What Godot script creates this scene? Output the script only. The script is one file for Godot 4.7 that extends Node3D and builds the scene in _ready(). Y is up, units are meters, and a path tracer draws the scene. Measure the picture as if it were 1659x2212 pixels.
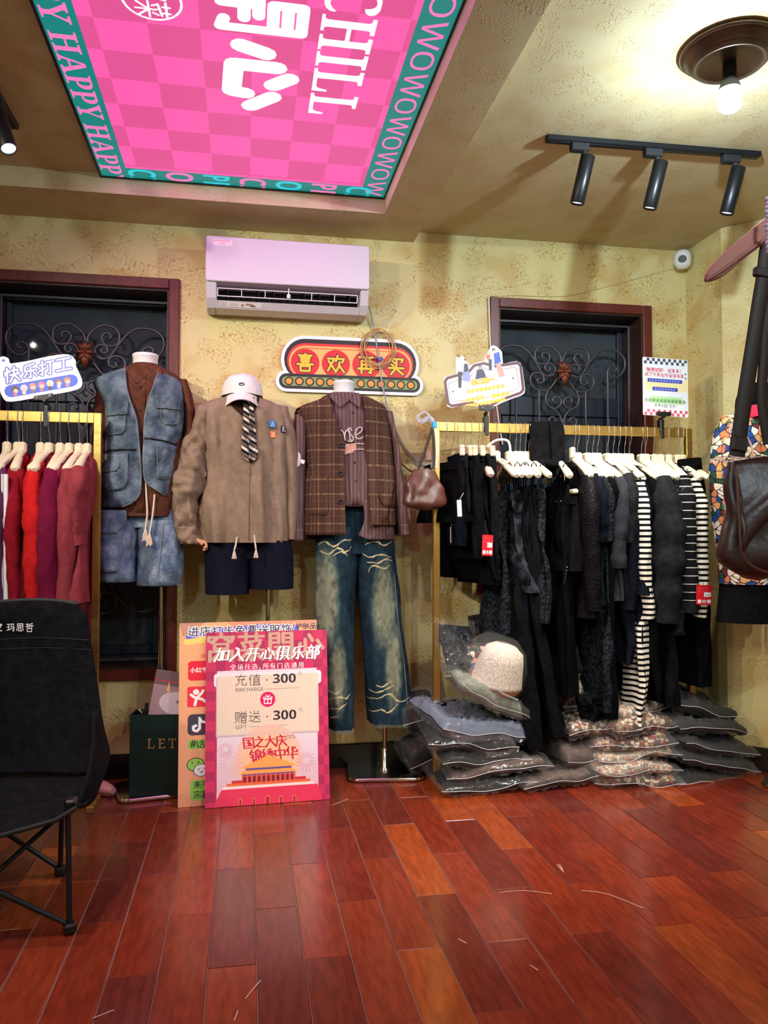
extends Node3D

var M := {}          # materials
var nz := FastNoiseLite.new()
var rng := RandomNumberGenerator.new()
var used := {}


func _ready():
	rng.seed = 77
	nz.seed = 5
	nz.noise_type = FastNoiseLite.TYPE_SIMPLEX_SMOOTH
	nz.frequency = 1.0
	nz.fractal_type = FastNoiseLite.FRACTAL_NONE
	# ---- camera, sky, lights, exposure
	var cam := Camera3D.new()
	cam.name = "camera"
	cam.fov = 66.72
	cam.near = 0.02
	cam.far = 60.0
	cam.position = Vector3(0, 1.15, 3.95)
	cam.rotation_degrees = Vector3(2.0, -10.1, 0)
	add_child(cam)
	var env := Environment.new()
	env.background_mode = Environment.BG_COLOR
	env.background_color = Color(0.03, 0.03, 0.045)
	env.tonemap_mode = Environment.TONE_MAPPER_LINEAR
	env.tonemap_exposure = 1.05
	env.sdfgi_enabled = true
	env.ssao_enabled = true
	env.ssil_enabled = true
	var we := WorldEnvironment.new()
	we.name = "environment"
	we.environment = env
	add_child(we)
	make_materials()
	build_room()
	build_ceiling_things()
	build_windows()
	build_wall_things()
	build_mannequins()
	build_left_rack()
	build_right_rack()
	build_bag_pile()
	build_floor_things()
	build_right_side()


# ------------------------------------------------------------------ scene tree helpers
func numbered(called: String) -> String:
	var n: int = used.get(called, 0)
	used[called] = n + 1
	return called if n == 0 else "%s_%03d" % [called, n]


func tag(o: Node3D, label: String, category: String, group := "") -> Node3D:
	o.set_meta("label", label)
	o.set_meta("category", category)
	if group != "":
		o.set_meta("group", group)
	return o


func thing(called: String, label: String, category: String, at := Vector3.ZERO, group := "") -> Node3D:
	var o := Node3D.new()
	o.name = numbered(called)
	add_child(o)
	o.position = at
	tag(o, label, category, group)
	return o


func origin_of(p: Node) -> Vector3:
	var o := Vector3.ZERO
	var n := p
	while n != null and n != self and n is Node3D:
		o += (n as Node3D).position
		n = n.get_parent()
	return o


func put(b: B, called: String, mat: Material, parent: Node = null, label := "") -> MeshInstance3D:
	var m := MeshInstance3D.new()
	var par: Node = self if parent == null else parent
	m.name = numbered(called) if parent == null else called
	m.mesh = b.mesh(origin_of(par))
	m.material_override = mat
	par.add_child(m, true)
	if label != "":
		m.set_meta("label", label)
	return m


func struct(b: B, called: String, mat: Material, label: String, category := "") -> MeshInstance3D:
	var m := put(b, called, mat)
	m.set_meta("kind", "structure")
	m.set_meta("label", label)
	if category != "":
		m.set_meta("category", category)
	return m


# ------------------------------------------------------------------ mesh builder
class B:
	var v := PackedVector3Array()
	var uv := PackedVector2Array()
	var g := PackedInt32Array()
	var idx := PackedInt32Array()

	func mesh(shift := Vector3.ZERO) -> ArrayMesh:
		var st := SurfaceTool.new()
		st.begin(Mesh.PRIMITIVE_TRIANGLES)
		for i in v.size():
			st.set_smooth_group(g[i])
			st.set_uv(uv[i])
			st.add_vertex(v[i] - shift)
		for i in idx:
			st.add_index(i)
		st.generate_normals()
		return st.commit()

	func add(p: Vector3, t: Vector2, sg := 0) -> int:
		v.append(p)
		uv.append(t)
		g.append(sg)
		return v.size() - 1

	func tri(a: int, b: int, c: int):
		idx.append(a)
		idx.append(b)
		idx.append(c)

	# rows x cols points; front face seen from the side where columns run right and rows run down
	func grid(p: PackedVector3Array, t: PackedVector2Array, rows: int, cols: int, closed := false, sg := 0, flip := false):
		var s := v.size()
		for i in p.size():
			v.append(p[i])
			uv.append(t[i] if t.size() > 0 else Vector2(p[i].x, -p[i].y))
			g.append(sg)
		var cc := cols if closed else cols - 1
		for r in rows - 1:
			for c in cc:
				var a := s + r * cols + c
				var d := s + r * cols + (c + 1) % cols
				var e := a + cols
				var f := d + cols
				if flip:
					idx.append_array(PackedInt32Array([a, e, d, d, e, f]))
				else:
					idx.append_array(PackedInt32Array([a, d, e, d, f, e]))

	func quad(a: Vector3, b_: Vector3, c: Vector3, d: Vector3, ua := Vector2(0, 0), ub := Vector2(1, 0), uc := Vector2(1, 1), ud := Vector2(0, 1)):
		var i := add(a, ua, -1)
		add(b_, ub, -1)
		add(c, uc, -1)
		add(d, ud, -1)
		idx.append_array(PackedInt32Array([i, i + 1, i + 2, i, i + 2, i + 3]))

	# chamfered box
	func box(c: Vector3, s: Vector3, bs := Basis(), ch := 0.0):
		var h := s * 0.5
		var k := minf(ch, minf(h.x, minf(h.y, h.z)) * 0.9)
		if k <= 0.0:
			for ax in 3:
				for sg in [-1.0, 1.0]:
					var n := Vector3.ZERO
					n[ax] = sg
					var u := Vector3.ZERO
					u[(ax + 1) % 3] = 1.0
					var w := n.cross(u)
					var cn := n * h[ax]
					var uu := u * h[(ax + 1) % 3]
					var ww := w * h[(ax + 2) % 3]
					quad(c + bs * (cn - uu + ww), c + bs * (cn + uu + ww), c + bs * (cn + uu - ww), c + bs * (cn - uu - ww))
			return
		for ax in 3:
			for sg in [-1.0, 1.0]:
				var n := Vector3.ZERO
				n[ax] = sg
				var u := Vector3.ZERO
				u[(ax + 1) % 3] = 1.0
				var w := n.cross(u)
				var cn := n * h[ax]
				var uu := u * (h[(ax + 1) % 3] - k)
				var ww := w * (h[(ax + 2) % 3] - k)
				quad(c + bs * (cn - uu + ww), c + bs * (cn + uu + ww), c + bs * (cn + uu - ww), c + bs * (cn - uu - ww))
		for ax in 3:
			var a1 := (ax + 1) % 3
			var a2 := (ax + 2) % 3
			for s1 in [-1.0, 1.0]:
				for s2 in [-1.0, 1.0]:
					var p := Vector3.ZERO
					p[a1] = s1 * h[a1]
					p[a2] = s2 * (h[a2] - k)
					var q := Vector3.ZERO
					q[a1] = s1 * (h[a1] - k)
					q[a2] = s2 * h[a2]
					var e := Vector3.ZERO
					e[ax] = h[ax] - k
					if s1 * s2 > 0:
						quad(c + bs * (p - e), c + bs * (q - e), c + bs * (q + e), c + bs * (p + e))
					else:
						quad(c + bs * (p + e), c + bs * (q + e), c + bs * (q - e), c + bs * (p - e))
		for sx in [-1.0, 1.0]:
			for sy in [-1.0, 1.0]:
				for sz in [-1.0, 1.0]:
					var a := Vector3(sx * h.x, sy * (h.y - k), sz * (h.z - k))
					var b2 := Vector3(sx * (h.x - k), sy * h.y, sz * (h.z - k))
					var d := Vector3(sx * (h.x - k), sy * (h.y - k), sz * h.z)
					var i := add(c + bs * a, Vector2.ZERO, -1)
					add(c + bs * b2, Vector2.ZERO, -1)
					add(c + bs * d, Vector2.ZERO, -1)
					if sx * sy * sz > 0:
						tri(i, i + 2, i + 1)
					else:
						tri(i, i + 1, i + 2)

	# tube through points; r is one radius or one per point
	func tube(p: Array, r, sides := 8, closed := false, flat := 1.0):
		var n := p.size()
		var pts := PackedVector3Array()
		var t := PackedVector2Array()
		var up := Vector3.UP
		var run := 0.0
		for i in n:
			var d: Vector3
			if closed:
				d = p[(i + 1) % n] - p[(i + n - 1) % n]
			else:
				d = p[mini(i + 1, n - 1)] - p[maxi(i - 1, 0)]
			d = d.normalized()
			if i == 0:
				up = Vector3.UP if absf(d.y) < 0.9 else Vector3.BACK
			var side := d.cross(up).normalized()
			up = side.cross(d).normalized()
			if i > 0:
				run += p[i].distance_to(p[i - 1])
			var rr: float = r[i] if r is Array else r
			for k in sides:
				var a := TAU * k / sides
				pts.append(p[i] + (side * cos(a) + up * sin(a) * flat) * rr)
				t.append(Vector2(TAU * rr * k / sides, run))
		if closed:
			for k in sides:
				pts.append(pts[k])
				t.append(Vector2(0, run))
		grid(pts, t, n + (1 if closed else 0), sides, true, 0, true)
		if not closed:
			cap(pts.slice(0, sides), false)
			cap(pts.slice((n - 1) * sides, n * sides), true)

	func cap(ring: PackedVector3Array, flip: bool):
		var c := Vector3.ZERO
		for q in ring:
			c += q
		c /= ring.size()
		var s := add(c, Vector2(0.5, 0.5), -1)
		for q in ring:
			add(q, Vector2(0.5, 0.5), -1)
		for k in ring.size():
			var a := s + 1 + k
			var e := s + 1 + (k + 1) % ring.size()
			if flip:
				tri(s, e, a)
			else:
				tri(s, a, e)

	# profile of Vector2(radius, height) turned about the local y axis
	func lathe(prof: Array, at: Vector3, sides := 24, bs := Basis(), sg := 0):
		var pts := PackedVector3Array()
		var t := PackedVector2Array()
		for q in prof:
			for k in sides:
				var a := TAU * k / sides
				pts.append(at + bs * Vector3(cos(a) * q.x, q.y, sin(a) * q.x))
				t.append(Vector2(float(k) / sides, q.y))
		grid(pts, t, prof.size(), sides, true, sg, true)

	# flat outline pushed out along z, front at +z; uv from 0 to 1 over the outline's box (or the given rect); edges broken by ch
	func slab(o: PackedVector2Array, thick: float, xf := Transform3D(), ch := 0.0, rect := Rect2()):
		var n := o.size()
		var area := 0.0
		var lo := o[0]
		var hi := o[0]
		for i in n:
			var q := o[(i + 1) % n]
			area += o[i].x * q.y - q.x * o[i].y
			lo = lo.min(o[i])
			hi = hi.max(o[i])
		var oo := o.duplicate()
		if area < 0:
			oo.reverse()
		if rect.size == Vector2.ZERO:
			rect = Rect2(lo, hi - lo)
		var ins := PackedVector2Array()
		for i in n:
			var d1 := (oo[i] - oo[(i + n - 1) % n]).normalized()
			var d2 := (oo[(i + 1) % n] - oo[i]).normalized()
			var nn := Vector2(-d1.y - d2.y, d1.x + d2.x)
			var l := nn.length()
			ins.append(oo[i] + (nn / l * ch * minf(2.0 / l, 1.6) if l > 0.05 else Vector2.ZERO))
		var tr := Geometry2D.triangulate_polygon(oo)
		var rings := [[ins, thick * 0.5], [oo, thick * 0.5 - ch], [oo, -thick * 0.5 + ch], [ins, -thick * 0.5]] if ch > 0 else [[oo, thick * 0.5], [oo, -thick * 0.5]]
		for side in 2:
			var ring = rings[0] if side == 0 else rings[-1]
			var s := v.size()
			for q in ring[0]:
				var tt: Vector2 = (q - rect.position) / rect.size
				add(xf * Vector3(q.x, q.y, ring[1]), Vector2(tt.x, 1.0 - tt.y), -1)
			for k in range(0, tr.size(), 3):
				if side == 0:
					tri(s + tr[k], s + tr[k + 2], s + tr[k + 1])
				else:
					tri(s + tr[k], s + tr[k + 1], s + tr[k + 2])
		var e := Vector2(0.004, 0.5)
		for r in rings.size() - 1:
			var pts := PackedVector3Array()
			var t := PackedVector2Array()
			for row in [rings[r], rings[r + 1]]:
				for q in row[0]:
					var tt: Vector2 = (q - rect.position) / rect.size
					pts.append(xf * Vector3(q.x, q.y, row[1]))
					t.append(Vector2(tt.x, 1.0 - tt.y))
			grid(pts, t, 2, n, true, 1 if n > 12 else -1)


# catmull-rom through points (Vector2 or Vector3), n steps per piece
func smooth(p: Array, n := 5, closed := false) -> Array:
	var out := []
	var m := p.size()
	var pieces := m if closed else m - 1
	for i in pieces:
		var a = p[(i - 1 + m) % m] if closed else p[maxi(i - 1, 0)]
		var b = p[i]
		var c = p[(i + 1) % m]
		var d = p[(i + 2) % m] if closed else p[mini(i + 2, m - 1)]
		for k in n:
			out.append(b.cubic_interpolate(c, a, d, float(k) / n))
	if not closed:
		out.append(p[m - 1])
	return out


func round_rect(w: float, h: float, r: float, c := Vector2.ZERO, n := 6) -> PackedVector2Array:
	var o := PackedVector2Array()
	for q in 4:
		var cc := c + Vector2((w * 0.5 - r) * (1 if q == 0 or q == 3 else -1), (h * 0.5 - r) * (1 if q < 2 else -1))
		for k in n + 1:
			var a := PI * 0.5 * q + PI * 0.5 * k / n
			o.append(cc + Vector2(cos(a), sin(a)) * r)
	return o


func blob(seed_: float, at: Vector3, f: float) -> float:
	return nz.get_noise_3d(at.x * f + seed_ * 7.3, at.y * f - seed_ * 3.1, at.z * f + seed_)


# ------------------------------------------------------------------ clothed bodies: a silhouette of rows (y, left x, right x) given depth
class Shape:
	var rows: Array
	var zc := 0.0
	var d := 0.12
	var n := 2.3
	var amp := 0.006
	var seed_ := 1.0
	var fx := 9.0
	var fy := 1.6
	var round_top := 0.0
	var lean := 0.0   # z shift per metre below the top
	var nz: FastNoiseLite

	func half(y: float) -> Vector2:
		var m := rows.size()
		if y >= rows[0].x:
			return Vector2((rows[0].y + rows[0].z) * 0.5, (rows[0].z - rows[0].y) * 0.5)
		for i in m - 1:
			var p: Vector3 = rows[i]
			var q: Vector3 = rows[i + 1]
			if y <= p.x and y >= q.x:
				var t := (p.x - y) / maxf(p.x - q.x, 1e-5)
				var a: Vector3 = rows[maxi(i - 1, 0)]
				var e: Vector3 = rows[mini(i + 2, m - 1)]
				var l := clampf(cubic_interpolate(p.y, q.y, a.y, e.y, t), minf(p.y, q.y) - 0.01, maxf(p.y, q.y) + 0.01)
				var r := clampf(cubic_interpolate(p.z, q.z, a.z, e.z, t), minf(p.z, q.z) - 0.01, maxf(p.z, q.z) + 0.01)
				return Vector2((l + r) * 0.5, (r - l) * 0.5)
		var zz: Vector3 = rows[m - 1]
		return Vector2((zz.y + zz.z) * 0.5, (zz.z - zz.y) * 0.5)

	func depth(y: float) -> float:
		if round_top <= 0.0:
			return d
		var t := clampf((rows[0].x - y) / round_top, 0.0, 1.0)
		return d * lerpf(0.45, 1.0, sqrt(t))

	func fold(x: float, y: float) -> float:
		var ramp := clampf((rows[0].x - y) * 6.0, 0.15, 1.0)
		return amp * ramp * (nz.get_noise_3d(x * fx, y * fy, seed_ * 5.7) + 0.55 * nz.get_noise_3d(x * fx * 2.1 + y * 2.0, y * fy * 3.0, seed_ * 9.1))

	func at(x: float, y: float, off := 0.0) -> Vector3:
		var h := half(y)
		var t := clampf(absf(x - h.x) / maxf(h.y, 1e-4), 0.0, 0.995)
		var z: float = zc + lean * (rows[0].x - y) + depth(y) * pow(1.0 - pow(t, n), 1.0 / n)
		return Vector3(x, y, z + fold(x, y) + off)


func shape(rows: Array, zc: float, d: float, amp := 0.006, seed_ := 1.0, round_top := 0.0, n := 2.3) -> Shape:
	var s := Shape.new()
	s.rows = rows
	s.zc = zc
	s.d = d
	s.amp = amp
	s.seed_ = seed_
	s.round_top = round_top
	s.n = n
	s.nz = nz
	return s


func loft(b: B, s: Shape, nr := 48, nc := 64, grow := 0.0, cap_bottom := true):
	var y0: float = s.rows[0].x
	var y1: float = s.rows[-1].x
	var pts := PackedVector3Array()
	var t := PackedVector2Array()
	for r in nr:
		var y := lerpf(y0, y1, float(r) / (nr - 1))
		var h := s.half(y)
		var dd := s.depth(y) + grow
		var zc := s.zc + s.lean * (y0 - y)
		for c in nc:
			var a := TAU * c / nc
			var cx := signf(cos(a)) * pow(absf(cos(a)), 2.0 / s.n)
			var sz := signf(sin(a)) * pow(absf(sin(a)), 2.0 / s.n)
			var x := h.x + cx * (h.y + grow)
			var z := zc + sz * dd
			var fo := s.fold(x, y)
			z += fo * (1.0 if sz >= 0 else -1.0) * minf(absf(sz) * 1.6, 1.0)
			x += s.fold(z * 1.7 + 3.0, y) * cx * 0.5
			pts.append(Vector3(x, y, z))
			t.append(Vector2(x, -y))
	b.grid(pts, t, nr, nc, true, 0, true)
	b.cap(pts.slice(0, nc), false)
	if cap_bottom:
		b.cap(pts.slice((nr - 1) * nc, nr * nc), true)


# a piece of cloth lying on a shape's front: rows of (y, left x, right x)
func patch(b: B, s: Shape, rows: Array, off := 0.006, nr := 14, nc := 12, base := 0.0):
	var q := Shape.new()
	q.rows = rows
	q.nz = nz
	var pts := PackedVector3Array()
	var t := PackedVector2Array()
	for r in nr + 2:
		var rr := clampi(r - 1, 0, nr - 1)
		var y := lerpf(rows[0].x, rows[-1].x, float(rr) / (nr - 1))
		var h := q.half(y)
		for c in nc + 2:
			var cc := clampi(c - 1, 0, nc - 1)
			var x := h.x + h.y * (2.0 * cc / (nc - 1) - 1.0)
			var edge := r == 0 or r == nr + 1 or c == 0 or c == nc + 1
			pts.append(s.at(x, y, base if edge else off))
			t.append(Vector2(x, -y))
	b.grid(pts, t, nr + 2, nc + 2)


# a cord or seam lying on a shape's front
func seam(b: B, s: Shape, line: Array, r := 0.0018, off := 0.004, n := 5):
	var p := []
	for q in smooth(line, n):
		p.append(s.at(q.x, q.y, off))
	b.tube(p, r, 5)


# ------------------------------------------------------------------ flat print: a small raster canvas
class Cv:
	var im: Image
	var w: int
	var h: int
	var glyphs: Dictionary

	func poly(p: Array, col: Color):
		var y0 := h
		var y1 := 0
		for q in p:
			y0 = mini(y0, int(floor(q.y)))
			y1 = maxi(y1, int(ceil(q.y)))
		for y in range(maxi(y0, 0), mini(y1 + 1, h)):
			var yc := y + 0.5
			var xs := []
			for i in p.size():
				var a: Vector2 = p[i]
				var c: Vector2 = p[(i + 1) % p.size()]
				if (a.y <= yc) != (c.y <= yc):
					xs.append(a.x + (yc - a.y) / (c.y - a.y) * (c.x - a.x))
			xs.sort()
			for k in range(0, xs.size() - 1, 2):
				var xa := int(round(xs[k]))
				var xb := int(round(xs[k + 1]))
				if xb > xa:
					im.fill_rect(Rect2i(xa, y, xb - xa, 1), col)

	func rect(x: float, y: float, ww: float, hh: float, col: Color):
		im.fill_rect(Rect2i(int(x), int(y), int(ww), int(hh)), col)

	func ring(c: Vector2, r: float, n := 24, ry := 0.0) -> Array:
		var o := []
		for k in n:
			var a := TAU * k / n
			o.append(c + Vector2(cos(a) * r, sin(a) * (ry if ry > 0 else r)))
		return o

	func disc(c: Vector2, r: float, col: Color, ry := 0.0):
		poly(ring(c, r, 28, ry), col)

	func rrect(x: float, y: float, ww: float, hh: float, r: float, col: Color):
		var o := []
		for q in 4:
			var cc := Vector2(x + (ww - r if q == 0 or q == 3 else r), y + (hh - r if q < 2 else r))
			for k in 7:
				var a := PI * 0.5 * q + PI * 0.5 * k / 6
				o.append(cc + Vector2(cos(a), sin(a)) * r)
		poly(o, col)

	func seg(a: Vector2, c: Vector2, wd: float, col: Color, round_ends := true):
		var d := (c - a)
		if d.length() < 0.01:
			d = Vector2(0.01, 0)
		var nn := d.normalized().orthogonal() * wd * 0.5
		poly([a + nn, c + nn, c - nn, a - nn], col)
		if round_ends and wd > 2.0:
			poly(ring(a, wd * 0.5, 10), col)
			poly(ring(c, wd * 0.5, 10), col)

	func path(p: Array, wd: float, col: Color):
		for i in p.size() - 1:
			seg(p[i], p[i + 1], wd, col)

	# one written character; xf takes a 100 x 100 square to the picture; thin = share of the width kept on level strokes
	func glyph(ch: String, xf: Transform2D, wd: float, col: Color, thin := 1.0):
		if not glyphs.has(ch):
			return
		var k := xf.x.length()
		for s in glyphs[ch].split(" ", false):
			var pts := []
			for i in range(0, s.length() - 3, 4):
				pts.append(Vector2(s.substr(i, 2).to_int(), s.substr(i + 2, 2).to_int()))
			for i in pts.size() - 1:
				var d: Vector2 = (pts[i + 1] - pts[i]).normalized()
				var ww := wd * (thin if absf(d.y) < 0.25 else 1.0) * k
				seg(xf * pts[i], xf * pts[i + 1], maxf(ww, 1.0), col)

	func write(s: String, x: float, y: float, size: float, wd: float, col: Color, adv := 1.08, thin := 1.0, shear := 0.0, rise := 0.0):
		for i in s.length():
			var k := size / 100.0
			glyph(s[i], Transform2D(Vector2(k, rise * k), Vector2(-shear * k, k), Vector2(x + i * size * adv, y + i * size * adv * rise)), wd, col, thin)

	# characters too small to read: close-set strokes of a glyph's density
	func scribble(n: int, x: float, y: float, size: float, col: Color, adv := 1.06, seed_ := 1, rise := 0.0, wd := 0.11):
		var r := RandomNumberGenerator.new()
		r.seed = seed_
		for i in n:
			var o := Vector2(x + i * size * adv, y + i * size * adv * rise)
			for k in 4:
				var yy := size * (0.08 + 0.27 * k)
				seg(o + Vector2(size * r.randf_range(0.02, 0.25), yy), o + Vector2(size * r.randf_range(0.7, 0.98), yy), size * wd, col, false)
			for k in 3:
				var xx := size * (0.15 + 0.33 * k + r.randf_range(-0.08, 0.08))
				seg(o + Vector2(xx, size * r.randf_range(0.0, 0.3)), o + Vector2(xx + size * r.randf_range(-0.1, 0.1), size * r.randf_range(0.7, 1.0)), size * wd, col, false)

	# Latin lettering from the font's own outlines; xf takes the text (y up, one unit a letter's height) to the picture
	func latin(s: String, font: Font, xf: Transform2D, col: Color, length := 0.0):
		var arr := []
		for word in ["H", s]:
			var tm := TextMesh.new()
			tm.font = font
			tm.text = word
			tm.font_size = 64
			tm.depth = 0.0
			tm.curve_step = 3.0
			arr.append(tm.get_mesh_arrays())
		if arr[1].is_empty():
			return
		var lo := 1e9
		var hi := -1e9
		for p in arr[0][Mesh.ARRAY_VERTEX]:
			lo = minf(lo, p.y)
			hi = maxf(hi, p.y)
		var vv: PackedVector3Array = arr[1][Mesh.ARRAY_VERTEX]
		var x0 := 1e9
		var x1 := -1e9
		for p in vv:
			x0 = minf(x0, p.x)
			x1 = maxf(x1, p.x)
		var sy := 1.0 / (hi - lo)
		var sx := length / (x1 - x0) if length > 0.0 else sy
		var ii = arr[1][Mesh.ARRAY_INDEX]
		var m: int = ii.size() if ii != null and ii.size() > 0 else vv.size()
		for k in range(0, m, 3):
			var q := []
			for j in 3:
				var p: Vector3 = vv[ii[k + j] if ii != null and ii.size() > 0 else k + j]
				q.append(xf * Vector2((p.x - x0) * sx, (p.y - lo) * sy))
			poly(q, col)

	func tex() -> ImageTexture:
		return ImageTexture.create_from_image(im)


func canvas(w: int, h: int, col: Color) -> Cv:
	var c := Cv.new()
	c.im = Image.create_empty(w, h, false, Image.FORMAT_RGB8)
	c.im.fill(col)
	c.w = w
	c.h = h
	c.glyphs = GLYPHS
	return c


func sys_font(called: String, weight := 400) -> SystemFont:
	var f := SystemFont.new()
	f.font_names = PackedStringArray([called])
	f.font_weight = weight
	return f


# characters as strokes: every four digits are one point of a 100 x 100 square, x then y
const GLYPHS := {
	"喜": "15108510 50025022 25227522 3031703170433043 30433031 38484256 62485856 08588858 08589258 25687568 75687594 75942594 25942568",
	"欢": "062242220688 10354484 60055035 562294228442 704066654895 70609595",
	"再": "10089008 24282495 2428762876926690 50085070 24487648 04709670",
	"买": "121088108026 30224232 22403648 08609260 522250602095 58708894",
	"快": "20052095 08281050 30223436 422582258252 36529652 620560553695 62559595",
	"乐": "7808221618489248 552555924488 32601484 72609284",
	"打": "05284228 240524921286 05644250 46169616 741674926088",
	"工": "12148814 50145084 06849484",
	"二": "20258025 08829282",
	"一": "06509450",
	"送": "12102222 054222421470 06841678459298 45929692 42055018 80057218 38268826 30489448 626260503680 62529278",
	"随": "08060895 0806300620323052 30521254 46209620 70054650 58385878 583888388878 58528852 58658865 38304438 365044504078 349050849692",
	"便": "24050648 16351695 34129612 4026902690584058 40584026 40429042 651264603695 44669495",
	"试": "10082020 043818381888 18883078 32289628 36526652 50525084 32906680 720678609294 92949678 84089218",
	"穿": "50025010 0826081492148826 36202034 62208432 18448244 32442862 08629262 626262965092 58641494",
	"多": "45021826 361272122250 40245234 55422666 465286521898 46646076",
	"了": "151085105042 504252923686",
	"不": "06129412 56120662 52385296 60449270",
	"也": "06508428 84288266 82666862 48054872 242224889290 92909472",
	"会": "50040646 50049446 30467046 12628862 46622890 28908086 64748494",
	"进": "12102222 054222421470 06841678459298 45929692 38269226 32549654 520652543882 78067884",
	"店": "50025412 14169416 161614600295 54265456 54408840 3256845684923292 32923256",
	"卡": "48044844 48228022 06469446 48464896 52607874",
	"免": "38021034 321464145030 1632803280561656 16561632 463244600896 565658889290 92909472",
	"费": "1810801080242024 202418408640 86408254 400236501262 60026056 28602884 286074607484 506848801698 58868898",
	"服": "100810600495 1008380838922888 10343834 10583858 5210881088347432 52105295 524688465492 60569494",
	"饰": "22040634 181840183430 222822904076 62044632 56189618 52445280 5244904490788076 71287196",
	"护": "05284228 240524921286 05644250 66047214 5024902490505050 502448623694",
	"肤": "100810600495 1008380838922888 10343834 10583858 50269026 44509650 700668524295 72549695",
	"品": "3008700870403040 30403008 0854445444920892 08920854 5654925492925692 56925654",
	"小": "500550923686 28341070 72349270",
	"红": "240408343034 303408623656 06843876 46209420 70207084 40849884",
	"书": "141878187444 0644884484807076 46024698 70028614",
	"标": "04284228 24042496 22320470 26404058 52149014 46389638 713871926086 56544482 84549678",
	"话": "10082020 043818381888 18883078 86064616 38349834 68126858 4658905890924692 46924658",
	"题": "0806400640360836 08360806 08204020 04484648 26482684 26644464 125612760492 08803092 30929694 52109210 72106824 56245666 562492249266 743472625282 78669478",
	"以": "14101678 16784062 46185636 860680503496 70609492",
	"来": "14208620 30303644 70306444 06529452 50045098 48540892 52549292",
	"完": "50025012 1030101690168630 28387238 12588858 385834800898 605860909292 92929274",
	"截": "08185618 32043232 04349634 24400668 16561696 18545854 18685468 18825482 18945894 36463694 660474669296 92969678 90445894 80109020",
	"图": "0808920892940894 08940808 42182442 402866282466 34387464 46565864 38745884",
	"窝": "50025010 0826081492148826 34201832 64208430 2838723872542854 28542838 1296126488648896 88967894 505450662490 52707486",
	"菜": "06149414 32043224 68046824 84281636 22422852 48405250 80387052 06629462 50545098 48641094 52649094",
	"开": "14148614 04489648 341432501296 68146897",
	"開": "12061297 1206420642381238 12224222 5806880688967892 580658388838 58228822 28547254 24707670 425440702892 60546094",
	"心": "14440674 3230328272867468 46145834 76349462",
	"加": "0626462642863082 280624500694 5824942494845884 58845824",
	"入": "34065214 521446500694 522064609694",
	"俱": "24050648 16351695 46084666 460884088466 46248424 46388438 46528452 32689868 52743694 78749694",
	"部": "28023412 06165816 18222440 46224040 02446044 1256505650921292 12921256 70067097 700894088234 82349452 945290667664",
	"全": "50040446 50049646 26467446 28687268 50465092 08949294",
	"场": "04343634 20082074 02824068 441284125244 5244924486947490 62463876 76464694",
	"任": "24050648 16351695 88064018 32489848 66146690 40909490",
	"选": "12102222 054222421470 06841678459298 45929692 48064024 46188818 66046640 34409640 544050623476 744074709472 94729460",
	"所": "40041214 121412540494 123040304052 40521252 90046014 601460544894 60409840 82408297",
	"有": "06209420 42020462 32423297 3242784278946690 32587858 32747874",
	"门": "16042818 12241297 3612881288947490",
	"通": "12102222 054222421470 06841678459298 45929692 440684066620 52166424 42284280 4228882888808078 42448844 42608860 66286680",
	"用": "200820600696 2008840884947090 20348434 20608460 52085296",
	"充": "48025412 06189418 462024468042 66328250 364832740696 604660889490 94909572",
	"值": "24050648 16351695 34169616 66046230 44304490 443086308690 44468646 44608660 44748674 32929892",
	"元": "20128012 05429542 384234700596 624262889490 94909570",
	"赠": "08100866 081036103666 222220660494 26703890 54046014 86048014 4820942094484848 48484820 71207148 56286040 84288040 5458905890955495 54955458 54769076",
	"国": "0808920892940894 08940808 26267426 30487048 22747874 50265074 60567066",
	"之": "46045614 142680262080 048824765090 50909692",
	"大": "06329432 500448400696 52409496",
	"庆": "48025412 14169416 161614600296 26469646 602456562696 60549496",
	"锦": "24040434 14224222 12404040 04584258 244024924278 72026412 5214901490465246 52465214 52309030 50585088 5058925892868484 71467198",
	"绣": "240408343034 303408623656 04843876 84045012 44249824 70087052 68264648 72269648 505884588072 8072947288947892 605858764096",
	"中": "1224882488621262 12621224 50025098",
	"华": "28040634 20222052 80085228 560456449244 92449232 04669666 50525098",
	"玛": "04144014 06463846 02844274 22142280 501084108044 58105444 5444924488927488 46668266",
	"思": "1606840684481648 16481606 16278427 50065048 12620686 3058309070907276 48565672 80609482",
	"哲": "06144214 26022648 06404232 86025610 561054364652 56269626 80268054 2260786078962296 22962260",
	"水": "500450923886 103038300880 86205646 54429490",
	"左": "06229422 420232560896 42528652 64526492 30929492",
	"右": "06229422 440204703 3252865286943294 32943252",
}


# ------------------------------------------------------------------ materials
func mat(col: Color, rough := 0.6, metal := 0.0, spec := 0.5) -> StandardMaterial3D:
	var m := StandardMaterial3D.new()
	m.albedo_color = col
	m.roughness = rough
	m.metallic = metal
	m.metallic_specular = spec
	return m


func rgb(r: int, g: int, b: int) -> Color:
	return Color8(r, g, b)


func noise_bytes(size: int, freq: float, seed_: int, kind := FastNoiseLite.TYPE_SIMPLEX_SMOOTH, oct := 1, ret := FastNoiseLite.RETURN_DISTANCE) -> PackedByteArray:
	var f := FastNoiseLite.new()
	f.noise_type = kind
	f.seed = seed_
	f.frequency = freq
	f.fractal_type = FastNoiseLite.FRACTAL_FBM if oct > 1 else FastNoiseLite.FRACTAL_NONE
	f.fractal_octaves = oct
	f.cellular_return_type = ret
	var im := f.get_seamless_image(size, size)
	im.convert(Image.FORMAT_L8)
	return im.get_data()


func image_tex(size: int, data: PackedByteArray) -> ImageTexture:
	return ImageTexture.create_from_image(Image.create_from_data(size, size, false, Image.FORMAT_RGB8, data))


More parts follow.
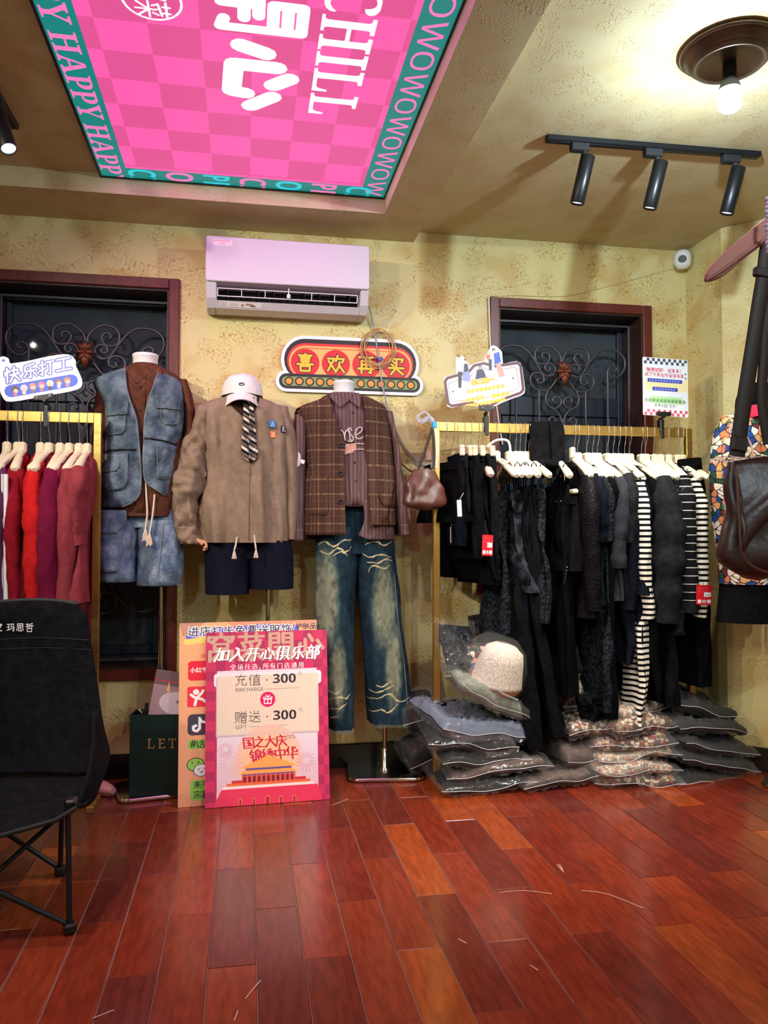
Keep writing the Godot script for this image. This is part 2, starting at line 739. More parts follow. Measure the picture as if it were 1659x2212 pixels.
func put_px(d: PackedByteArray, i: int, c: Vector3):
	d[i * 3] = clampi(int(c.x), 0, 255)
	d[i * 3 + 1] = clampi(int(c.y), 0, 255)
	d[i * 3 + 2] = clampi(int(c.z), 0, 255)


# two tones of cloth mixed by noise, with a fine grain
func mottled(size: int, a: Vector3, c: Vector3, freq: float, seed_: int, grain := 14.0, contrast := 1.0) -> ImageTexture:
	var n1 := noise_bytes(size, freq, seed_, FastNoiseLite.TYPE_SIMPLEX_SMOOTH, 4)
	var n2 := noise_bytes(size, 0.35, seed_ + 1)
	var d := PackedByteArray()
	d.resize(size * size * 3)
	for i in size * size:
		var t := clampf((n1[i] / 255.0 - 0.5) * contrast + 0.5, 0.0, 1.0)
		var gr := (n2[i] / 255.0 - 0.5) * grain
		put_px(d, i, a.lerp(c, t) + Vector3(gr, gr, gr))
	return image_tex(size, d)


func normal_from(size: int, freq: float, seed_: int, strength: float, oct := 3, kind := FastNoiseLite.TYPE_SIMPLEX_SMOOTH) -> ImageTexture:
	var im := Image.create_from_data(size, size, false, Image.FORMAT_L8, noise_bytes(size, freq, seed_, kind, oct))
	im.convert(Image.FORMAT_RGB8)
	im.bump_map_to_normal_map(strength)
	return ImageTexture.create_from_image(im)


func tri(m: StandardMaterial3D, scale: Vector3, world := false) -> StandardMaterial3D:
	m.uv1_triplanar = true
	m.uv1_world_triplanar = world
	m.uv1_scale = scale
	m.uv1_triplanar_sharpness = 6.0
	return m


func cloth(col: Color, tex: Texture2D = null, scale := 3.0, bump := true, rough := 0.92) -> StandardMaterial3D:
	var m := mat(col, rough, 0.0, 0.14)
	if tex:
		m.albedo_texture = tex
	if bump:
		m.normal_enabled = true
		m.normal_texture = M_weave
		m.normal_scale = 0.5
	return tri(m, Vector3.ONE * scale)


var M_weave: ImageTexture


func make_materials():
	M_weave = normal_from(256, 0.12, 3, 2.5)
	# golden embossed wallpaper: yellow ground, ochre stains, patches of crackled gold lines
	var S := 1024
	var patch_n := noise_bytes(S, 0.0065, 11, FastNoiseLite.TYPE_SIMPLEX_SMOOTH, 2)
	var line_n := noise_bytes(S, 0.05, 12, FastNoiseLite.TYPE_SIMPLEX_SMOOTH, 2)
	var stain_n := noise_bytes(S, 0.004, 13, FastNoiseLite.TYPE_SIMPLEX_SMOOTH, 3)
	var grain_n := noise_bytes(S, 0.3, 14)
	var d := PackedByteArray()
	d.resize(S * S * 3)
	var bm := PackedByteArray()
	bm.resize(S * S)
	for i in S * S:
		var st := clampf((stain_n[i] - 128) / 75.0, -1.0, 1.0)
		var c := Vector3(210, 197, 142)
		if st > 0.1:
			c = c.lerp(Vector3(186, 146, 76), minf((st - 0.1) * 0.7, 0.38))
		elif st < -0.3:
			c = c.lerp(Vector3(216, 204, 140), (-st - 0.3))
		var hgt := 120.0
		var pm := clampf((patch_n[i] - 120) / 20.0, 0.0, 1.0)
		var ln := absf(line_n[i] - 128.0)
		if pm > 0.0 and ln < 15.0:
			var k := pm * (1.0 - ln / 15.0)
			c = c.lerp(Vector3(156, 108, 38), k * 0.72)
			hgt += 90.0 * k
		var gr := (grain_n[i] - 128) * 0.05
		put_px(d, i, c + Vector3(gr, gr, gr))
		bm[i] = clampi(int(hgt + (grain_n[i] - 128) * 0.12), 0, 255)
	var bim := Image.create_from_data(S, S, false, Image.FORMAT_L8, bm)
	bim.convert(Image.FORMAT_RGB8)
	bim.bump_map_to_normal_map(2.0)
	var wn := ImageTexture.create_from_image(bim)
	M.wall = tri(mat(Color.WHITE, 0.42, 0.0, 0.4), Vector3.ONE * 0.62, true)
	M.wall.albedo_texture = image_tex(S, d)
	M.wall.normal_enabled = true
	M.wall.normal_texture = wn
	M.wall.normal_scale = 0.7
	M.ceiling = tri(mat(rgb(244, 240, 232), 0.6, 0.0, 0.3), Vector3.ONE * 0.8, true)
	for i in S * S:
		var v := Vector3(d[i * 3], d[i * 3 + 1], d[i * 3 + 2])
		put_px(d, i, v.lerp(Vector3(206, 198, 178), 0.55))
	M.ceiling.albedo_texture = image_tex(S, d)
	M.ceiling.normal_enabled = true
	M.ceiling.normal_texture = wn
	# wood
	var g1 := noise_bytes(512, 0.02, 21, FastNoiseLite.TYPE_SIMPLEX_SMOOTH, 4)
	d = PackedByteArray()
	d.resize(512 * 512 * 3)
	for y in 512:
		for x in 512:
			var t := g1[y * 512 + x] / 255.0
			var t2 := g1[((y / 3) % 512) * 512 + (x * 7) % 512] / 255.0
			var k := 165.0 + 60.0 * (t - 0.5) + 26.0 * (t2 - 0.5)
			put_px(d, y * 512 + x, Vector3(k + 70, k + 62, k + 55))
	var grain := image_tex(512, d)
	M.planks = []
	for c in [rgb(128, 50, 32), rgb(140, 58, 34), rgb(116, 44, 32), rgb(102, 40, 34), rgb(150, 68, 34), rgb(122, 46, 30), rgb(132, 54, 34), rgb(108, 42, 30)]:
		var p := tri(mat(c, 0.2, 0.0, 0.55), Vector3(3.2, 3.2, 0.7), true)
		p.albedo_texture = grain
		p.uv1_offset = Vector3(M.planks.size() * 0.37, 0, M.planks.size() * 0.21)
		M.planks.append(p)
	M.joint = mat(rgb(120, 92, 86), 0.6)
	M.casing = tri(mat(rgb(104, 42, 32), 0.38), Vector3(2.5, 0.7, 2.5), true)
	M.casing.albedo_texture = grain
	M.reveal = tri(mat(rgb(58, 32, 28), 0.45), Vector3(2.5, 0.7, 2.5), true)
	M.reveal.albedo_texture = grain
	M.steel = mat(rgb(36, 44, 60), 0.4, 0.2)
	M.iron = mat(rgb(82, 80, 88), 0.42, 0.5)
	M.bronze = mat(rgb(118, 62, 40), 0.5, 0.35)
	M.glass = mat(Color(0.5, 0.55, 0.6, 0.14), 0.03)
	M.glass.metallic_specular = 0.2
	M.glass.transparency = BaseMaterial3D.TRANSPARENCY_ALPHA
	M.night = mat(rgb(24, 16, 18), 0.9)
	M.base = mat(rgb(12, 12, 13), 0.22)
	M.brass = mat(rgb(206, 168, 92), 0.3, 0.9)
	M.brass.normal_enabled = true
	M.brass.normal_texture = normal_from(128, 0.03, 31, 1.0)
	M.brass.normal_scale = 0.25
	M.brass = tri(M.brass, Vector3(2, 2, 2))
	M.chrome = mat(rgb(214, 206, 198), 0.14, 1.0)
	M.wire = mat(rgb(200, 198, 194), 0.25, 0.95)
	M.white = mat(rgb(232, 232, 234), 0.45)
	M.neck = mat(rgb(226, 224, 226), 0.5)
	M.ac = mat(rgb(206, 202, 212), 0.35)
	M.cream = mat(rgb(216, 206, 176), 0.45)
	M.black = mat(rgb(16, 16, 18), 0.4)
	M.black_matt = mat(rgb(20, 20, 23), 0.75)
	M.dark_metal = mat(rgb(26, 28, 32), 0.35, 0.4)
	M.grey = mat(rgb(120, 120, 122), 0.5)
	M.antique = mat(rgb(112, 96, 84), 0.34, 0.8)
	M.board_edge = mat(rgb(235, 235, 240), 0.5)
	# films
	M.film = mat(Color(1, 1, 1, 0.03), 0.05)
	M.film.transparency = BaseMaterial3D.TRANSPARENCY_ALPHA
	M.film.metallic_specular = 0.38
	M.film.normal_enabled = true
	M.film.normal_texture = normal_from(256, 0.02, 41, 3.0, 3)
	M.film.normal_scale = 0.35
	M.film = tri(M.film, Vector3.ONE * 5.0)
	M.film_milky = M.film.duplicate()
	M.film_milky.albedo_color = Color(0.82, 0.87, 1.0, 0.19)
	M.seal = mat(rgb(206, 208, 220), 0.25)
	# leather
	M.leather = tri(mat(rgb(78, 44, 36), 0.34), Vector3.ONE * 7.0)
	M.leather.normal_enabled = true
	M.leather.normal_texture = normal_from(256, 0.05, 43, 2.0)
	M.leather.normal_scale = 0.22
	M.leather_dark = tri(mat(rgb(56, 28, 28), 0.36), Vector3.ONE * 4.0)
	M.leather_dark.normal_enabled = true
	M.leather_dark.normal_texture = M.leather.normal_texture
	M.leather_dark.normal_scale = 0.16
	M.strap = mat(rgb(40, 22, 22), 0.5)
	# cloths
	M.denim = cloth(Color.WHITE, mottled(512, Vector3(54, 68, 84), Vector3(118, 134, 146), 0.013, 51, 24.0, 1.2), 1.6)
	M.denim_light = cloth(Color.WHITE, mottled(512, Vector3(78, 96, 124), Vector3(142, 158, 178), 0.012, 53, 24.0, 1.3), 2.1)
	M.denim_dark = cloth(rgb(26, 32, 46))
	M.thread = mat(rgb(140, 144, 132), 0.9)
	M.cord_brown = cloth(rgb(104, 64, 50), mottled(256, Vector3(190, 190, 190), Vector3(255, 255, 255), 0.03, 55, 30.0), 3.0)
	M.linen = cloth(Color.WHITE, mottled(256, Vector3(126, 106, 90), Vector3(146, 126, 108), 0.02, 57, 16.0), 3.4)
	M.navy = cloth(rgb(22, 24, 38))
	M.cap_white = cloth(rgb(222, 218, 214))
	M.rope = mat(rgb(214, 196, 176), 0.95)
	M.skin = mat(rgb(206, 150, 122), 0.55)
	var c1 := canvas(512, 512, rgb(72, 50, 44))   # brown plaid
	for k in 4:
		for q in [[20, 30, 0.5], [84, 8, 0.9]]:
			for y in 512:
				var a: float = q[2] * (0.55 + 0.45 * sin(y * 0.37 + k))
				c1.im.fill_rect(Rect2i(k * 128 + q[0], y, q[1], 1), rgb(72, 50, 44).lerp(rgb(150, 126, 96), a * (0.5 if q[1] > 20 else 0.9)))
		c1.rect(k * 128 + 56, 0, 2, 512, rgb(146, 120, 96))
	for k in 4:
		for q in [[26, 16, 0.85], [92, 4, 0.5]]:
			for x in range(0, 512, 3):
				var a2: float = q[2] * (0.45 + 0.55 * nz.get_noise_2d(x * 0.11, k * 9.0 + q[0]))
				for yy in q[1]:
					var px := c1.im.get_pixel(x, k * 128 + q[0] + yy)
					var cc := px.lerp(rgb(176, 152, 116), clampf(a2 * (1.0 - absf(yy / float(q[1]) - 0.5)), 0.0, 0.9))
					c1.im.fill_rect(Rect2i(x, k * 128 + q[0] + yy, 3, 1), cc)
	M.plaid = cloth(Color.WHITE, c1.tex(), 3.6)
	c1 = canvas(256, 256, rgb(98, 76, 78))      # pinstripe
	for k in 8:
		c1.rect(k * 32 + 6, 0, 3, 256, rgb(150, 126, 120))
		c1.rect(k * 32 + 20, 0, 2, 256, rgb(74, 54, 60))
	M.pinstripe = cloth(Color.WHITE, c1.tex(), 7.0)
	c1 = canvas(256, 256, rgb(30, 30, 34))      # tie check on the bias
	for k in range(-6, 12):
		for q in [[0, 22, rgb(216, 206, 190)], [34, 4, rgb(190, 180, 170)], [44, 3, rgb(186, 130, 96)]]:
			c1.seg(Vector2(-20, k * 64 + q[0]), Vector2(276, k * 64 + q[0] + 190), q[1] * 0.75, q[2], false)
	for k in range(0, 8):
		for y in range(0, 256, 2):
			c1.im.fill_rect(Rect2i((k * 64 + y / 3) % 256, y, 20, 1), rgb(40, 40, 44))
	M.tie = cloth(Color.WHITE, c1.tex(), 5.5)
	# jeans: faded fronts
	M.bw_stripe = cloth(Color.WHITE, stripe_tex(rgb(226, 220, 208), rgb(16, 16, 19), 0.56), 19.0)
	M.thin_stripe = cloth(Color.WHITE, stripe_tex(rgb(206, 204, 206), rgb(22, 22, 25), 0.1), 13.0)
	var bk := mottled(256, Vector3(185, 185, 185), Vector3(255, 255, 255), 0.03, 61, 40.0, 1.2)
	var fine := mottled(256, Vector3(225, 225, 225), Vector3(255, 255, 255), 0.02, 69, 30.0, 1.0)
	M.black_cloth = cloth(rgb(17, 17, 20), bk, 3.0)
	M.black_deep = cloth(rgb(11, 11, 13), bk, 3.0)
	M.black_navy = cloth(rgb(18, 21, 31), bk, 3.0)
	M.charcoal = cloth(rgb(36, 37, 42), bk, 3.0)
	M.charcoal_denim = cloth(rgb(48, 50, 58), mottled(256, Vector3(60, 60, 60), Vector3(255, 255, 255), 0.02, 63, 60.0, 2.0), 2.5)
	M.shiny_black = cloth(rgb(26, 23, 27), bk, 5.0, true, 0.35)
	M.shiny_black.normal_texture = normal_from(256, 0.05, 65, 8.0)
	M.lace = cloth(Color.WHITE, cell_tex(256, 0.06, 67, [Vector3(16, 19, 23), Vector3(28, 33, 38), Vector3(42, 47, 53)], Vector3(10, 11, 14)), 7.0)
	M.ribbed = cloth(Color.WHITE, diag_tex(rgb(20, 22, 28), rgb(78, 80, 88)), 12.0)
	M.velvet = cloth(rgb(15, 17, 21), bk, 6.0)
	M.red_a = cloth(rgb(140, 26, 40), fine, 4.0)
	M.red_b = cloth(rgb(196, 34, 36), fine, 5.0)
	M.red_c = cloth(rgb(104, 24, 30), bk, 5.0)
	M.burgundy = cloth(rgb(112, 24, 56), fine, 4.0)
	M.burgundy_b = cloth(rgb(122, 26, 54), fine, 4.0)
	M.dusty = cloth(rgb(140, 58, 66), fine, 4.0)
	M.purple = cloth(rgb(92, 48, 88), fine, 4.0)
	M.print_shirt = cloth(Color.WHITE, cell_tex(512, 0.026, 71, [Vector3(206, 192, 172), Vector3(196, 116, 80), Vector3(36, 66, 122), Vector3(42, 72, 56), Vector3(196, 150, 96), Vector3(92, 42, 46), Vector3(210, 200, 186)], Vector3(22, 22, 28)), 2.6)
	M.floral = cloth(Color.WHITE, cell_tex(512, 0.03, 73, [Vector3(180, 160, 140), Vector3(140, 96, 70), Vector3(96, 88, 66), Vector3(200, 180, 160), Vector3(120, 50, 56), Vector3(70, 64, 60)], Vector3(48, 38, 36)), 3.0)
	M.floral_pale = cloth(Color.WHITE, cell_tex(512, 0.035, 75, [Vector3(210, 196, 176), Vector3(176, 160, 140), Vector3(190, 120, 90), Vector3(150, 146, 140), Vector3(220, 208, 196)], Vector3(110, 96, 90)), 3.4)
	M.taupe = cloth(rgb(104, 86, 80), bk, 3.0)
	M.fleece = cloth(rgb(226, 212, 198), bk, 9.0)
	M.tan = cloth(rgb(196, 128, 78), bk, 3.0)
	M.silver_green = cloth(rgb(128, 134, 122), bk, 3.0, true, 0.5)
	M.camp = cloth(rgb(26, 26, 31), bk, 3.0, true, 0.8)


func stripe_tex(a: Color, b: Color, share: float) -> ImageTexture:
	var c := canvas(64, 256, b)
	for k in 2:
		c.rect(0, k * 128, 64, 128 * share, a)
	return c.tex()


func diag_tex(a: Color, b: Color) -> ImageTexture:
	var c := canvas(128, 128, a)
	for y in 128:
		for k in 9:
			c.rect((k * 16 + y) % 128, y, 5, 1, b)
	return c.tex()


# patches of palette colours with dark outlines
func cell_tex(size: int, freq: float, seed_: int, pal: Array, edge: Vector3) -> ImageTexture:
	var a := noise_bytes(size, freq, seed_, FastNoiseLite.TYPE_CELLULAR, 1, FastNoiseLite.RETURN_CELL_VALUE)
	var e := noise_bytes(size, freq, seed_, FastNoiseLite.TYPE_CELLULAR, 1, FastNoiseLite.RETURN_DISTANCE2_SUB)
	var n := noise_bytes(size, freq * 2.5, seed_ + 2)
	var d := PackedByteArray()
	d.resize(size * size * 3)
	for i in size * size:
		var c: Vector3 = pal[(a[i] * 7 / 8) % pal.size()]
		if e[i] < 20 or absi(n[i] - 128) < 5:
			c = edge
		put_px(d, i, c)
	return image_tex(size, d)


# ------------------------------------------------------------------ the room
const H_LOW := 2.71     # dropped ceiling along the wall and beside the light box
const H_LEFT := 2.80
const H_RIGHT := 2.765


func span(b: B, x0: float, x1: float, y0: float, y1: float, z0: float, z1: float, ch := 0.0):
	b.box(Vector3((x0 + x1) * 0.5, (y0 + y1) * 0.5, (z0 + z1) * 0.5), Vector3(x1 - x0, y1 - y0, z1 - z0), Basis(), ch)


func build_room():
	# back wall with two window openings
	var b := B.new()
	var wins := [[-1.212, -0.377], [1.324, 2.159]]
	var y0 := 0.516
	var y1 := 2.392
	span(b, -2.7, wins[0][0], 0, 3.0, -0.3, 0)
	span(b, wins[0][1], wins[1][0], 0, 3.0, -0.3, 0)
	span(b, wins[1][1], 2.6, 0, 3.0, -0.3, 0)
	for w in wins:
		span(b, w[0], w[1], 0, y0, -0.3, 0)
		span(b, w[0], w[1], y1, 3.0, -0.3, 0)
	struct(b, "wall_back", M.wall, "yellow gold-patterned back wall with two barred windows", "wall")
	# right wall: a short return, then a slanting wall coming forward
	b = B.new()
	var foot := PackedVector2Array([Vector2(2.422, 0.3), Vector2(2.422, -0.33), Vector2(5.2, -3.108), Vector2(5.2, 0.3)])
	b.slab(foot, 3.0, Transform3D(Basis(Vector3.RIGHT, Vector3.FORWARD, Vector3.UP), Vector3(0, 1.5, 0)))
	struct(b, "wall_right", M.wall, "yellow patterned wall slanting forward at the right", "wall")
	b = B.new()
	span(b, 4.9, 5.2, 0, 3.0, 3.0, 7.0)
	struct(b, "wall_side", M.wall, "yellow side wall behind the camera at the right", "wall")
	b = B.new()
	span(b, -2.7, -2.4, 0, 3.0, 0, 7.0)
	struct(b, "wall_left", M.wall, "yellow side wall out of sight at the left", "wall")
	b = B.new()
	span(b, -2.7, 5.2, 0, 3.0, 7.0, 7.3)
	struct(b, "wall_front", M.wall, "yellow wall behind the camera", "wall")
	# ceiling: three levels
	b = B.new()
	span(b, -2.7, 0.862, H_LOW, 3.1, 0.0, 0.33)
	span(b, 0.648, 0.862, H_LOW, 3.1, 0.33, 7.0)
	span(b, -2.7, 0.648, H_LEFT, 3.1, 0.33, 7.0)
	span(b, 0.862, 5.2, H_RIGHT, 3.1, 0.0, 7.0)
	struct(b, "ceiling", M.ceiling, "yellow textured ceiling with a dropped band along the wall", "ceiling")
	# skirting
	b = B.new()
	span(b, -2.4, 2.422, 0, 0.117, 0, 0.016, 0.004)
	struct(b, "baseboard_back", M.base, "glossy black skirting along the back wall", "baseboard")
	b = B.new()
	var dg := Vector3(1, 0, 1).normalized()
	var nn := Vector3(-1, 0, 1).normalized()
	b.box(Vector3(2.422, 0.0585, 0.33) + dg * 1.3 + nn * 0.004, Vector3(2.62, 0.117, 0.024), Basis(dg, Vector3.UP, nn), 0.004)
	b.box(Vector3(2.416, 0.0585, 0.165), Vector3(0.016, 0.117, 0.33), Basis(), 0.003)
	struct(b, "baseboard_right", M.base, "glossy black skirting along the slanting right wall", "baseboard")
	# floor: joint bed, single planks where they can be told apart, the rest joined
	b = B.new()
	span(b, -2.7, 5.2, -0.2, -0.004, -0.3, 7.3)
	var floor_ := struct(b, "floor", M.joint, "dark red lacquered plank floor with fine pale joints", "floor")
	var meshes := []
	for k in 3:
		var q := B.new()
		q.box(Vector3.ZERO, Vector3(0.1264 - 0.0006 * k, 0.02, 0.6285), Basis(), 0.0016)
		meshes.append(q.mesh())
	var rest := B.new()
	var row := 0
	for i in range(-18, 40):
		var xc := 0.101 + 0.129 * i + (0.0 if i < 0 else 0.0)
		var off := 0.2 if posmod(i, 2) == 0 else 0.515
		for j in range(-1, 12):
			var zc := off + 0.63 * j + 0.315
			if xc > -1.9 and xc < 3.6 and zc > -0.35 and zc < 2.35 and xc < 3.0 + zc:
				var m := MeshInstance3D.new()
				m.name = "plank"
				m.mesh = meshes[rng.randi() % 3]
				m.material_override = M.planks[rng.randi() % M.planks.size()]
				floor_.add_child(m, true)
				m.position = Vector3(xc, -0.01 + rng.randf_range(-0.0005, 0.0004), zc)
				m.rotation = Vector3(0, 0, rng.randf_range(-0.0022, 0.0022))
			else:
				rest.box(Vector3(xc, -0.01, zc), Vector3(0.1264, 0.02, 0.6285))
	var marks := [[Vector3(0.8192, 0, 1.4845), Vector3(0.9021, 0, 1.4824), Vector3(0.9856, 0, 1.5209)], [Vector3(1.0901, 0, 1.5158), Vector3(1.16, 0, 1.5519), Vector3(1.2289, 0, 1.6639)], [Vector3(-0.0192, 0, 2.0172), Vector3(-0.0108, 0, 1.9797)], [Vector3(0.007, 0, 1.9325), Vector3(0.0256, 0, 1.8951), Vector3(0.0462, 0, 1.8565)], [Vector3(1.091, 0, 1.31), Vector3(1.0905, 0, 1.372)], [Vector3(1.1006, 0, 1.3077), Vector3(1.0934, 0, 1.3573)], [Vector3(-0.3541, 0, 1.9484), Vector3(-0.3093, 0, 1.9228)], [Vector3(0.3732, 0, 0.5606), Vector3(0.4549, 0, 0.49)], [Vector3(0.764, 0, 1.9104), Vector3(0.7757, 0, 1.9377)], [Vector3(0.6106, 0, 1.7421), Vector3(0.627, 0, 1.7711)]]
	for q in marks:
		var mk := B.new()
		for i in q.size():
			q[i].y = 0.0006
		mk.tube(smooth(q, 4), 0.0016, 5, false, 0.25)
		put(mk, "scratch", mat(rgb(196, 160, 150), 0.6), floor_)
	var rm := put(rest, "far_planks", M.planks[0], floor_)
	rm.set_meta("kind", "stuff")


func build_ceiling_things():
	# light box
	var px := 1020
	var x0 := -0.648
	var z0 := 0.335
	var z1 := 2.5
	var wpx := int(px * 1.292 / 2.165)
	var c := canvas(wpx * 2, px * 2, rgb(14, 128, 122))
	var u := wpx * 2 / 1.292     # pixels per metre
	var bw := 0.118 * u
	var far_ := 0.1 * u
	var pk := rgb(255, 92, 172)
	var pk2 := rgb(222, 82, 146)
	c.rect(bw, 0, wpx * 2 - bw * 2, px * 2 - far_, pk)
	var q := 0.164 * u
	var gx := bw + 0.05 * u
	for i in range(-1, 8):
		for j in 14:
			if posmod(i + j, 2) == 0:
				var xa := maxf(gx + i * q, bw)
				var xb := minf(gx + (i + 1) * q, wpx * 2 - bw)
				var yb: float = px * 2 - far_ - 0.03 * u - j * q
				if xb > xa:
					c.rect(xa, maxf(yb - q, 0), xb - xa, q, pk2)
	c.rect(bw, px * 2 - far_ - 0.028 * u, wpx * 2 - bw * 2, 0.006 * u, rgb(206, 60, 128))
	var bold := sys_font("Droid Sans", 700)
	var serif := sys_font("Droid Serif", 700)
	var sans := sys_font("Droid Sans", 400)
	# lettering turned a quarter, reading away from the camera
	# x, z of the text's start on the ceiling; height across, length away from the camera
	var yb2: float = px * 2
	var turned := func(x: float, z: float, hgt: float) -> Transform2D:
		return Transform2D(Vector2(0, hgt * u), Vector2(hgt * u, 0), Vector2((x + 0.648) * u, yb2 - (z - z0) * u))
	for k in 4:
		c.latin("HAPPY", serif, turned.call(-0.637, 0.79 + 0.57 * k, 0.086), rgb(255, 120, 186), 0.53 / 0.086)
	for k in 9:
		c.latin("WO", sans, turned.call(0.545, 0.5 + 0.28 * k, 0.08), rgb(255, 120, 190), 0.26 / 0.08)
	for k in 7:
		var col := rgb(40, 200, 216) if k % 2 == 0 else rgb(255, 120, 186)
		c.latin(["CI", "O", "PP"][k % 3], bold, turned.call(-0.525 + k * 0.163, 0.43, 0.118), col, [0.12, 0.085, 0.12][k % 3] / 0.118)
	c.latin("CHILL", serif, turned.call(0.226, 1.74, 0.176), Color.WHITE, 0.72 / 0.176)
	for k in 2:
		var t := Transform2D(Vector2(0, 0.0041 * u), Vector2(-0.00285 * u, 0), Vector2((0.185 + 0.648) * u, yb2 - (1.84 - 0.425 * k - z0) * u))
		c.glyph(["開", "心"][k], t, [10.0, 17.0][k], Color.WHITE, 1.0)
	var rc := Vector2((-0.29 + 0.648) * u, yb2 - (1.56 - z0) * u)
	c.disc(rc, 0.092 * u, Color.WHITE)
	c.disc(rc, 0.084 * u, pk2)
	for k in 2:
		c.glyph(["窝", "菜"][k], Transform2D(Vector2(0, 0.0008 * u), Vector2(-0.0011 * u, 0), rc + Vector2(0.055 * u, (-0.08 + 0.08 * k) * u)), 10.0, Color.WHITE)
	var lb := thing("ceiling_light_box", "big pink chequered light box with teal lettered border set into the ceiling", "light box", Vector3(0, 2.8, 1.4))
	var b := B.new()
	for s in [[x0 - 0.006, x0 + 0.004, z0 - 0.002, z1], [0.640, 0.647, z0 - 0.002, z1], [x0, 0.645, z0 - 0.002, z0 + 0.008], [x0, 0.645, z1 - 0.008, z1]]:
		span(b, s[0], s[1], 2.778, 2.80, s[2], s[3])
	put(b, "frame", M.black, lb)
	b = B.new()
	b.quad(Vector3(x0, 2.783, z1), Vector3(0.644, 2.783, z1), Vector3(0.644, 2.783, z0), Vector3(x0, 2.783, z0))
	var lm := StandardMaterial3D.new()
	lm.albedo_texture = c.tex()
	lm.albedo_color = Color(0.3, 0.3, 0.3)
	lm.roughness = 0.4
	lm.emission_enabled = true
	lm.emission = Color.BLACK
	lm.emission_texture = lm.albedo_texture
	lm.emission_energy_multiplier = LB_GLOW
	put(b, "glowing_screen", lm, lb)
	var al := AreaLight3D.new()
	al.name = "light_box_light"
	al.area_size = Vector2(1.25, 2.1)
	al.light_color = Color(0.96, 0.42, 0.98)
	al.light_energy = LB_LIGHT
	al.shadow_enabled = true
	al.area_range = 12.0
	add_child(al)
	al.position = Vector3(0, 2.775, 1.42)
	al.rotation_degrees = Vector3(-90, 0, 0)

	# bare bulb lamp
	var base := ceiling_lamp(Vector3(1.56, H_RIGHT, 1.68))
	tag(base, "round antique metal ceiling lamp with one glaring bare white bulb", "ceiling lamp")
	for p in [Vector3(-1.3, H_LEFT, 4.9), Vector3(1.9, H_RIGHT, 5.0)]:  # unseen bulb lamps added behind the camera as soft fill
		var o := ceiling_lamp(p)
		tag(o, "added unseen fill lamp with bare bulb behind the camera at the " + ("left" if p.x < 0 else "right"), "ceiling lamp", "added fill lamps behind the camera")

	# track lights
	track_light("black ceiling track with three cylinder spotlights beside the round lamp", Vector3(1.177, H_RIGHT, 1.05), Vector3(2.106, H_RIGHT, 1.075), [0.14, 0.455, 0.80], Vector3(-0.16, -0.95, -0.22), SPOT_R)
	track_light("black ceiling track with spotlight at the left edge beside the pink light box", Vector3(-0.915, H_LEFT, 0.70), Vector3(-0.93, H_LEFT, 1.75), [0.17, 0.6], Vector3(0.3, -0.8, 0.32), SPOT_L)
	track_light("black ceiling track with spotlights behind the camera", Vector3(0.9, H_RIGHT, 3.2), Vector3(2.0, H_RIGHT, 3.2), [0.2, 0.75], Vector3(-0.1, -0.5, -0.8), SPOT_B * 0.6)
	track_light("added unseen black ceiling track with spotlights out of frame at the left", Vector3(-1.75, H_LEFT, 1.7), Vector3(-1.75, H_LEFT, 2.9), [0.25, 0.95], Vector3(0.68, -0.46, -0.57), SPOT_B * 1.4)  # unseen track added for raking light from the left on the mannequins

	# camera
	var sc := thing("security_camera", "small white round security camera high in the right wall corner", "security camera", Vector3(2.36, 2.71, 0.05))
	b = B.new()
	b.lathe([Vector2(0.0, 0.055), Vector2(0.03, 0.05), Vector2(0.043, 0.03), Vector2(0.046, 0.0), Vector2(0.042, -0.026), Vector2(0.028, -0.045), Vector2(0, -0.052)], Vector3(2.365, 2.688, 0.065), 24)
	put(b, "shell", M.white, sc)
	b = B.new()
	b.tube([Vector3(2.375, 2.70, -0.002), Vector3(2.37, 2.70, 0.03)], 0.03, 16)
	put(b, "mount", M.white, sc)
	b = B.new()
	var look := Vector3(-0.55, -0.1, 0.85).normalized()
	var lp := Vector3(2.365, 2.686, 0.065)
	b.tube([lp + look * 0.03, lp + look * 0.0475], [0.026, 0.019], 18)
	put(b, "lens", M.black, sc)


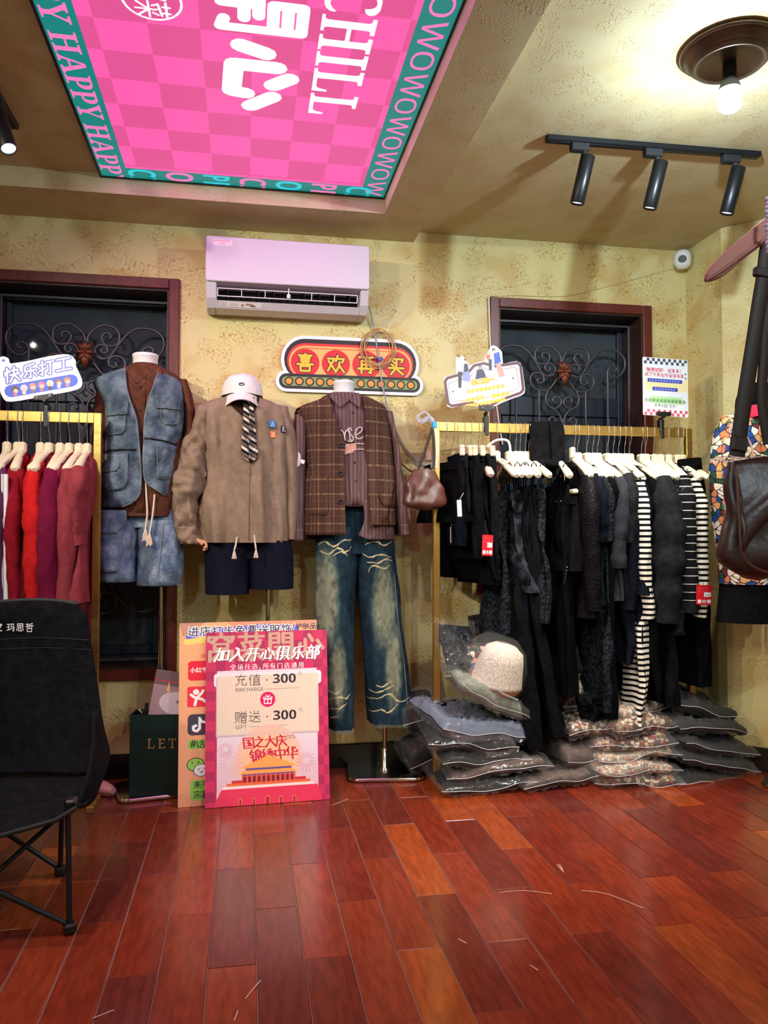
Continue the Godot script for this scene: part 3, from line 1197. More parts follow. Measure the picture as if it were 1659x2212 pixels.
func ceiling_lamp(at: Vector3) -> Node3D:
	var t := thing("ceiling_lamp", "", "ceiling lamp", at)
	var b := B.new()
	b.lathe([Vector2(0.0, 0.0), Vector2(0.152, 0.0), Vector2(0.156, -0.008), Vector2(0.150, -0.016), Vector2(0.141, -0.018), Vector2(0.139, -0.026), Vector2(0.130, -0.03), Vector2(0.127, -0.04), Vector2(0.116, -0.044), Vector2(0.113, -0.054), Vector2(0.108, -0.056), Vector2(0.1, -0.05), Vector2(0.03, -0.048), Vector2(0, -0.048)], at, 48)
	put(b, "base_plate", M.antique, t)
	b = B.new()
	b.lathe([Vector2(0.02, -0.046), Vector2(0.022, -0.06), Vector2(0.022, -0.1), Vector2(0.026, -0.104), Vector2(0.026, -0.112), Vector2(0, -0.112)], at, 20)
	put(b, "socket", M.black, t)
	b = B.new()
	b.lathe([Vector2(0.02, -0.108), Vector2(0.027, -0.112), Vector2(0.0345, -0.132), Vector2(0.0365, -0.138), Vector2(0, -0.138)], at, 28)
	put(b, "bulb_housing", M.grey, t)
	b = B.new()
	b.lathe([Vector2(0.0355, -0.138), Vector2(0.037, -0.155), Vector2(0.037, -0.188), Vector2(0.034, -0.2), Vector2(0.026, -0.206), Vector2(0, -0.208)], at, 28)
	var bm := mat(Color.WHITE, 0.4)
	bm.emission_enabled = true
	bm.emission = Color(0.85, 0.95, 1.0)
	bm.emission_energy_multiplier = 3.0
	put(b, "glowing_bulb", bm, t)
	var l := OmniLight3D.new()
	l.name = "bulb_light"
	l.light_color = Color(0.86, 0.95, 1.0)
	l.light_energy = BULB if at.z < 3.0 else FILL_BULB_BACK
	l.light_size = 0.02 if at.z < 3.0 else 0.12
	l.omni_range = 14.0
	l.omni_attenuation = 2.0
	l.shadow_enabled = true
	add_child(l)
	l.position = at + Vector3(0, -0.157, 0)
	return t


func track_light(label: String, a: Vector3, e: Vector3, spots: Array, aim: Vector3, energy: float):
	var t := thing("track_light", label, "track light", (a + e) * 0.5)
	var dir := (e - a).normalized()
	var side := dir.cross(Vector3.UP)
	var bs := Basis(dir, Vector3.UP, side)
	var b := B.new()
	b.box((a + e) * 0.5 + Vector3(0, -0.011, 0), Vector3((e - a).length(), 0.022, 0.036), bs, 0.002)
	b.box((a + e) * 0.5 + Vector3(0, -0.0225, 0), Vector3((e - a).length() - 0.02, 0.003, 0.012), bs)
	put(b, "rail", M.dark_metal, t)
	var ax := aim.normalized()
	for s in spots:
		var p: Vector3 = a + dir * s + Vector3(0, -0.022, 0)
		var h := Node3D.new()
		h.name = "spotlight"
		t.add_child(h, true)
		b = B.new()
		b.box(p + Vector3(0, -0.016, 0), Vector3(0.075, 0.032, 0.034), bs, 0.003)
		b.tube([p + dir * 0.02 + Vector3(0, -0.03, 0), p + dir * 0.026 + Vector3(0, -0.062, 0)], 0.012, 10)
		put(b, "adapter", M.black_matt, h)
		var top: Vector3 = p + dir * 0.036 + Vector3(0, -0.045, 0)
		var bs2 := Basis(Quaternion(Vector3.DOWN, ax))
		b = B.new()
		b.lathe([Vector2(0, 0.0), Vector2(0.026, 0), Vector2(0.029, -0.003), Vector2(0.029, -0.187), Vector2(0.027, -0.19), Vector2(0.0255, -0.187), Vector2(0.0255, -0.178)], top, 24, bs2)
		put(b, "barrel", M.dark_metal, h)
		b = B.new()
		b.lathe([Vector2(0.0255, -0.181), Vector2(0.014, -0.184), Vector2(0, -0.185)], top, 20, bs2)
		var gm := mat(Color.WHITE, 0.3)
		gm.emission_enabled = true
		gm.emission = Color(0.95, 0.97, 1.0)
		gm.emission_energy_multiplier = 1.6
		put(b, "glowing_lens", gm, h)
		if energy > 0:
			var l := SpotLight3D.new()
			l.name = "spot_light"
			l.light_color = Color(1.0, 0.96, 0.88)
			l.light_energy = energy
			l.spot_angle = 38.0
			l.spot_angle_attenuation = 0.9
			l.spot_range = 12.0
			l.spot_attenuation = 2.0
			l.light_size = 0.02
			l.shadow_enabled = true
			add_child(l, true)
			l.position = top + ax * 0.2
			l.basis = Basis.looking_at(ax, Vector3.UP if absf(ax.y) < 0.99 else Vector3.BACK)


const LB_GLOW := 1.0
const LB_LIGHT := 0.8
const BULB := 1.35
const FILL_BULB_BACK := 1.9  # strength of the added fill lamps
const SPOT_R := 2.3
const SPOT_L := 2.0
const SPOT_B := 2.4


# ------------------------------------------------------------------ windows and their grilles
func frame_bars(b: B, x0: float, x1: float, y0: float, y1: float, w: float, z0: float, z1: float, ch := 0.003):
	span(b, x0, x0 + w, y0, y1, z0, z1, ch)
	span(b, x1 - w, x1, y0, y1, z0, z1, ch)
	span(b, x0 + w, x1 - w, y1 - w, y1, z0, z1, ch)
	span(b, x0 + w, x1 - w, y0, y0 + w, z0, z1, ch)


func build_windows():
	for k in 2:
		var xa := -1.212 if k == 0 else 1.324
		var xb := xa + 0.835
		var y0 := 0.516
		var y1 := 2.392
		var xm := (xa + xb) * 0.5
		var w := Node3D.new()
		w.name = "window_%d" % (k + 1)
		add_child(w)
		w.position = Vector3(xm, y0, 0)
		w.set_meta("kind", "structure")
		w.set_meta("label", ["left window with brown wooden casing behind the denim vest", "right window with brown wooden casing behind the rail of black clothes"][k])
		w.set_meta("category", "window")
		var b := B.new()
		frame_bars(b, xa - 0.049, xb + 0.049, y0 - 0.049, y1 + 0.049, 0.052, -0.004, 0.016, 0.004)
		put(b, "casing", M.casing, w)
		b = B.new()
		frame_bars(b, xa - 0.002, xb + 0.002, y0 - 0.002, y1 + 0.002, 0.014, -0.27, 0.0, 0.0)
		put(b, "reveal_lining", M.reveal, w)
		b = B.new()
		var tr := 1.905
		frame_bars(b, xa + 0.012, xb - 0.012, y0 + 0.012, y1 - 0.012, 0.03, -0.27, -0.215, 0.003)
		span(b, xa + 0.042, xb - 0.042, tr - 0.055, tr + 0.055, -0.268, -0.217, 0.003)
		put(b, "steel_frame", M.steel, w)
		for s in 2:
			b = B.new()
			var sa := xa + 0.044 if s == 0 else xm + 0.002
			var sb := xm - 0.002 if s == 0 else xb - 0.044
			frame_bars(b, sa, sb, y0 + 0.044, tr - 0.057, 0.05, -0.262, -0.225, 0.004)
			var sash := put(b, "sash", M.steel, w)
			b = B.new()
			span(b, sa + 0.05, sb - 0.05, y0 + 0.094, tr - 0.107, -0.246, -0.242)
			put(b, "pane", M.glass, sash)
		b = B.new()
		span(b, xa + 0.042, xb - 0.042, tr + 0.055, y1 - 0.042, -0.246, -0.242)
		put(b, "pane", M.glass, w)
		grille(xm, k)
	var nb := B.new()
	span(nb, -2.7, 3.4, -0.2, 3.1, -1.6, -1.5)
	struct(nb, "wall_outside", M.night, "dark wall outside the windows at night", "wall")


# one wrought-iron grille; curves are given in thousandths of a metre from the leaf at its heart, right half, y up
func grille(xm: float, k: int):
	var z := -0.135
	var yc := 2.08
	var t := thing("window_grille", ["black wrought iron scroll grille in the left window behind the denim vest", "black wrought iron scroll grille in the right window above the black clothes"][k], "window grille", Vector3(xm, 0.53, z), "")
	var low := 0.93      # the same scrolls stand on their heads at the foot
	var curves := [
		["inner_scroll", [Vector2(4, 60), Vector2(8, 92), Vector2(28, 124), Vector2(62, 150), Vector2(98, 155), Vector2(134, 142), Vector2(153, 108), Vector2(148, 66), Vector2(120, 47), Vector2(86, 56), Vector2(70, 88), Vector2(84, 112), Vector2(106, 112), Vector2(114, 96), Vector2(106, 86)]],
		["shoulder_scroll", [Vector2(44, -10), Vector2(78, -22), Vector2(112, -6), Vector2(146, 50), Vector2(186, 108), Vector2(230, 142), Vector2(280, 148), Vector2(330, 134), Vector2(362, 92), Vector2(360, 40), Vector2(328, -8), Vector2(290, -16), Vector2(266, 4)]],
		["small_scroll", [Vector2(80, -20), Vector2(46, 0), Vector2(40, 30), Vector2(64, 52), Vector2(92, 44), Vector2(98, 20), Vector2(80, 8), Vector2(68, 20), Vector2(74, 32)]],
		["side_scroll", [Vector2(28, -34), Vector2(50, -64), Vector2(78, -100), Vector2(124, -106), Vector2(164, -88), Vector2(182, -46), Vector2(168, -12), Vector2(136, -4), Vector2(108, -20), Vector2(106, -52), Vector2(128, -64), Vector2(142, -50), Vector2(132, -36)]],
		["heart_scroll", [Vector2(78, -100), Vector2(94, -140), Vector2(86, -184), Vector2(54, -208), Vector2(20, -196), Vector2(6, -166), Vector2(24, -142), Vector2(50, -146), Vector2(54, -166), Vector2(38, -174)]],
		["foot_scroll", [Vector2(60, -206), Vector2(26, -230), Vector2(8, -270), Vector2(14, -306), Vector2(44, -322), Vector2(74, -300), Vector2(76, -268), Vector2(52, -258), Vector2(38, -276), Vector2(50, -290)]],
		["bar_curl", [Vector2(262, -40), Vector2(262, 20), Vector2(276, 44), Vector2(300, 50), Vector2(314, 34), Vector2(304, 18), Vector2(290, 26)]],
	]
	for q in curves:
		for sx in [1.0, -1.0]:
			for foot in 2:
				var p := []
				for c in smooth(q[1], 4):
					var y: float = yc + c.y * 0.00097
					if foot == 1:
						y = low - (c.y * 0.00097)
						if y > 1.32:
							continue
					p.append(Vector3(xm + sx * c.x * 0.00104, y, z))
				if p.size() < 3:
					continue
				var b := B.new()
				b.tube(p, 0.0068, 7)
				put(b, q[0], M.iron, t)
	for x in [-0.272, -0.138, 0.0, 0.138, 0.272]:
		var b := B.new()
		var top: float = {0.0: yc - 0.262, 0.138: yc - 0.1, 0.272: yc + 0.0}[absf(x)]
		var bot: float = low + (yc - top)
		b.tube([Vector3(xm + x, bot - 0.003, z), Vector3(xm + x, (bot + top) * 0.5, z), Vector3(xm + x, top, z)], 0.0065, 6)
		put(b, "upright_bar", M.iron, t)
	var b2 := B.new()
	span(b2, xm - 0.407, xm + 0.407, 2.352, 2.366, z - 0.007, z + 0.007, 0.002)
	span(b2, xm - 0.407, xm + 0.407, 0.542, 0.556, z - 0.007, z + 0.007, 0.002)
	span(b2, xm - 0.409, xm - 0.397, 0.542, 2.366, z - 0.006, z + 0.006, 0.002)
	span(b2, xm + 0.397, xm + 0.409, 0.542, 2.366, z - 0.006, z + 0.006, 0.002)
	put(b2, "outer_frame", M.iron, t)
	# acanthus leaf: five lobes and a stem
	b2 = B.new()
	var lobes := [[0.0, 0.085, 0.022], [38.0, 0.055, 0.02], [-38.0, 0.055, 0.02], [84.0, 0.052, 0.02], [-84.0, 0.052, 0.02], [140.0, 0.06, 0.014], [-140.0, 0.06, 0.014], [180.0, 0.062, 0.016]]
	for l in lobes:
		var ang := deg_to_rad(180.0 + l[0])
		var dv := Vector3(sin(ang), cos(ang), 0)
		var pts := []
		var rr := []
		for s in 9:
			var f := s / 8.0
			pts.append(Vector3(xm, yc + 0.005, z + 0.012) + dv * l[1] * f + Vector3(0, 0, 0.022 * sin(f * PI) + 0.004))
			rr.append(maxf(l[2] * (sin(PI * (0.18 + 0.8 * f))), 0.003))
		b2.tube(pts, rr, 8, false, 0.55)
	put(b2, "bronze_leaf", M.bronze, t, "rust brown leaf ornament at the heart of the grille")


# ------------------------------------------------------------------ things on the back wall
func print_mat(c: Cv, rough := 0.55) -> StandardMaterial3D:
	var m := mat(Color.WHITE, rough)
	m.albedo_texture = c.tex()
	return m


func build_wall_things():
	# air conditioner
	var ac := thing("air_conditioner", "white wall air conditioner above the round-dotted sign", "air conditioner", Vector3(0.2, 2.28, 0.0))
	var side := PackedVector2Array([Vector2(0.0, 2.272), Vector2(0.06, 2.262), Vector2(0.125, 2.272), Vector2(0.165, 2.31), Vector2(0.196, 2.372), Vector2(0.196, 2.575), Vector2(0.188, 2.592), Vector2(0.17, 2.598), Vector2(0.0, 2.598)])
	var tx := Transform3D(Basis(Vector3.BACK, Vector3.UP, Vector3.LEFT), Vector3.ZERO)
	var b := B.new()
	b.slab(side, 0.05, Transform3D(tx.basis, Vector3(-0.168, 0, 0)), 0.004)
	b.slab(side, 0.042, Transform3D(tx.basis, Vector3(0.574, 0, 0)), 0.004)
	var lower := PackedVector2Array([Vector2(0.0, 2.272), Vector2(0.06, 2.262), Vector2(0.125, 2.272), Vector2(0.156, 2.302), Vector2(0.12, 2.305), Vector2(0.0, 2.31)])
	b.slab(lower, 0.71, Transform3D(tx.basis, Vector3(0.2, 0, 0)), 0.002)
	var upper := PackedVector2Array([Vector2(0.0, 2.38), Vector2(0.19, 2.378), Vector2(0.19, 2.575), Vector2(0.17, 2.598), Vector2(0.0, 2.598)])
	b.slab(upper, 0.71, Transform3D(tx.basis, Vector3(0.2, 0, 0)), 0.002)
	put(b, "casing", M.ac, ac)
	b = B.new()
	b.slab(round_rect(0.79, 0.218, 0.012, Vector2(0.2, 2.486)), 0.014, Transform3D(Basis(), Vector3(0, 0, 0.203)), 0.004)
	put(b, "front_panel", M.ac, ac)
	b = B.new()
	span(b, -0.145, 0.555, 2.302, 2.385, 0.0, 0.06)
	put(b, "outlet_recess", M.black_matt, ac)
	b = B.new()
	var fb := Basis(Vector3.RIGHT, 0.45)
	var o := Vector3(0.2, 2.338, 0.17)
	b.box(o + fb * Vector3(0, 0.018, 0), Vector3(0.68, 0.004, 0.008), fb, 0.001)
	b.box(o + fb * Vector3(0, -0.018, 0), Vector3(0.68, 0.004, 0.008), fb, 0.001)
	for k in 7:
		b.box(o + fb * Vector3(-0.338 + k * 0.1127, 0, 0), Vector3(0.004, 0.036, 0.008), fb, 0.001)
	put(b, "swing_vane", M.white, ac)
	for k in 9:
		b = B.new()
		b.box(Vector3(-0.1 + k * 0.075, 2.35, 0.1), Vector3(0.002, 0.05, 0.05), Basis(Vector3.UP, 0.3))
		put(b, "guide_fin", M.black, ac)
	b = B.new()
	b.box(Vector3(0.2, 2.345, 0.178), Vector3(0.006, 0.05, 0.01), fb, 0.002)
	b.box(Vector3(0.2, 2.33, 0.182), Vector3(0.018, 0.02, 0.01), fb, 0.003)
	put(b, "vane_crank", M.white, ac)
	var cv := canvas(256, 48, rgb(226, 222, 226))
	cv.scribble(3, 6, 8, 12, rgb(120, 104, 84), 1.1, 3)
	cv.scribble(3, 6, 26, 12, rgb(120, 104, 84), 1.1, 4)
	cv.scribble(4, 62, 14, 11, rgb(140, 124, 104), 1.2, 5)
	cv.scribble(4, 62, 28, 11, rgb(140, 124, 104), 1.2, 6)
	cv.disc(Vector2(140, 28), 8, rgb(130, 110, 80), 12)
	cv.poly([Vector2(160, 10), Vector2(200, 12), Vector2(226, 38), Vector2(158, 26)], rgb(150, 132, 104))
	cv.poly([Vector2(196, 22), Vector2(226, 40), Vector2(186, 38)], rgb(90, 80, 60))
	b = B.new()
	var lb := Basis(Vector3.RIGHT, 0.72)
	b.box(Vector3(-0.03, 2.2885, 0.1425), Vector3(0.2, 0.026, 0.0016), lb)
	put(b, "printed_label", print_mat(cv), ac)
	cv = canvas(192, 64, rgb(232, 228, 232))
	cv.scribble(9, 6, 6, 17, rgb(255, 120, 150), 1.12, 8, 0.0, 0.13)
	cv.scribble(3, 60, 36, 18, rgb(255, 120, 150), 1.2, 9, 0.0, 0.13)
	b = B.new()
	b.quad(Vector3(-0.158, 2.578, 0.2103), Vector3(-0.07, 2.578, 0.2103), Vector3(-0.07, 2.549, 0.2103), Vector3(-0.158, 2.549, 0.2103))
	put(b, "printed_badge", print_mat(cv, 0.35), ac)

	# wide sign: two stadium boards
	var o1 := round_rect(0.715, 0.25, 0.124, Vector2(0.529, 2.06), 10)
	var o2 := round_rect(0.762, 0.108, 0.053, Vector2(0.527, 1.95), 8)
	var un := Geometry2D.merge_polygons(o1, o2)
	cv = canvas(1024, 410, rgb(238, 236, 246))
	var sx := 1024.0 / 0.762
	var top := 2.185
	var pt := func(x: float, y: float) -> Vector2: return Vector2((x - 0.146) * sx, (top - y) * sx)
	var pill := func(cx: float, cy: float, w: float, h: float, col: Color):
		var p: Vector2 = pt.call(cx - w / 2, cy + h / 2)
		cv.rrect(p.x, p.y, w * sx, h * sx, h * sx * 0.5 - 1, col)
	pill.call(0.529, 2.06, 0.684, 0.218, rgb(30, 28, 34))
	pill.call(0.529, 2.054, 0.652, 0.186, rgb(214, 40, 44))
	pill.call(0.529, 2.05, 0.634, 0.168, rgb(250, 176, 104))
	pill.call(0.529, 2.048, 0.616, 0.152, rgb(240, 110, 60))
	pill.call(0.529, 2.046, 0.606, 0.144, rgb(250, 178, 108))
	for k in 4:
		var p: Vector2 = pt.call(0.529 + (k - 1.5) * 0.157, 2.046)
		cv.disc(p, 0.0725 * sx, rgb(212, 26, 44))
		var s := 0.094 * sx
		var xf := Transform2D(Vector2(s / 100, 0), Vector2(0, s / 100), p - Vector2(s, s) * 0.5)
		cv.glyph("喜欢再买"[k], xf, 21.0, rgb(36, 22, 22))
		cv.glyph("喜欢再买"[k], xf, 12.0, rgb(250, 190, 50))
	pill.call(0.527, 1.95, 0.73, 0.077, rgb(30, 28, 34))
	pill.call(0.527, 1.95, 0.700, 0.048, rgb(130, 152, 92))
	for k in 13:
		var p: Vector2 = pt.call(0.527 + (k - 6) * 0.0525, 1.95)
		cv.disc(p, 0.0225 * sx, rgb(24, 22, 24))
		cv.disc(p, 0.0155 * sx, rgb(250, 146, 62))
	b = B.new()
	b.slab(un[0], 0.012, Transform3D(Basis(), Vector3(0, 0, 0.012)), 0.0, Rect2(0.146, top - 410 / sx, 0.762, 410 / sx))
	var sg := put(b, "shop_sign", print_mat(cv))
	tag(sg, "black and orange rounded sign with four big yellow characters above dotted strip", "sign")

	# coil of thin wires on the wall, with its hook cord
	var coil := thing("wire_coil", "coil of thin tan wires with blue connector hanging over the sign", "cable coil", Vector3(0.66, 2.12, 0.03))
	for k in 9:
		var p := []
		var r1 := 0.083 + rng.randf_range(-0.012, 0.012)
		var r2 := 0.09 + rng.randf_range(-0.012, 0.01)
		var cc := Vector3(0.667 + rng.randf_range(-0.01, 0.01), 2.135 + rng.randf_range(-0.012, 0.012), 0.03 + rng.randf_range(-0.006, 0.008))
		for s in 28:
			var a := TAU * s / 28
			p.append(cc + Vector3(cos(a) * r1, sin(a) * r2, 0.004 * sin(a * 3 + k)))
		b = B.new()
		b.tube(p, 0.0017, 5, true)
		put(b, "wire_loop", [mat(rgb(196, 150, 96), 0.5), mat(rgb(190, 170, 150), 0.5), mat(rgb(202, 160, 70), 0.5)][k % 3], coil)
	b = B.new()
	b.box(Vector3(0.678, 2.075, 0.036), Vector3(0.03, 0.018, 0.012), Basis(Vector3.BACK, 0.5), 0.003)
	put(b, "connector", mat(rgb(40, 60, 150), 0.4), coil)
	b = B.new()
	b.box(Vector3(0.652, 2.079, 0.036), Vector3(0.024, 0.012, 0.01), Basis(Vector3.BACK, 0.2), 0.003)
	put(b, "plug", mat(rgb(110, 40, 70), 0.4), coil)

	b = B.new()
	b.tube(smooth([Vector3(0.6021, 2.3325, 0.08), Vector3(0.6252, 2.3216, 0.04), Vector3(0.6575, 2.1769, 0.02), Vector3(0.688, 1.9454, 0.04), Vector3(0.7207, 1.8254, 0.02), Vector3(0.762, 1.7112, 0.02), Vector3(0.823, 1.6043, 0.02), Vector3(0.8843, 1.5453, 0.02), Vector3(0.9364, 1.528, 0.008)], 6), 0.0045, 6)
	tag(put(b, "grey_cord", mat(rgb(150, 150, 162), 0.5)), "grey cord running from the air conditioner down past the sign", "cord")
	b = B.new()
	b.tube(smooth([Vector3(0.7232, 1.7724, 0.006), Vector3(0.7427, 1.6885, 0.006), Vector3(0.7769, 1.5809, 0.006), Vector3(0.8258, 1.5215, 0.006), Vector3(0.8873, 1.4936, 0.006), Vector3(0.9491, 1.4654, 0.006)], 6), 0.006, 6)
	tag(put(b, "beige_cord", mat(rgb(196, 176, 120), 0.55)), "flat beige cord on the yellow wall right of the plaid vest", "cord")
	b = B.new()
	b.tube(smooth([Vector3(1.2661, 2.4402, 0.02), Vector3(1.2705, 2.2914, 0.02), Vector3(1.2749, 2.143, 0.02), Vector3(1.2893, 1.9705, 0.02), Vector3(1.3239, 1.7373, 0.02), Vector3(1.3388, 1.6515, 0.02)], 5), 0.0032, 6)
	tag(put(b, "white_cord", M.white), "thin white cord hanging down the left casing of the right window", "cord")
	b = B.new()
	b.tube(smooth([Vector3(2.3467, 2.6617, 0.004), Vector3(2.1643, 2.6037, 0.004), Vector3(1.9166, 2.5273, 0.004), Vector3(1.6875, 2.4684, 0.004), Vector3(1.4371, 2.4596, 0.004), Vector3(1.2738, 2.4456, 0.004)], 5), 0.0016, 5)
	tag(put(b, "camera_cable", mat(rgb(200, 186, 130), 0.5)), "thin cable from the white security camera to the right window", "cord")


# ------------------------------------------------------------------ mannequins and what they wear
func arc(b: B, s: Shape, y0: float, y1: float, a0: float, a1: float, grow: float, nr := 30, nc := 24):
	var pts := PackedVector3Array()
	var t := PackedVector2Array()
	for r in nr:
		var y := lerpf(y0, y1, float(r) / (nr - 1))
		var h := s.half(y)
		for c in nc:
			var a := lerpf(a0, a1, float(c) / (nc - 1))
			var x := h.x + signf(cos(a)) * pow(absf(cos(a)), 2.0 / s.n) * (h.y + grow)
			var z := s.zc + signf(sin(a)) * pow(absf(sin(a)), 2.0 / s.n) * (s.depth(y) + grow)
			pts.append(Vector3(x, y, z))
			t.append(Vector2(x, -y))
	b.grid(pts, t, nr, nc, false, 0, true)


func mannequin(label: String, x: float, z: float, pole_top: float, neck_top: float, neck_r: float, turn := 0.0, neck := true) -> Node3D:
	var t := thing("mannequin_stand", label, "mannequin", Vector3(x, 0, z))
	var b := B.new()
	b.slab(round_rect(0.37, 0.29, 0.05), 0.016, Transform3D(Basis(Vector3.UP, turn) * Basis(Vector3.RIGHT, Vector3.FORWARD, Vector3.UP), Vector3(x, 0.011, z)), 0.004)
	put(b, "base_plate", M.chrome, t)
	b = B.new()
	b.tube([Vector3(x, 0.018, z), Vector3(x, 0.5, z), Vector3(x, pole_top, z)], 0.0105, 14)
	put(b, "pole", M.chrome, t)
	b = B.new()
	b.lathe([Vector2(0.0, 0.018), Vector2(0.03, 0.018), Vector2(0.03, 0.026), Vector2(0.017, 0.034), Vector2(0.016, 0.12), Vector2(0.0125, 0.125)], Vector3(x, 0, z), 18)
	put(b, "pole_sleeve", M.chrome, t)
	if neck:
		b = B.new()
		b.lathe([Vector2(0, neck_top), Vector2(neck_r - 0.004, neck_top), Vector2(neck_r, neck_top - 0.004), Vector2(neck_r, neck_top - 0.013), Vector2(neck_r - 0.003, neck_top - 0.016), Vector2(neck_r - 0.004, neck_top - 0.06), Vector2(neck_r + 0.006, neck_top - 0.11), Vector2(neck_r + 0.03, neck_top - 0.15)], Vector3(x, 0, z), 28)
		put(b, "neck", M.neck, t, "white neck stump")
	return t


func garment_thing(called: String, label: String, category: String, s: Shape, group := "") -> Node3D:
	return thing(called, label, category, Vector3(s.half(s.rows[-1].x).x, s.rows[-1].x, s.zc), group)


func flap(parent: Node, called: String, m: Material, o: Array, z: float, tilt_x := 0.0, thick := 0.006) -> MeshInstance3D:
	var c := Vector2.ZERO
	for q in o:
		c += q
	c /= o.size()
	var p := PackedVector2Array()
	for q in o:
		p.append(q - c)
	var b := B.new()
	b.slab(p, thick, Transform3D(Basis(Vector3.RIGHT, tilt_x), Vector3(c.x, c.y, z)), 0.0015)
	var fl := put(b, called, m, parent)
	b = B.new()
	var rim := []
	for q in p:
		rim.append(Transform3D(Basis(Vector3.RIGHT, tilt_x), Vector3(c.x, c.y, z)) * Vector3(q.x, q.y, thick * 0.4))
	b.tube(rim, 0.0012, 5, true)
	put(b, "edge_seam", mat(rgb(48, 32, 30), 0.9), fl)
	return fl


func button(parent: Node, p: Vector3, r := 0.006, m: Material = null, called := "button"):
	var b := B.new()
	b.lathe([Vector2(0, 0.002), Vector2(r * 0.55, 0.0018), Vector2(r * 0.7, 0.0034), Vector2(r, 0.003), Vector2(r, 0), Vector2(r, -0.004)], p, 12, Basis(Vector3.RIGHT, PI / 2))
	put(b, called, m if m else M.black, parent)


func stitched(parent: Node, s: Shape, called: String, m: Material, rows: Array, off: float, thread: Material):
	var b := B.new()
	patch(b, s, rows, off)
	var p := put(b, called, m, parent)
	if thread:
		b = B.new()
		var line := []
		for q in rows:
			line.append(Vector2(q.y + 0.004, q.x))
		for i in range(rows.size() - 1, -1, -1):
			line.append(Vector2(rows[i].z - 0.004, rows[i].x + (0.004 if i == rows.size() - 1 else 0.0)))
		seam(b, s, line, 0.0009, off + 0.0004, 4)
		put(b, "stitching", thread, p)


func build_mannequins():
	first_mannequin()
	second_mannequin()
	third_mannequin()


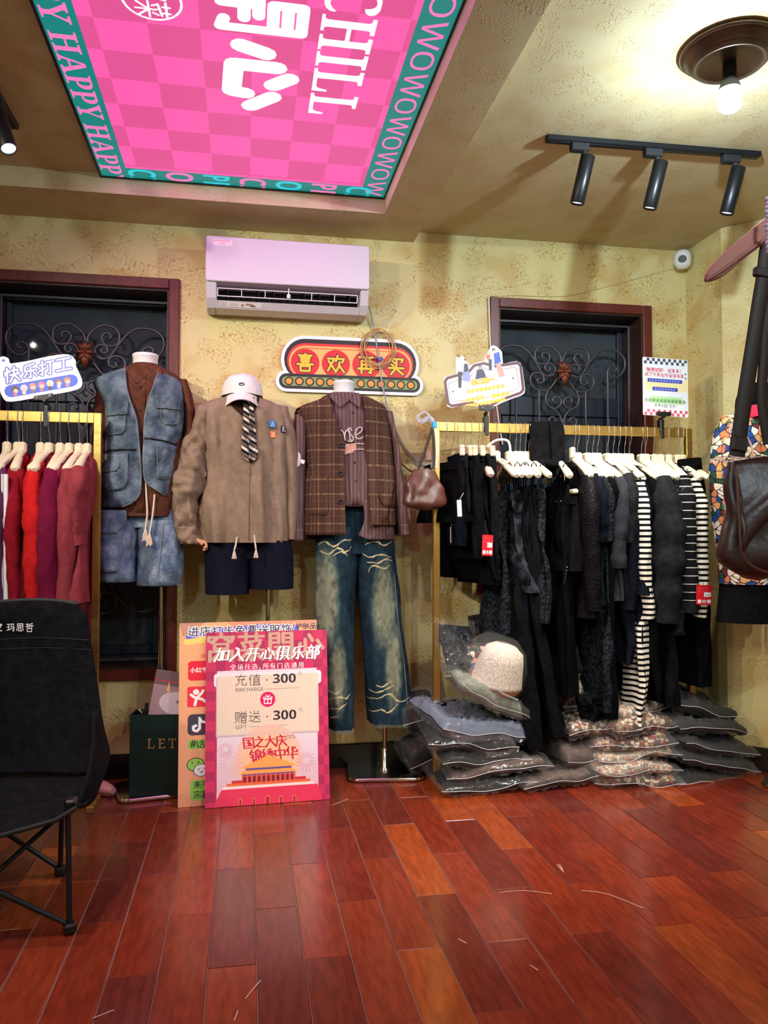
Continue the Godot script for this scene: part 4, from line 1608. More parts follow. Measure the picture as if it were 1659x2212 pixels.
func first_mannequin():
	var z := 0.24
	var pz := Vector3(-0.4604, 1.9518, 0.24)
	mannequin("white mannequin on chromed stand wearing the brown shirt and denim vest", Vector3(-0.3836, 0.6481, 0.22).x, 0.22, 0.93, 1.99, 0.001, 0.2, false)
	# shirt
	var s := shape([Vector3(1.9562, -0.5139, -0.4026), Vector3(1.9303, -0.5668, -0.3524), Vector3(1.8979, -0.6193, -0.302), Vector3(1.844, -0.643, -0.2848), Vector3(1.6078, -0.6362, -0.2911), Vector3(1.3727, -0.6213, -0.3015), Vector3(1.2534, -0.5957, -0.3337)], z, 0.11, 0.009, 3.0, 0.12)
	var shirt := garment_thing("shirt", "rust brown corduroy shirt with pointed collar under the denim vest", "shirt", s)
	var b := B.new()
	loft(b, s)
	put(b, "body", M.cord_brown, shirt)
	for rows in [[Vector3(1.8721, -0.6596, -0.6191), Vector3(1.8164, -0.6751, -0.6185), Vector3(1.7098, -0.6899, -0.6152), Vector3(1.5824, -0.6903, -0.6117), Vector3(1.413, -0.6801, -0.6097), Vector3(1.2652, -0.6683, -0.612)], [Vector3(1.8933, -0.3103, -0.2726), Vector3(1.8288, -0.293, -0.2511), Vector3(1.7207, -0.2837, -0.2354), Vector3(1.6016, -0.2847, -0.2345), Vector3(1.4179, -0.2936, -0.2476), Vector3(1.2673, -0.3006, -0.2547)]]:
		var sl := shape(rows, z - 0.01, 0.062, 0.008, 5.0, 0.03)
		b = B.new()
		loft(b, sl, 30, 28)
		put(b, "sleeve", M.cord_brown, shirt)
	b = B.new()
	patch(b, s, [Vector3(1.8978, -0.4825, -0.4454), Vector3(1.715, -0.4826, -0.4456), Vector3(1.5008, -0.4824, -0.4455), Vector3(1.2705, -0.482, -0.4452)], 0.004)
	var pk := put(b, "button_placket", M.cord_brown, shirt)
	for v in [Vector3(-0.4674, 1.8331, 0.24), Vector3(-0.4684, 1.7278, 0.24), Vector3(-0.4693, 1.6184, 0.24)]:
		button(pk, s.at(v.x, v.y, 0.005), 0.0055)
	flap(shirt, "collar", M.cord_brown, [Vector2(-0.5094, 1.9321), Vector2(-0.4933, 1.9222), Vector2(-0.4507, 1.8776), Vector2(-0.4845, 1.8428), Vector2(-0.5007, 1.8632), Vector2(-0.5251, 1.9042)], 0.333, -0.35)
	flap(shirt, "collar", M.cord_brown, [Vector2(-0.3908, 1.9368), Vector2(-0.4068, 1.9256), Vector2(-0.4487, 1.8777), Vector2(-0.4019, 1.8394), Vector2(-0.386, 1.8589), Vector2(-0.3742, 1.9015)], 0.333, -0.35)
	b = B.new()
	b.lathe([Vector2(0.052, 0), Vector2(0.06, 0), Vector2(0.057, 0.035), Vector2(0.05, 0.035), Vector2(0.052, 0)], Vector3(pz.x, Vector3(-0.4601, 1.9217, 0.24).y, z), 28)
	put(b, "collar_stand", M.cord_brown, shirt)
	b = B.new()
	var nt := Vector3(-0.461, 2.0036, 0.24).y
	b.lathe([Vector2(0, nt), Vector2(0.055, nt), Vector2(0.0585, nt - 0.004), Vector2(0.0585, nt - 0.013), Vector2(0.056, nt - 0.016), Vector2(0.055, nt - 0.07), Vector2(0.07, nt - 0.15)], Vector3(pz.x, 0, z), 32)
	var nk := put(b, "mannequin_neck", M.neck)
	tag(nk, "white mannequin neck stump rising from the brown collar", "mannequin")

	# vest
	var v := shape([Vector3(1.93, -0.5546, -0.3816), Vector3(1.9037, -0.6275, -0.3314), Vector3(1.8733, -0.6777, -0.2935), Vector3(1.8221, -0.6609, -0.2867), Vector3(1.7367, -0.6336, -0.2818), Vector3(1.6229, -0.6283, -0.2933), Vector3(1.5007, -0.6288, -0.311), Vector3(1.4215, -0.644, -0.3228), Vector3(1.2873, -0.6505, -0.3257)], z, 0.125, 0.013, 8.0, 0.12)
	v.fx = 12.0
	v.fy = 5.0
	var vest := garment_thing("denim_vest", "washed blue denim cargo vest with many flap pockets, hanging open over the brown shirt", "vest", v)
	b = B.new()
	arc(b, v, v.rows[1].x, v.rows[-1].x, PI, TAU, 0.012)
	put(b, "back", M.denim, vest)
	var panels := [[Vector3(1.9269, -0.5587, -0.5382), Vector3(1.9, -0.6275, -0.5318), Vector3(1.8692, -0.6757, -0.5274), Vector3(1.7971, -0.6526, -0.5143), Vector3(1.689, -0.6311, -0.4783), Vector3(1.5846, -0.6278, -0.4649), Vector3(1.4739, -0.6326, -0.4555), Vector3(1.393, -0.6477, -0.4547), Vector3(1.3441, -0.6512, -0.4603), Vector3(1.3122, -0.6508, -0.4866), Vector3(1.2909, -0.6405, -0.5312)], [Vector3(1.9266, -0.394, -0.3774), Vector3(1.908, -0.3958, -0.3314), Vector3(1.8782, -0.4038, -0.2935), Vector3(1.8479, -0.4098, -0.2869), Vector3(1.7828, -0.4277, -0.2842), Vector3(1.694, -0.4474, -0.2835), Vector3(1.5883, -0.4505, -0.2993), Vector3(1.4765, -0.4514, -0.3108), Vector3(1.4057, -0.4425, -0.3185), Vector3(1.3738, -0.4051, -0.3202), Vector3(1.3461, -0.3635, -0.3241)]]
	for k in 2:
		b = B.new()
		patch(b, v, panels[k], 0.014, 44, 22)
		var p := put(b, "front_panel", M.denim, vest)
		b = B.new()
		var edge := []
		for q in panels[k]:
			edge.append(Vector2(q.z - 0.005 if k == 0 else q.y + 0.005, q.x))
		seam(b, v, edge, 0.0014, 0.0146, 5)
		put(b, "edge_seam", M.thread, p)
	for q in [["chest_pocket", [Vector3(1.712, -0.6213, -0.5216), Vector3(1.648, -0.6185, -0.5249), Vector3(1.6267, -0.6122, -0.5288), Vector3(1.614, -0.5958, -0.5429)], 0.022], ["pocket_flap", [Vector3(1.757, -0.6238, -0.5139), Vector3(1.727, -0.6235, -0.5156), Vector3(1.71, -0.6212, -0.5174), Vector3(1.6993, -0.6211, -0.5194)], 0.03],
			["chest_pocket", [Vector3(1.7444, -0.3797, -0.2986), Vector3(1.6926, -0.3793, -0.2981), Vector3(1.6753, -0.3729, -0.3021), Vector3(1.6646, -0.3582, -0.3166)], 0.022], ["pocket_flap", [Vector3(1.7897, -0.3947, -0.2927), Vector3(1.7616, -0.3924, -0.2924), Vector3(1.7443, -0.3922, -0.2923), Vector3(1.7335, -0.39, -0.2922)], 0.03],
			["lower_pocket", [Vector3(1.5288, -0.6272, -0.5114), Vector3(1.4352, -0.6321, -0.5104), Vector3(1.3969, -0.6377, -0.5161), Vector3(1.3671, -0.6414, -0.5443)], 0.024], ["pocket_flap", [Vector3(1.4902, -0.6247, -0.5477), Vector3(1.4689, -0.6285, -0.5495), Vector3(1.4497, -0.6283, -0.5614)], 0.031],
			["lower_pocket", [Vector3(1.5716, -0.3926, -0.3033), Vector3(1.5027, -0.3919, -0.311), Vector3(1.449, -0.3914, -0.3168), Vector3(1.4211, -0.387, -0.3207)], 0.024]]:
		stitched(vest, v, q[0], M.denim, q[1], q[2], M.thread)
	for line in [[Vector2(-0.6273, 1.5404), Vector2(-0.5625, 1.5459), Vector2(-0.4788, 1.5454)], [Vector2(-0.4444, 1.5997), Vector2(-0.3824, 1.5924), Vector2(-0.3012, 1.5769)]]:
		b = B.new()
		seam(b, v, line, 0.004, 0.017, 5)
		put(b, "zip", M.dark_metal, vest)

	# shorts
	var h := shape([Vector3(1.3733, -0.6149, -0.3107), Vector3(1.2665, -0.6459, -0.3014), Vector3(1.2025, -0.6512, -0.2945)], 0.23, 0.085, 0.008, 4.0)
	var sh := garment_thing("denim_shorts", "light blue denim cargo shorts with frayed white drawstrings", "shorts", h)
	b = B.new()
	loft(b, h, 20, 48)
	put(b, "waist", M.denim_light, sh)
	var l1 := shape([Vector3(1.2341, -0.6496, -0.4707), Vector3(1.1175, -0.6522, -0.4817), Vector3(1.0118, -0.6549, -0.4867), Vector3(0.957, -0.6563, -0.4882)], 0.23, 0.105, 0.02, 6.0)
	var l2 := shape([Vector3(1.2348, -0.4912, -0.2927), Vector3(1.1172, -0.4858, -0.2834), Vector3(1.0105, -0.4826, -0.2824), Vector3(0.9382, -0.4798, -0.3068)], 0.235, 0.105, 0.02, 7.0)
	for l in [l1, l2]:
		b = B.new()
		loft(b, l, 30, 36)
		var lg := put(b, "leg", M.denim_light, sh)
		b = B.new()
		var y: float = l.rows[-1].x
		var hh: Vector2 = l.half(y)
		patch(b, l, [Vector3(y + 0.022, hh.x - hh.y * 0.98, hh.x + hh.y * 0.98), Vector3(y + 0.001, hh.x - hh.y * 0.98, hh.x + hh.y * 0.98)], 0.004, 4, 24)
		put(b, "hem", M.denim, lg)
	stitched(sh, l1, "cargo_pocket", M.denim_light, [Vector3(1.1853, -0.647, -0.5417), Vector3(1.0964, -0.6479, -0.5427), Vector3(1.0162, -0.6489, -0.5499), Vector3(1.0057, -0.6428, -0.5579)], 0.018, M.thread)
	stitched(sh, l1, "pocket_flap", M.denim_light, [Vector3(1.2786, -0.6461, -0.5223), Vector3(1.2234, -0.6474, -0.5237), Vector3(1.198, -0.6471, -0.5438), Vector3(1.1768, -0.6408, -0.5599)], 0.026, M.thread)
	b = B.new()
	seam(b, l2, [Vector2(-0.3634, 1.2242), Vector2(-0.3727, 1.1172), Vector2(-0.3821, 1.0212), Vector2(-0.3855, 0.9467)], 0.0018, 0.004)
	put(b, "side_seam", M.thread, sh)
	for line in [[Vector3(-0.4422, 1.4287, 0.345), Vector3(-0.4362, 1.3494, 0.355), Vector3(-0.4309, 1.2626, 0.359), Vector3(-0.4379, 1.2007, 0.361)], [Vector3(-0.4004, 1.3498, 0.355), Vector3(-0.4052, 1.2834, 0.359), Vector3(-0.4121, 1.2213, 0.363), Vector3(-0.4196, 1.1802, 0.363)]]:
		b = B.new()
		b.tube(smooth(line, 5), 0.0042, 7)
		var dr := put(b, "drawstring", M.rope, sh)
		b = B.new()
		for k in 6:
			var e: Vector3 = line[-1]
			b.tube([e, e + Vector3((k - 2.5) * 0.003, -0.03, 0.003 * (k % 2)), e + Vector3((k - 2.5) * 0.005, -0.062 + 0.004 * (k % 3), 0.002)], 0.0026, 5)
		put(b, "tassel", M.rope, dr)


func second_mannequin():
	var z := 0.24
	mannequin("chromed mannequin stand under the navy shorts behind the two posters", Vector3(0.1079, 0.8523, 0.2).x, 0.2, 0.98, 1.8, 0.05, 0.0, true)
	var s := shape([Vector3(1.8241, -0.0729, 0.0432), Vector3(1.802, -0.1494, 0.1127), Vector3(1.7756, -0.2127, 0.1696), Vector3(1.7274, -0.2291, 0.196), Vector3(1.5963, -0.1986, 0.201), Vector3(1.4652, -0.1807, 0.2015), Vector3(1.3341, -0.2091, 0.2021), Vector3(1.2036, -0.2123, 0.2027), Vector3(1.1341, -0.1992, 0.1986)], z, 0.13, 0.034, 12.0, 0.13)
	s.fx = 10.0
	s.fy = 1.3
	var shirt := garment_thing("pullover_shirt", "loose taupe long-sleeved shirt with three small letter patches under the white cap", "shirt", s)
	var b := B.new()
	loft(b, s, 60, 80)
	put(b, "body", M.linen, shirt)
	var ls := shape([Vector3(1.7688, -0.2247, -0.1531), Vector3(1.6663, -0.2553, -0.165), Vector3(1.5274, -0.3166, -0.1681), Vector3(1.4389, -0.3303, -0.1716), Vector3(1.3915, -0.3361, -0.1839), Vector3(1.3419, -0.3377, -0.217), Vector3(1.2777, -0.3268, -0.2249), Vector3(1.2028, -0.3137, -0.2159), Vector3(1.16, -0.3009, -0.203), Vector3(1.13, -0.2902, -0.1944)], z + 0.02, 0.075, 0.03, 14.0, 0.03)
	ls.fx = 14.0
	ls.fy = 9.0
	b = B.new()
	loft(b, ls, 56, 40)
	put(b, "sleeve", M.linen, shirt)
	b = B.new()
	patch(b, ls, [Vector3(1.207, -0.3158, -0.2139), Vector3(1.16, -0.3009, -0.2009), Vector3(1.1279, -0.2882, -0.1902)], 0.004, 8, 16)
	put(b, "cuff", M.linen, shirt)
	var rs := shape([Vector3(1.7811, 0.1303, 0.1958), Vector3(1.6557, 0.1483, 0.2315), Vector3(1.5123, 0.162, 0.2408), Vector3(1.336, 0.1716, 0.2415), Vector3(1.1493, 0.1768, 0.2335)], z - 0.01, 0.07, 0.012, 15.0, 0.03)
	b = B.new()
	loft(b, rs, 40, 32)
	put(b, "sleeve", M.linen, shirt)
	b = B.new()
	patch(b, s, [Vector3(1.8154, -0.0857, 0.0605), Vector3(1.7891, -0.0791, 0.0564), Vector3(1.754, -0.0617, 0.0457), Vector3(1.717, -0.0251, 0.0308), Vector3(1.7017, -0.0121, 0.0223)], 0.004)  # dark cloth patch painted where the neck opening lies in shade
	put(b, "neckline_shade", cloth(rgb(58, 38, 34)), shirt, "dark patch painted for the shade inside the open neckline")
	b = B.new()
	seam(b, s, [Vector2(0.0191, 1.5091), Vector2(0.0178, 1.378), Vector2(0.0164, 1.2472), Vector2(0.017, 1.1428)], 0.0016, 0.002)
	put(b, "centre_seam", mat(rgb(92, 74, 64), 0.9), shirt)
	# letter patches
	var cvs := [["A", rgb(64, 132, 206), rgb(150, 190, 230), Vector3(0.1199, 1.6827, 0.24)], ["E", rgb(30, 32, 44), rgb(190, 190, 200), Vector3(0.1723, 1.6619, 0.24)], ["B", rgb(226, 118, 72), rgb(240, 180, 140), Vector3(0.1223, 1.6342, 0.24)]]
	for q in cvs:
		var c := canvas(64, 72, q[1])
		c.latin(q[0], sys_font("Droid Serif", 700), Transform2D(Vector2(50, 0), Vector2(0, -52), Vector2(10, 62)), q[2], 0.9)
		var p: Vector3 = s.at(q[3].x, q[3].y, 0.004)
		b = B.new()
		b.slab(round_rect(0.027, 0.031, 0.004), 0.004, Transform3D(Basis(Vector3.UP, 0.35), p), 0.0)
		put(b, "letter_patch", print_mat(c, 0.9), shirt, {"A": "blue letter A patch", "E": "dark letter E patch", "B": "orange letter B patch"}[q[0]])
	# tie
	var tp := garment_thing("necktie", "short black and cream checked necktie hanging on the taupe shirt", "necktie", s)
	tp.position = Vector3(0.0143, 1.4913, 0.38)
	b = B.new()
	patch(b, s, [Vector3(1.7809, -0.0147, 0.0348), Vector3(1.7501, -0.0124, 0.0328), Vector3(1.6624, -0.0162, 0.042), Vector3(1.5747, -0.0199, 0.0489), Vector3(1.5419, -0.0197, 0.0534), Vector3(1.5179, -0.0067, 0.0471), Vector3(1.5026, 0.0127, 0.0321)], 0.02, 26, 10)
	put(b, "blade", M.tie, tp)
	b = B.new()
	patch(b, s, [Vector3(1.8029, -0.0213, 0.039), Vector3(1.7853, -0.0169, 0.0369), Vector3(1.7634, -0.0082, 0.0306)], 0.03, 8, 10)
	put(b, "knot", M.tie, tp)
	# hand at the left cuff
	var hd := thing("mannequin_hand", "pinkish mannequin hand with curled fingers at the taupe cuff", "mannequin hand", Vector3(-0.2224, 1.1259, 0.27))
	b = B.new()
	var w0 := Vector3(-0.2434, 1.1514, 0.27)
	var fwd := Vector3(0.78, -0.32, 0.25).normalized()
	var acr := Vector3(0.2, 0.3, 0.9).normalized()
	var bn := fwd.cross(acr).normalized()
	b.tube([w0 - fwd * 0.03, w0, w0 + fwd * 0.02, w0 + fwd * 0.045, w0 + fwd * 0.06], [0.016, 0.018, 0.024, 0.025, 0.014], 12, false, 0.62)
	for f in 4:
		var o := w0 + fwd * 0.05 + acr * (0.021 - 0.014 * f)
		var len: float = [0.026, 0.03, 0.028, 0.022][f]
		b.tube(smooth([o - fwd * 0.01, o + fwd * len * 0.6, o + fwd * len * 0.9 - Vector3(0, 0.55 * len, 0), o + fwd * len * 0.45 - Vector3(0, len * 0.95, 0)], 4), 0.0072, 8)
	b.tube(smooth([w0 + fwd * 0.012 + acr * 0.018, w0 + fwd * 0.03 + acr * 0.034 - Vector3(0, 0.008, 0), w0 + fwd * 0.052 + acr * 0.032 - Vector3(0, 0.016, 0)], 4), 0.0085, 8)
	put(b, "hand", M.skin, hd)
	# shorts
	var h := shape([Vector3(1.2039, -0.1754, 0.1994), Vector3(1.1165, -0.1832, 0.2173), Vector3(1.0598, -0.1828, 0.2197)], 0.22, 0.08, 0.006, 21.0)
	var sh := garment_thing("shorts", "navy blue shorts with cream drawstrings below the taupe shirt", "shorts", h)
	b = B.new()
	loft(b, h, 16, 48)
	put(b, "waist", M.navy, sh)
	for rows in [[Vector3(1.134, -0.1791, 0.0301), Vector3(1.0949, -0.1852, 0.026), Vector3(1.0081, -0.1845, 0.0222), Vector3(0.8955, -0.1815, 0.0186)], [Vector3(1.1427, -0.0001, 0.2128), Vector3(1.0944, 0.0088, 0.2218), Vector3(1.0067, 0.0158, 0.2243), Vector3(0.917, 0.0185, 0.2247)]]:
		var l := shape(rows, 0.22, 0.115, 0.014, 22.0)
		b = B.new()
		loft(b, l, 24, 36)
		put(b, "leg", M.navy, sh)
	for line in [[Vector3(-0.0373, 1.1598, 0.365), Vector3(-0.0432, 1.1221, 0.369), Vector3(-0.0492, 1.1013, 0.371)], [Vector3(0.0391, 1.1682, 0.365), Vector3(0.0434, 1.1346, 0.369), Vector3(0.0477, 1.1052, 0.371)]]:
		b = B.new()
		b.tube(smooth(line, 4), 0.0042, 7)
		var dr := put(b, "drawstring", M.rope, sh)
		b = B.new()
		for k in 4:
			var e: Vector3 = line[-1]
			b.tube([e, e + Vector3((k - 1.5) * 0.0035, -0.02, 0.002), e + Vector3((k - 1.5) * 0.006, -0.04, 0.0)], 0.0026, 5)
		put(b, "tassel", M.rope, dr)
	# cap
	var cc := Vector3(-0.0192, 1.8178, 0.25)
	var cp := thing("baseball_cap", "white baseball cap with small dark oval badge resting on the taupe shirt", "cap", cc)
	b = B.new()
	var pts := PackedVector3Array()
	for r in 15:
		var ph := r / 14.0 * PI * 0.5
		for k in 40:
			var a := TAU * k / 40
			var rr := cos(PI * 0.5 - ph)
			var p := Vector3(cos(a) * 0.097 * pow(rr, 0.8), 0.108 * pow(cos(ph), 0.85), sin(a) * 0.108 * pow(rr, 0.8))
			pts.append(cc + p + Vector3(0, 0.004 * blob(3.0, p, 20.0), 0.004 * blob(4.0, p, 16.0)))
	b.grid(pts, PackedVector2Array(), 15, 40, true, 0, true)
	put(b, "crown", M.cap_white, cp)
	b = B.new()
	for face in 2:
		pts = PackedVector3Array()
		for r in 9:
			for k in 21:
				var sx := (k - 10) / 10.0
				var t := r / 8.0
				pts.append(cc + Vector3(sx * (0.09 - 0.006 * t), 0.016 - 0.042 * sx * sx - 0.052 * t * (1.0 - 0.25 * sx * sx) - (0.003 if face == 1 else 0.0), 0.09 * sqrt(maxf(1.0 - sx * sx * 0.9, 0.0)) + t * 0.068 * sqrt(maxf(1.0 - 0.75 * sx * sx, 0))))
		b.grid(pts, PackedVector2Array(), 9, 21, false, 0, face == 1)
	put(b, "brim", M.cap_white, cp)
	b = B.new()
	b.tube([cc + Vector3(0, 0.106, 0), cc + Vector3(0, 0.112, 0)], [0.008, 0.005], 12)
	put(b, "top_button", M.cap_white, cp)
	b = B.new()
	var bp := Vector3(-0.0212, 1.859, 0.352)
	var ov := []
	for k in 20:
		ov.append(bp + Vector3(cos(TAU * k / 20) * 0.011, sin(TAU * k / 20) * 0.006, 0.002))
	b.tube(ov, 0.0022, 6, true)
	put(b, "oval_badge", M.black, cp)


func third_mannequin():
	var z := 0.19
	var px := Vector3(0.4706, 1.9082, 0.19)
	mannequin("white mannequin on chromed stand wearing the plaid vest and ripped jeans", Vector3(0.6804, 0.1598, 0.15).x, 0.15, 0.98, 1.0, 0.001, -0.12, false)
	var nt := Vector3(0.4706, 1.9219, 0.19).y
	var b := B.new()
	b.lathe([Vector2(0, nt), Vector2(0.05, nt), Vector2(0.0535, nt - 0.004), Vector2(0.0535, nt - 0.013), Vector2(0.051, nt - 0.016), Vector2(0.05, nt - 0.07), Vector2(0.07, nt - 0.16)], Vector3(px.x, 0, z), 32)
	tag(put(b, "mannequin_neck", M.neck), "white mannequin neck stump in front of the dotted sign strip", "mannequin")
	# shirt
	var s := shape([Vector3(1.8626, 0.4002, 0.5416), Vector3(1.8353, 0.3596, 0.583), Vector3(1.8033, 0.2922, 0.6431), Vector3(1.76, 0.2565, 0.6802), Vector3(1.6581, 0.2659, 0.6988), Vector3(1.4315, 0.2845, 0.708), Vector3(1.1492, 0.2944, 0.7172)], z, 0.11, 0.01, 31.0, 0.12)
	var shirt := garment_thing("striped_shirt", "mauve pinstriped long-sleeved shirt with script letters under the plaid vest", "shirt", s)
	b = B.new()
	arc(b, s, s.rows[0].x, s.rows[-1].x, PI, TAU, 0.0)
	put(b, "back", M.pinstripe, shirt)
	b = B.new()
	patch(b, s, [Vector3(1.858, 0.4002, 0.5416), Vector3(1.8353, 0.3641, 0.5784), Vector3(1.7491, 0.3508, 0.6154), Vector3(1.5674, 0.3513, 0.6293), Vector3(1.3636, 0.3519, 0.6294), Vector3(1.3231, 0.4015, 0.6294), Vector3(1.3052, 0.4603, 0.6294)], 0.006, 40, 36)
	put(b, "front", M.pinstripe, shirt)
	b = B.new()
	patch(b, s, [Vector3(1.3331, 0.5445, 0.7126), Vector3(1.2968, 0.5514, 0.7172), Vector3(1.24, 0.5537, 0.7172), Vector3(1.1946, 0.5401, 0.7172), Vector3(1.1651, 0.5287, 0.7172), Vector3(1.147, 0.579, 0.7125)], 0.012, 20, 24)
	put(b, "hanging_tail", M.pinstripe, shirt)
	for rows in [[Vector3(1.7474, 0.2298, 0.2924), Vector3(1.6527, 0.2213, 0.2882), Vector3(1.574, 0.2105, 0.2862), Vector3(1.4371, 0.2, 0.28), Vector3(1.2941, 0.2028, 0.2783), Vector3(1.1426, 0.2079, 0.2789)], [Vector3(1.7777, 0.6616, 0.7081), Vector3(1.6634, 0.6895, 0.7267), Vector3(1.5513, 0.7057, 0.7453), Vector3(1.4118, 0.7126, 0.7615), Vector3(1.3273, 0.7196, 0.7731), Vector3(1.1675, 0.7381, 0.7916)]]:
		var sl := shape(rows, z + 0.015, 0.06, 0.01, 33.0, 0.03)
		sl.fx = 14.0
		b = B.new()
		loft(b, sl, 44, 32)
		var sv := put(b, "sleeve", M.pinstripe, shirt)
		b = B.new()
		var r1: Vector3 = rows[-1]
		patch(b, sl, [Vector3(r1.x + 0.055, r1.y + 0.001, r1.z - 0.001), Vector3(r1.x, r1.y, r1.z)], 0.004, 6, 12)
		put(b, "cuff", M.pinstripe, sv)
	b = B.new()
	patch(b, s, [Vector3(1.8133, 0.4753, 0.5187), Vector3(1.613, 0.4779, 0.5213), Vector3(1.4316, 0.4828, 0.5238), Vector3(1.3141, 0.4921, 0.5331)], 0.012)
	var pk := put(b, "button_placket", M.pinstripe, shirt)
	for v in [Vector3(0.4982, 1.7495, 0.19), Vector3(0.503, 1.6131, 0.19), Vector3(0.5077, 1.5133, 0.19), Vector3(0.5147, 1.4272, 0.19)]:
		button(pk, s.at(v.x, v.y, 0.013), 0.005)
	flap(shirt, "collar", M.pinstripe, [Vector2(0.3906, 1.8433), Vector2(0.4039, 1.8504), Vector2(0.4639, 1.8168), Vector2(0.4817, 1.8084), Vector2(0.4351, 1.767), Vector2(0.4129, 1.7952), Vector2(0.3885, 1.8255)], 0.295, -0.4)
	flap(shirt, "collar", M.pinstripe, [Vector2(0.5286, 1.8523), Vector2(0.5152, 1.8474), Vector2(0.484, 1.8085), Vector2(0.5287, 1.7675), Vector2(0.5377, 1.799), Vector2(0.5376, 1.8347)], 0.295, -0.4)
	b = B.new()
	b.lathe([Vector2(0.05, 0), Vector2(0.058, 0), Vector2(0.055, 0.03), Vector2(0.048, 0.03), Vector2(0.05, 0)], Vector3(px.x, Vector3(0.4707, 1.8216, 0.19).y, z), 28)
	put(b, "collar_stand", M.pinstripe, shirt)
	# script letters: n s e on the chest
	var strokes := [[Vector2(0.4279, 1.6568), Vector2(0.4437, 1.6617), Vector2(0.4551, 1.6438), Vector2(0.4597, 1.6122), Vector2(0.4597, 1.6485), Vector2(0.4733, 1.667), Vector2(0.4824, 1.6581), Vector2(0.4848, 1.6264), Vector2(0.4916, 1.6174)], [Vector2(0.4938, 1.6629), Vector2(0.4824, 1.6763), Vector2(0.4756, 1.6625), Vector2(0.487, 1.6446), Vector2(0.5007, 1.6312), Vector2(0.4962, 1.6152), Vector2(0.4802, 1.6126), Vector2(0.4734, 1.6193)], [Vector2(0.5144, 1.6429), Vector2(0.5327, 1.6547), Vector2(0.5418, 1.6709), Vector2(0.5326, 1.6798), Vector2(0.5166, 1.6703), Vector2(0.5098, 1.6474), Vector2(0.5167, 1.6271), Vector2(0.5327, 1.6229), Vector2(0.5464, 1.6345)]]
	for k in 3:
		b = B.new()
		var p := []
		for q in smooth(strokes[k], 4):
			p.append(s.at(q.x, q.y, 0.014))
		b.tube(p, 0.0066, 7, false, 0.5)
		put(b, "script_letter", mat(rgb(206, 190, 194), 0.85), shirt)
		b = B.new()
		for i in p.size():
			p[i] += Vector3(0, 0, 0.003)
		b.tube(p, 0.003, 6, false, 0.5)
		put(b, "letter_core", mat(rgb(142, 120, 116), 0.85), shirt)
	b = B.new()
	patch(b, s, [Vector3(1.5992, 0.4643, 0.5145), Vector3(1.5765, 0.4598, 0.5145), Vector3(1.5536, 0.4553, 0.4963)], 0.014, 8, 8)
	put(b, "pink_band", mat(rgb(196, 142, 128), 0.85), shirt)
	for line in [[Vector2(0.4598, 1.585), Vector2(0.4916, 1.5992), Vector2(0.5167, 1.602), Vector2(0.5511, 1.6005)], [Vector2(0.4599, 1.5487), Vector2(0.4917, 1.5675), Vector2(0.5191, 1.5748), Vector2(0.5511, 1.5754)]]:
		b = B.new()
		seam(b, s, line, 0.002, 0.015)
		put(b, "band_edge", mat(rgb(214, 198, 196), 0.85), shirt)
	# round badge on the left sleeve
	b = B.new()
	var bc := Vector3(0.2373, 1.5263, 0.26)
	b.slab(round_rect(0.05, 0.076, 0.024), 0.004, Transform3D(Basis(Vector3.UP, -0.5), bc + Vector3(-0.004, 0, 0.004)), 0.001)
	var bd := put(b, "round_badge", mat(rgb(196, 176, 190), 0.8), shirt)
	b = B.new()
	b.box(bc + Vector3(0.006, -0.004, 0.008), Vector3(0.066, 0.018, 0.004), Basis(Vector3.UP, -0.35) * Basis(Vector3.BACK, -0.3), 0.001)
	put(b, "badge_ribbon", mat(rgb(226, 222, 226), 0.8), bd)
	# plaid vest
	var v := shape([Vector3(1.8579, 0.3866, 0.5462), Vector3(1.826, 0.3506, 0.583), Vector3(1.7943, 0.2743, 0.6709), Vector3(1.7666, 0.2409, 0.6802), Vector3(1.6696, 0.2748, 0.6988), Vector3(1.5222, 0.2842, 0.7127), Vector3(1.3637, 0.2781, 0.7173), Vector3(1.1718, 0.2721, 0.7218)], z, 0.125, 0.012, 36.0, 0.12)
	var vest := garment_thing("plaid_vest", "brown plaid wool vest with patch pockets and dark buttons, worn open over the mauve shirt", "vest", v)
	b = B.new()
	arc(b, v, v.rows[1].x, v.rows[-1].x, PI, TAU, 0.012)
	put(b, "back", M.plaid, vest)
	for rows in [[Vector3(1.8414, 0.3686, 0.3867), Vector3(1.8229, 0.3461, 0.389), Vector3(1.7902, 0.2765, 0.3958), Vector3(1.7649, 0.2431, 0.4004), Vector3(1.7223, 0.2522, 0.4141), Vector3(1.6664, 0.277, 0.4347), Vector3(1.6215, 0.2839, 0.4529), Vector3(1.5155, 0.2842, 0.4577), Vector3(1.3624, 0.2781, 0.458), Vector3(1.1694, 0.2721, 0.4629)], [Vector3(1.8562, 0.5462, 0.5646), Vector3(1.8386, 0.5485, 0.6015), Vector3(1.8052, 0.5509, 0.6663), Vector3(1.7506, 0.5555, 0.6849), Vector3(1.6616, 0.5579, 0.7011), Vector3(1.52, 0.5626, 0.7104), Vector3(1.3651, 0.5719, 0.7173), Vector3(1.2151, 0.5835, 0.7218)]]:
		b = B.new()
		patch(b, v, rows, 0.016, 44, 22)
		put(b, "front_panel", M.plaid, vest)
	stitched(vest, v, "patch_pocket", M.plaid, [Vector3(1.4473, 0.28, 0.3787), Vector3(1.3396, 0.2804, 0.3789), Vector3(1.2835, 0.2806, 0.3791), Vector3(1.2634, 0.2896, 0.3702)], 0.022, mat(rgb(92, 72, 60), 0.9))
	stitched(vest, v, "patch_pocket", M.plaid, [Vector3(1.4953, 0.6155, 0.7103), Vector3(1.3881, 0.6178, 0.7149), Vector3(1.3426, 0.6248, 0.7149), Vector3(1.3062, 0.6524, 0.7149)], 0.022, mat(rgb(92, 72, 60), 0.9))
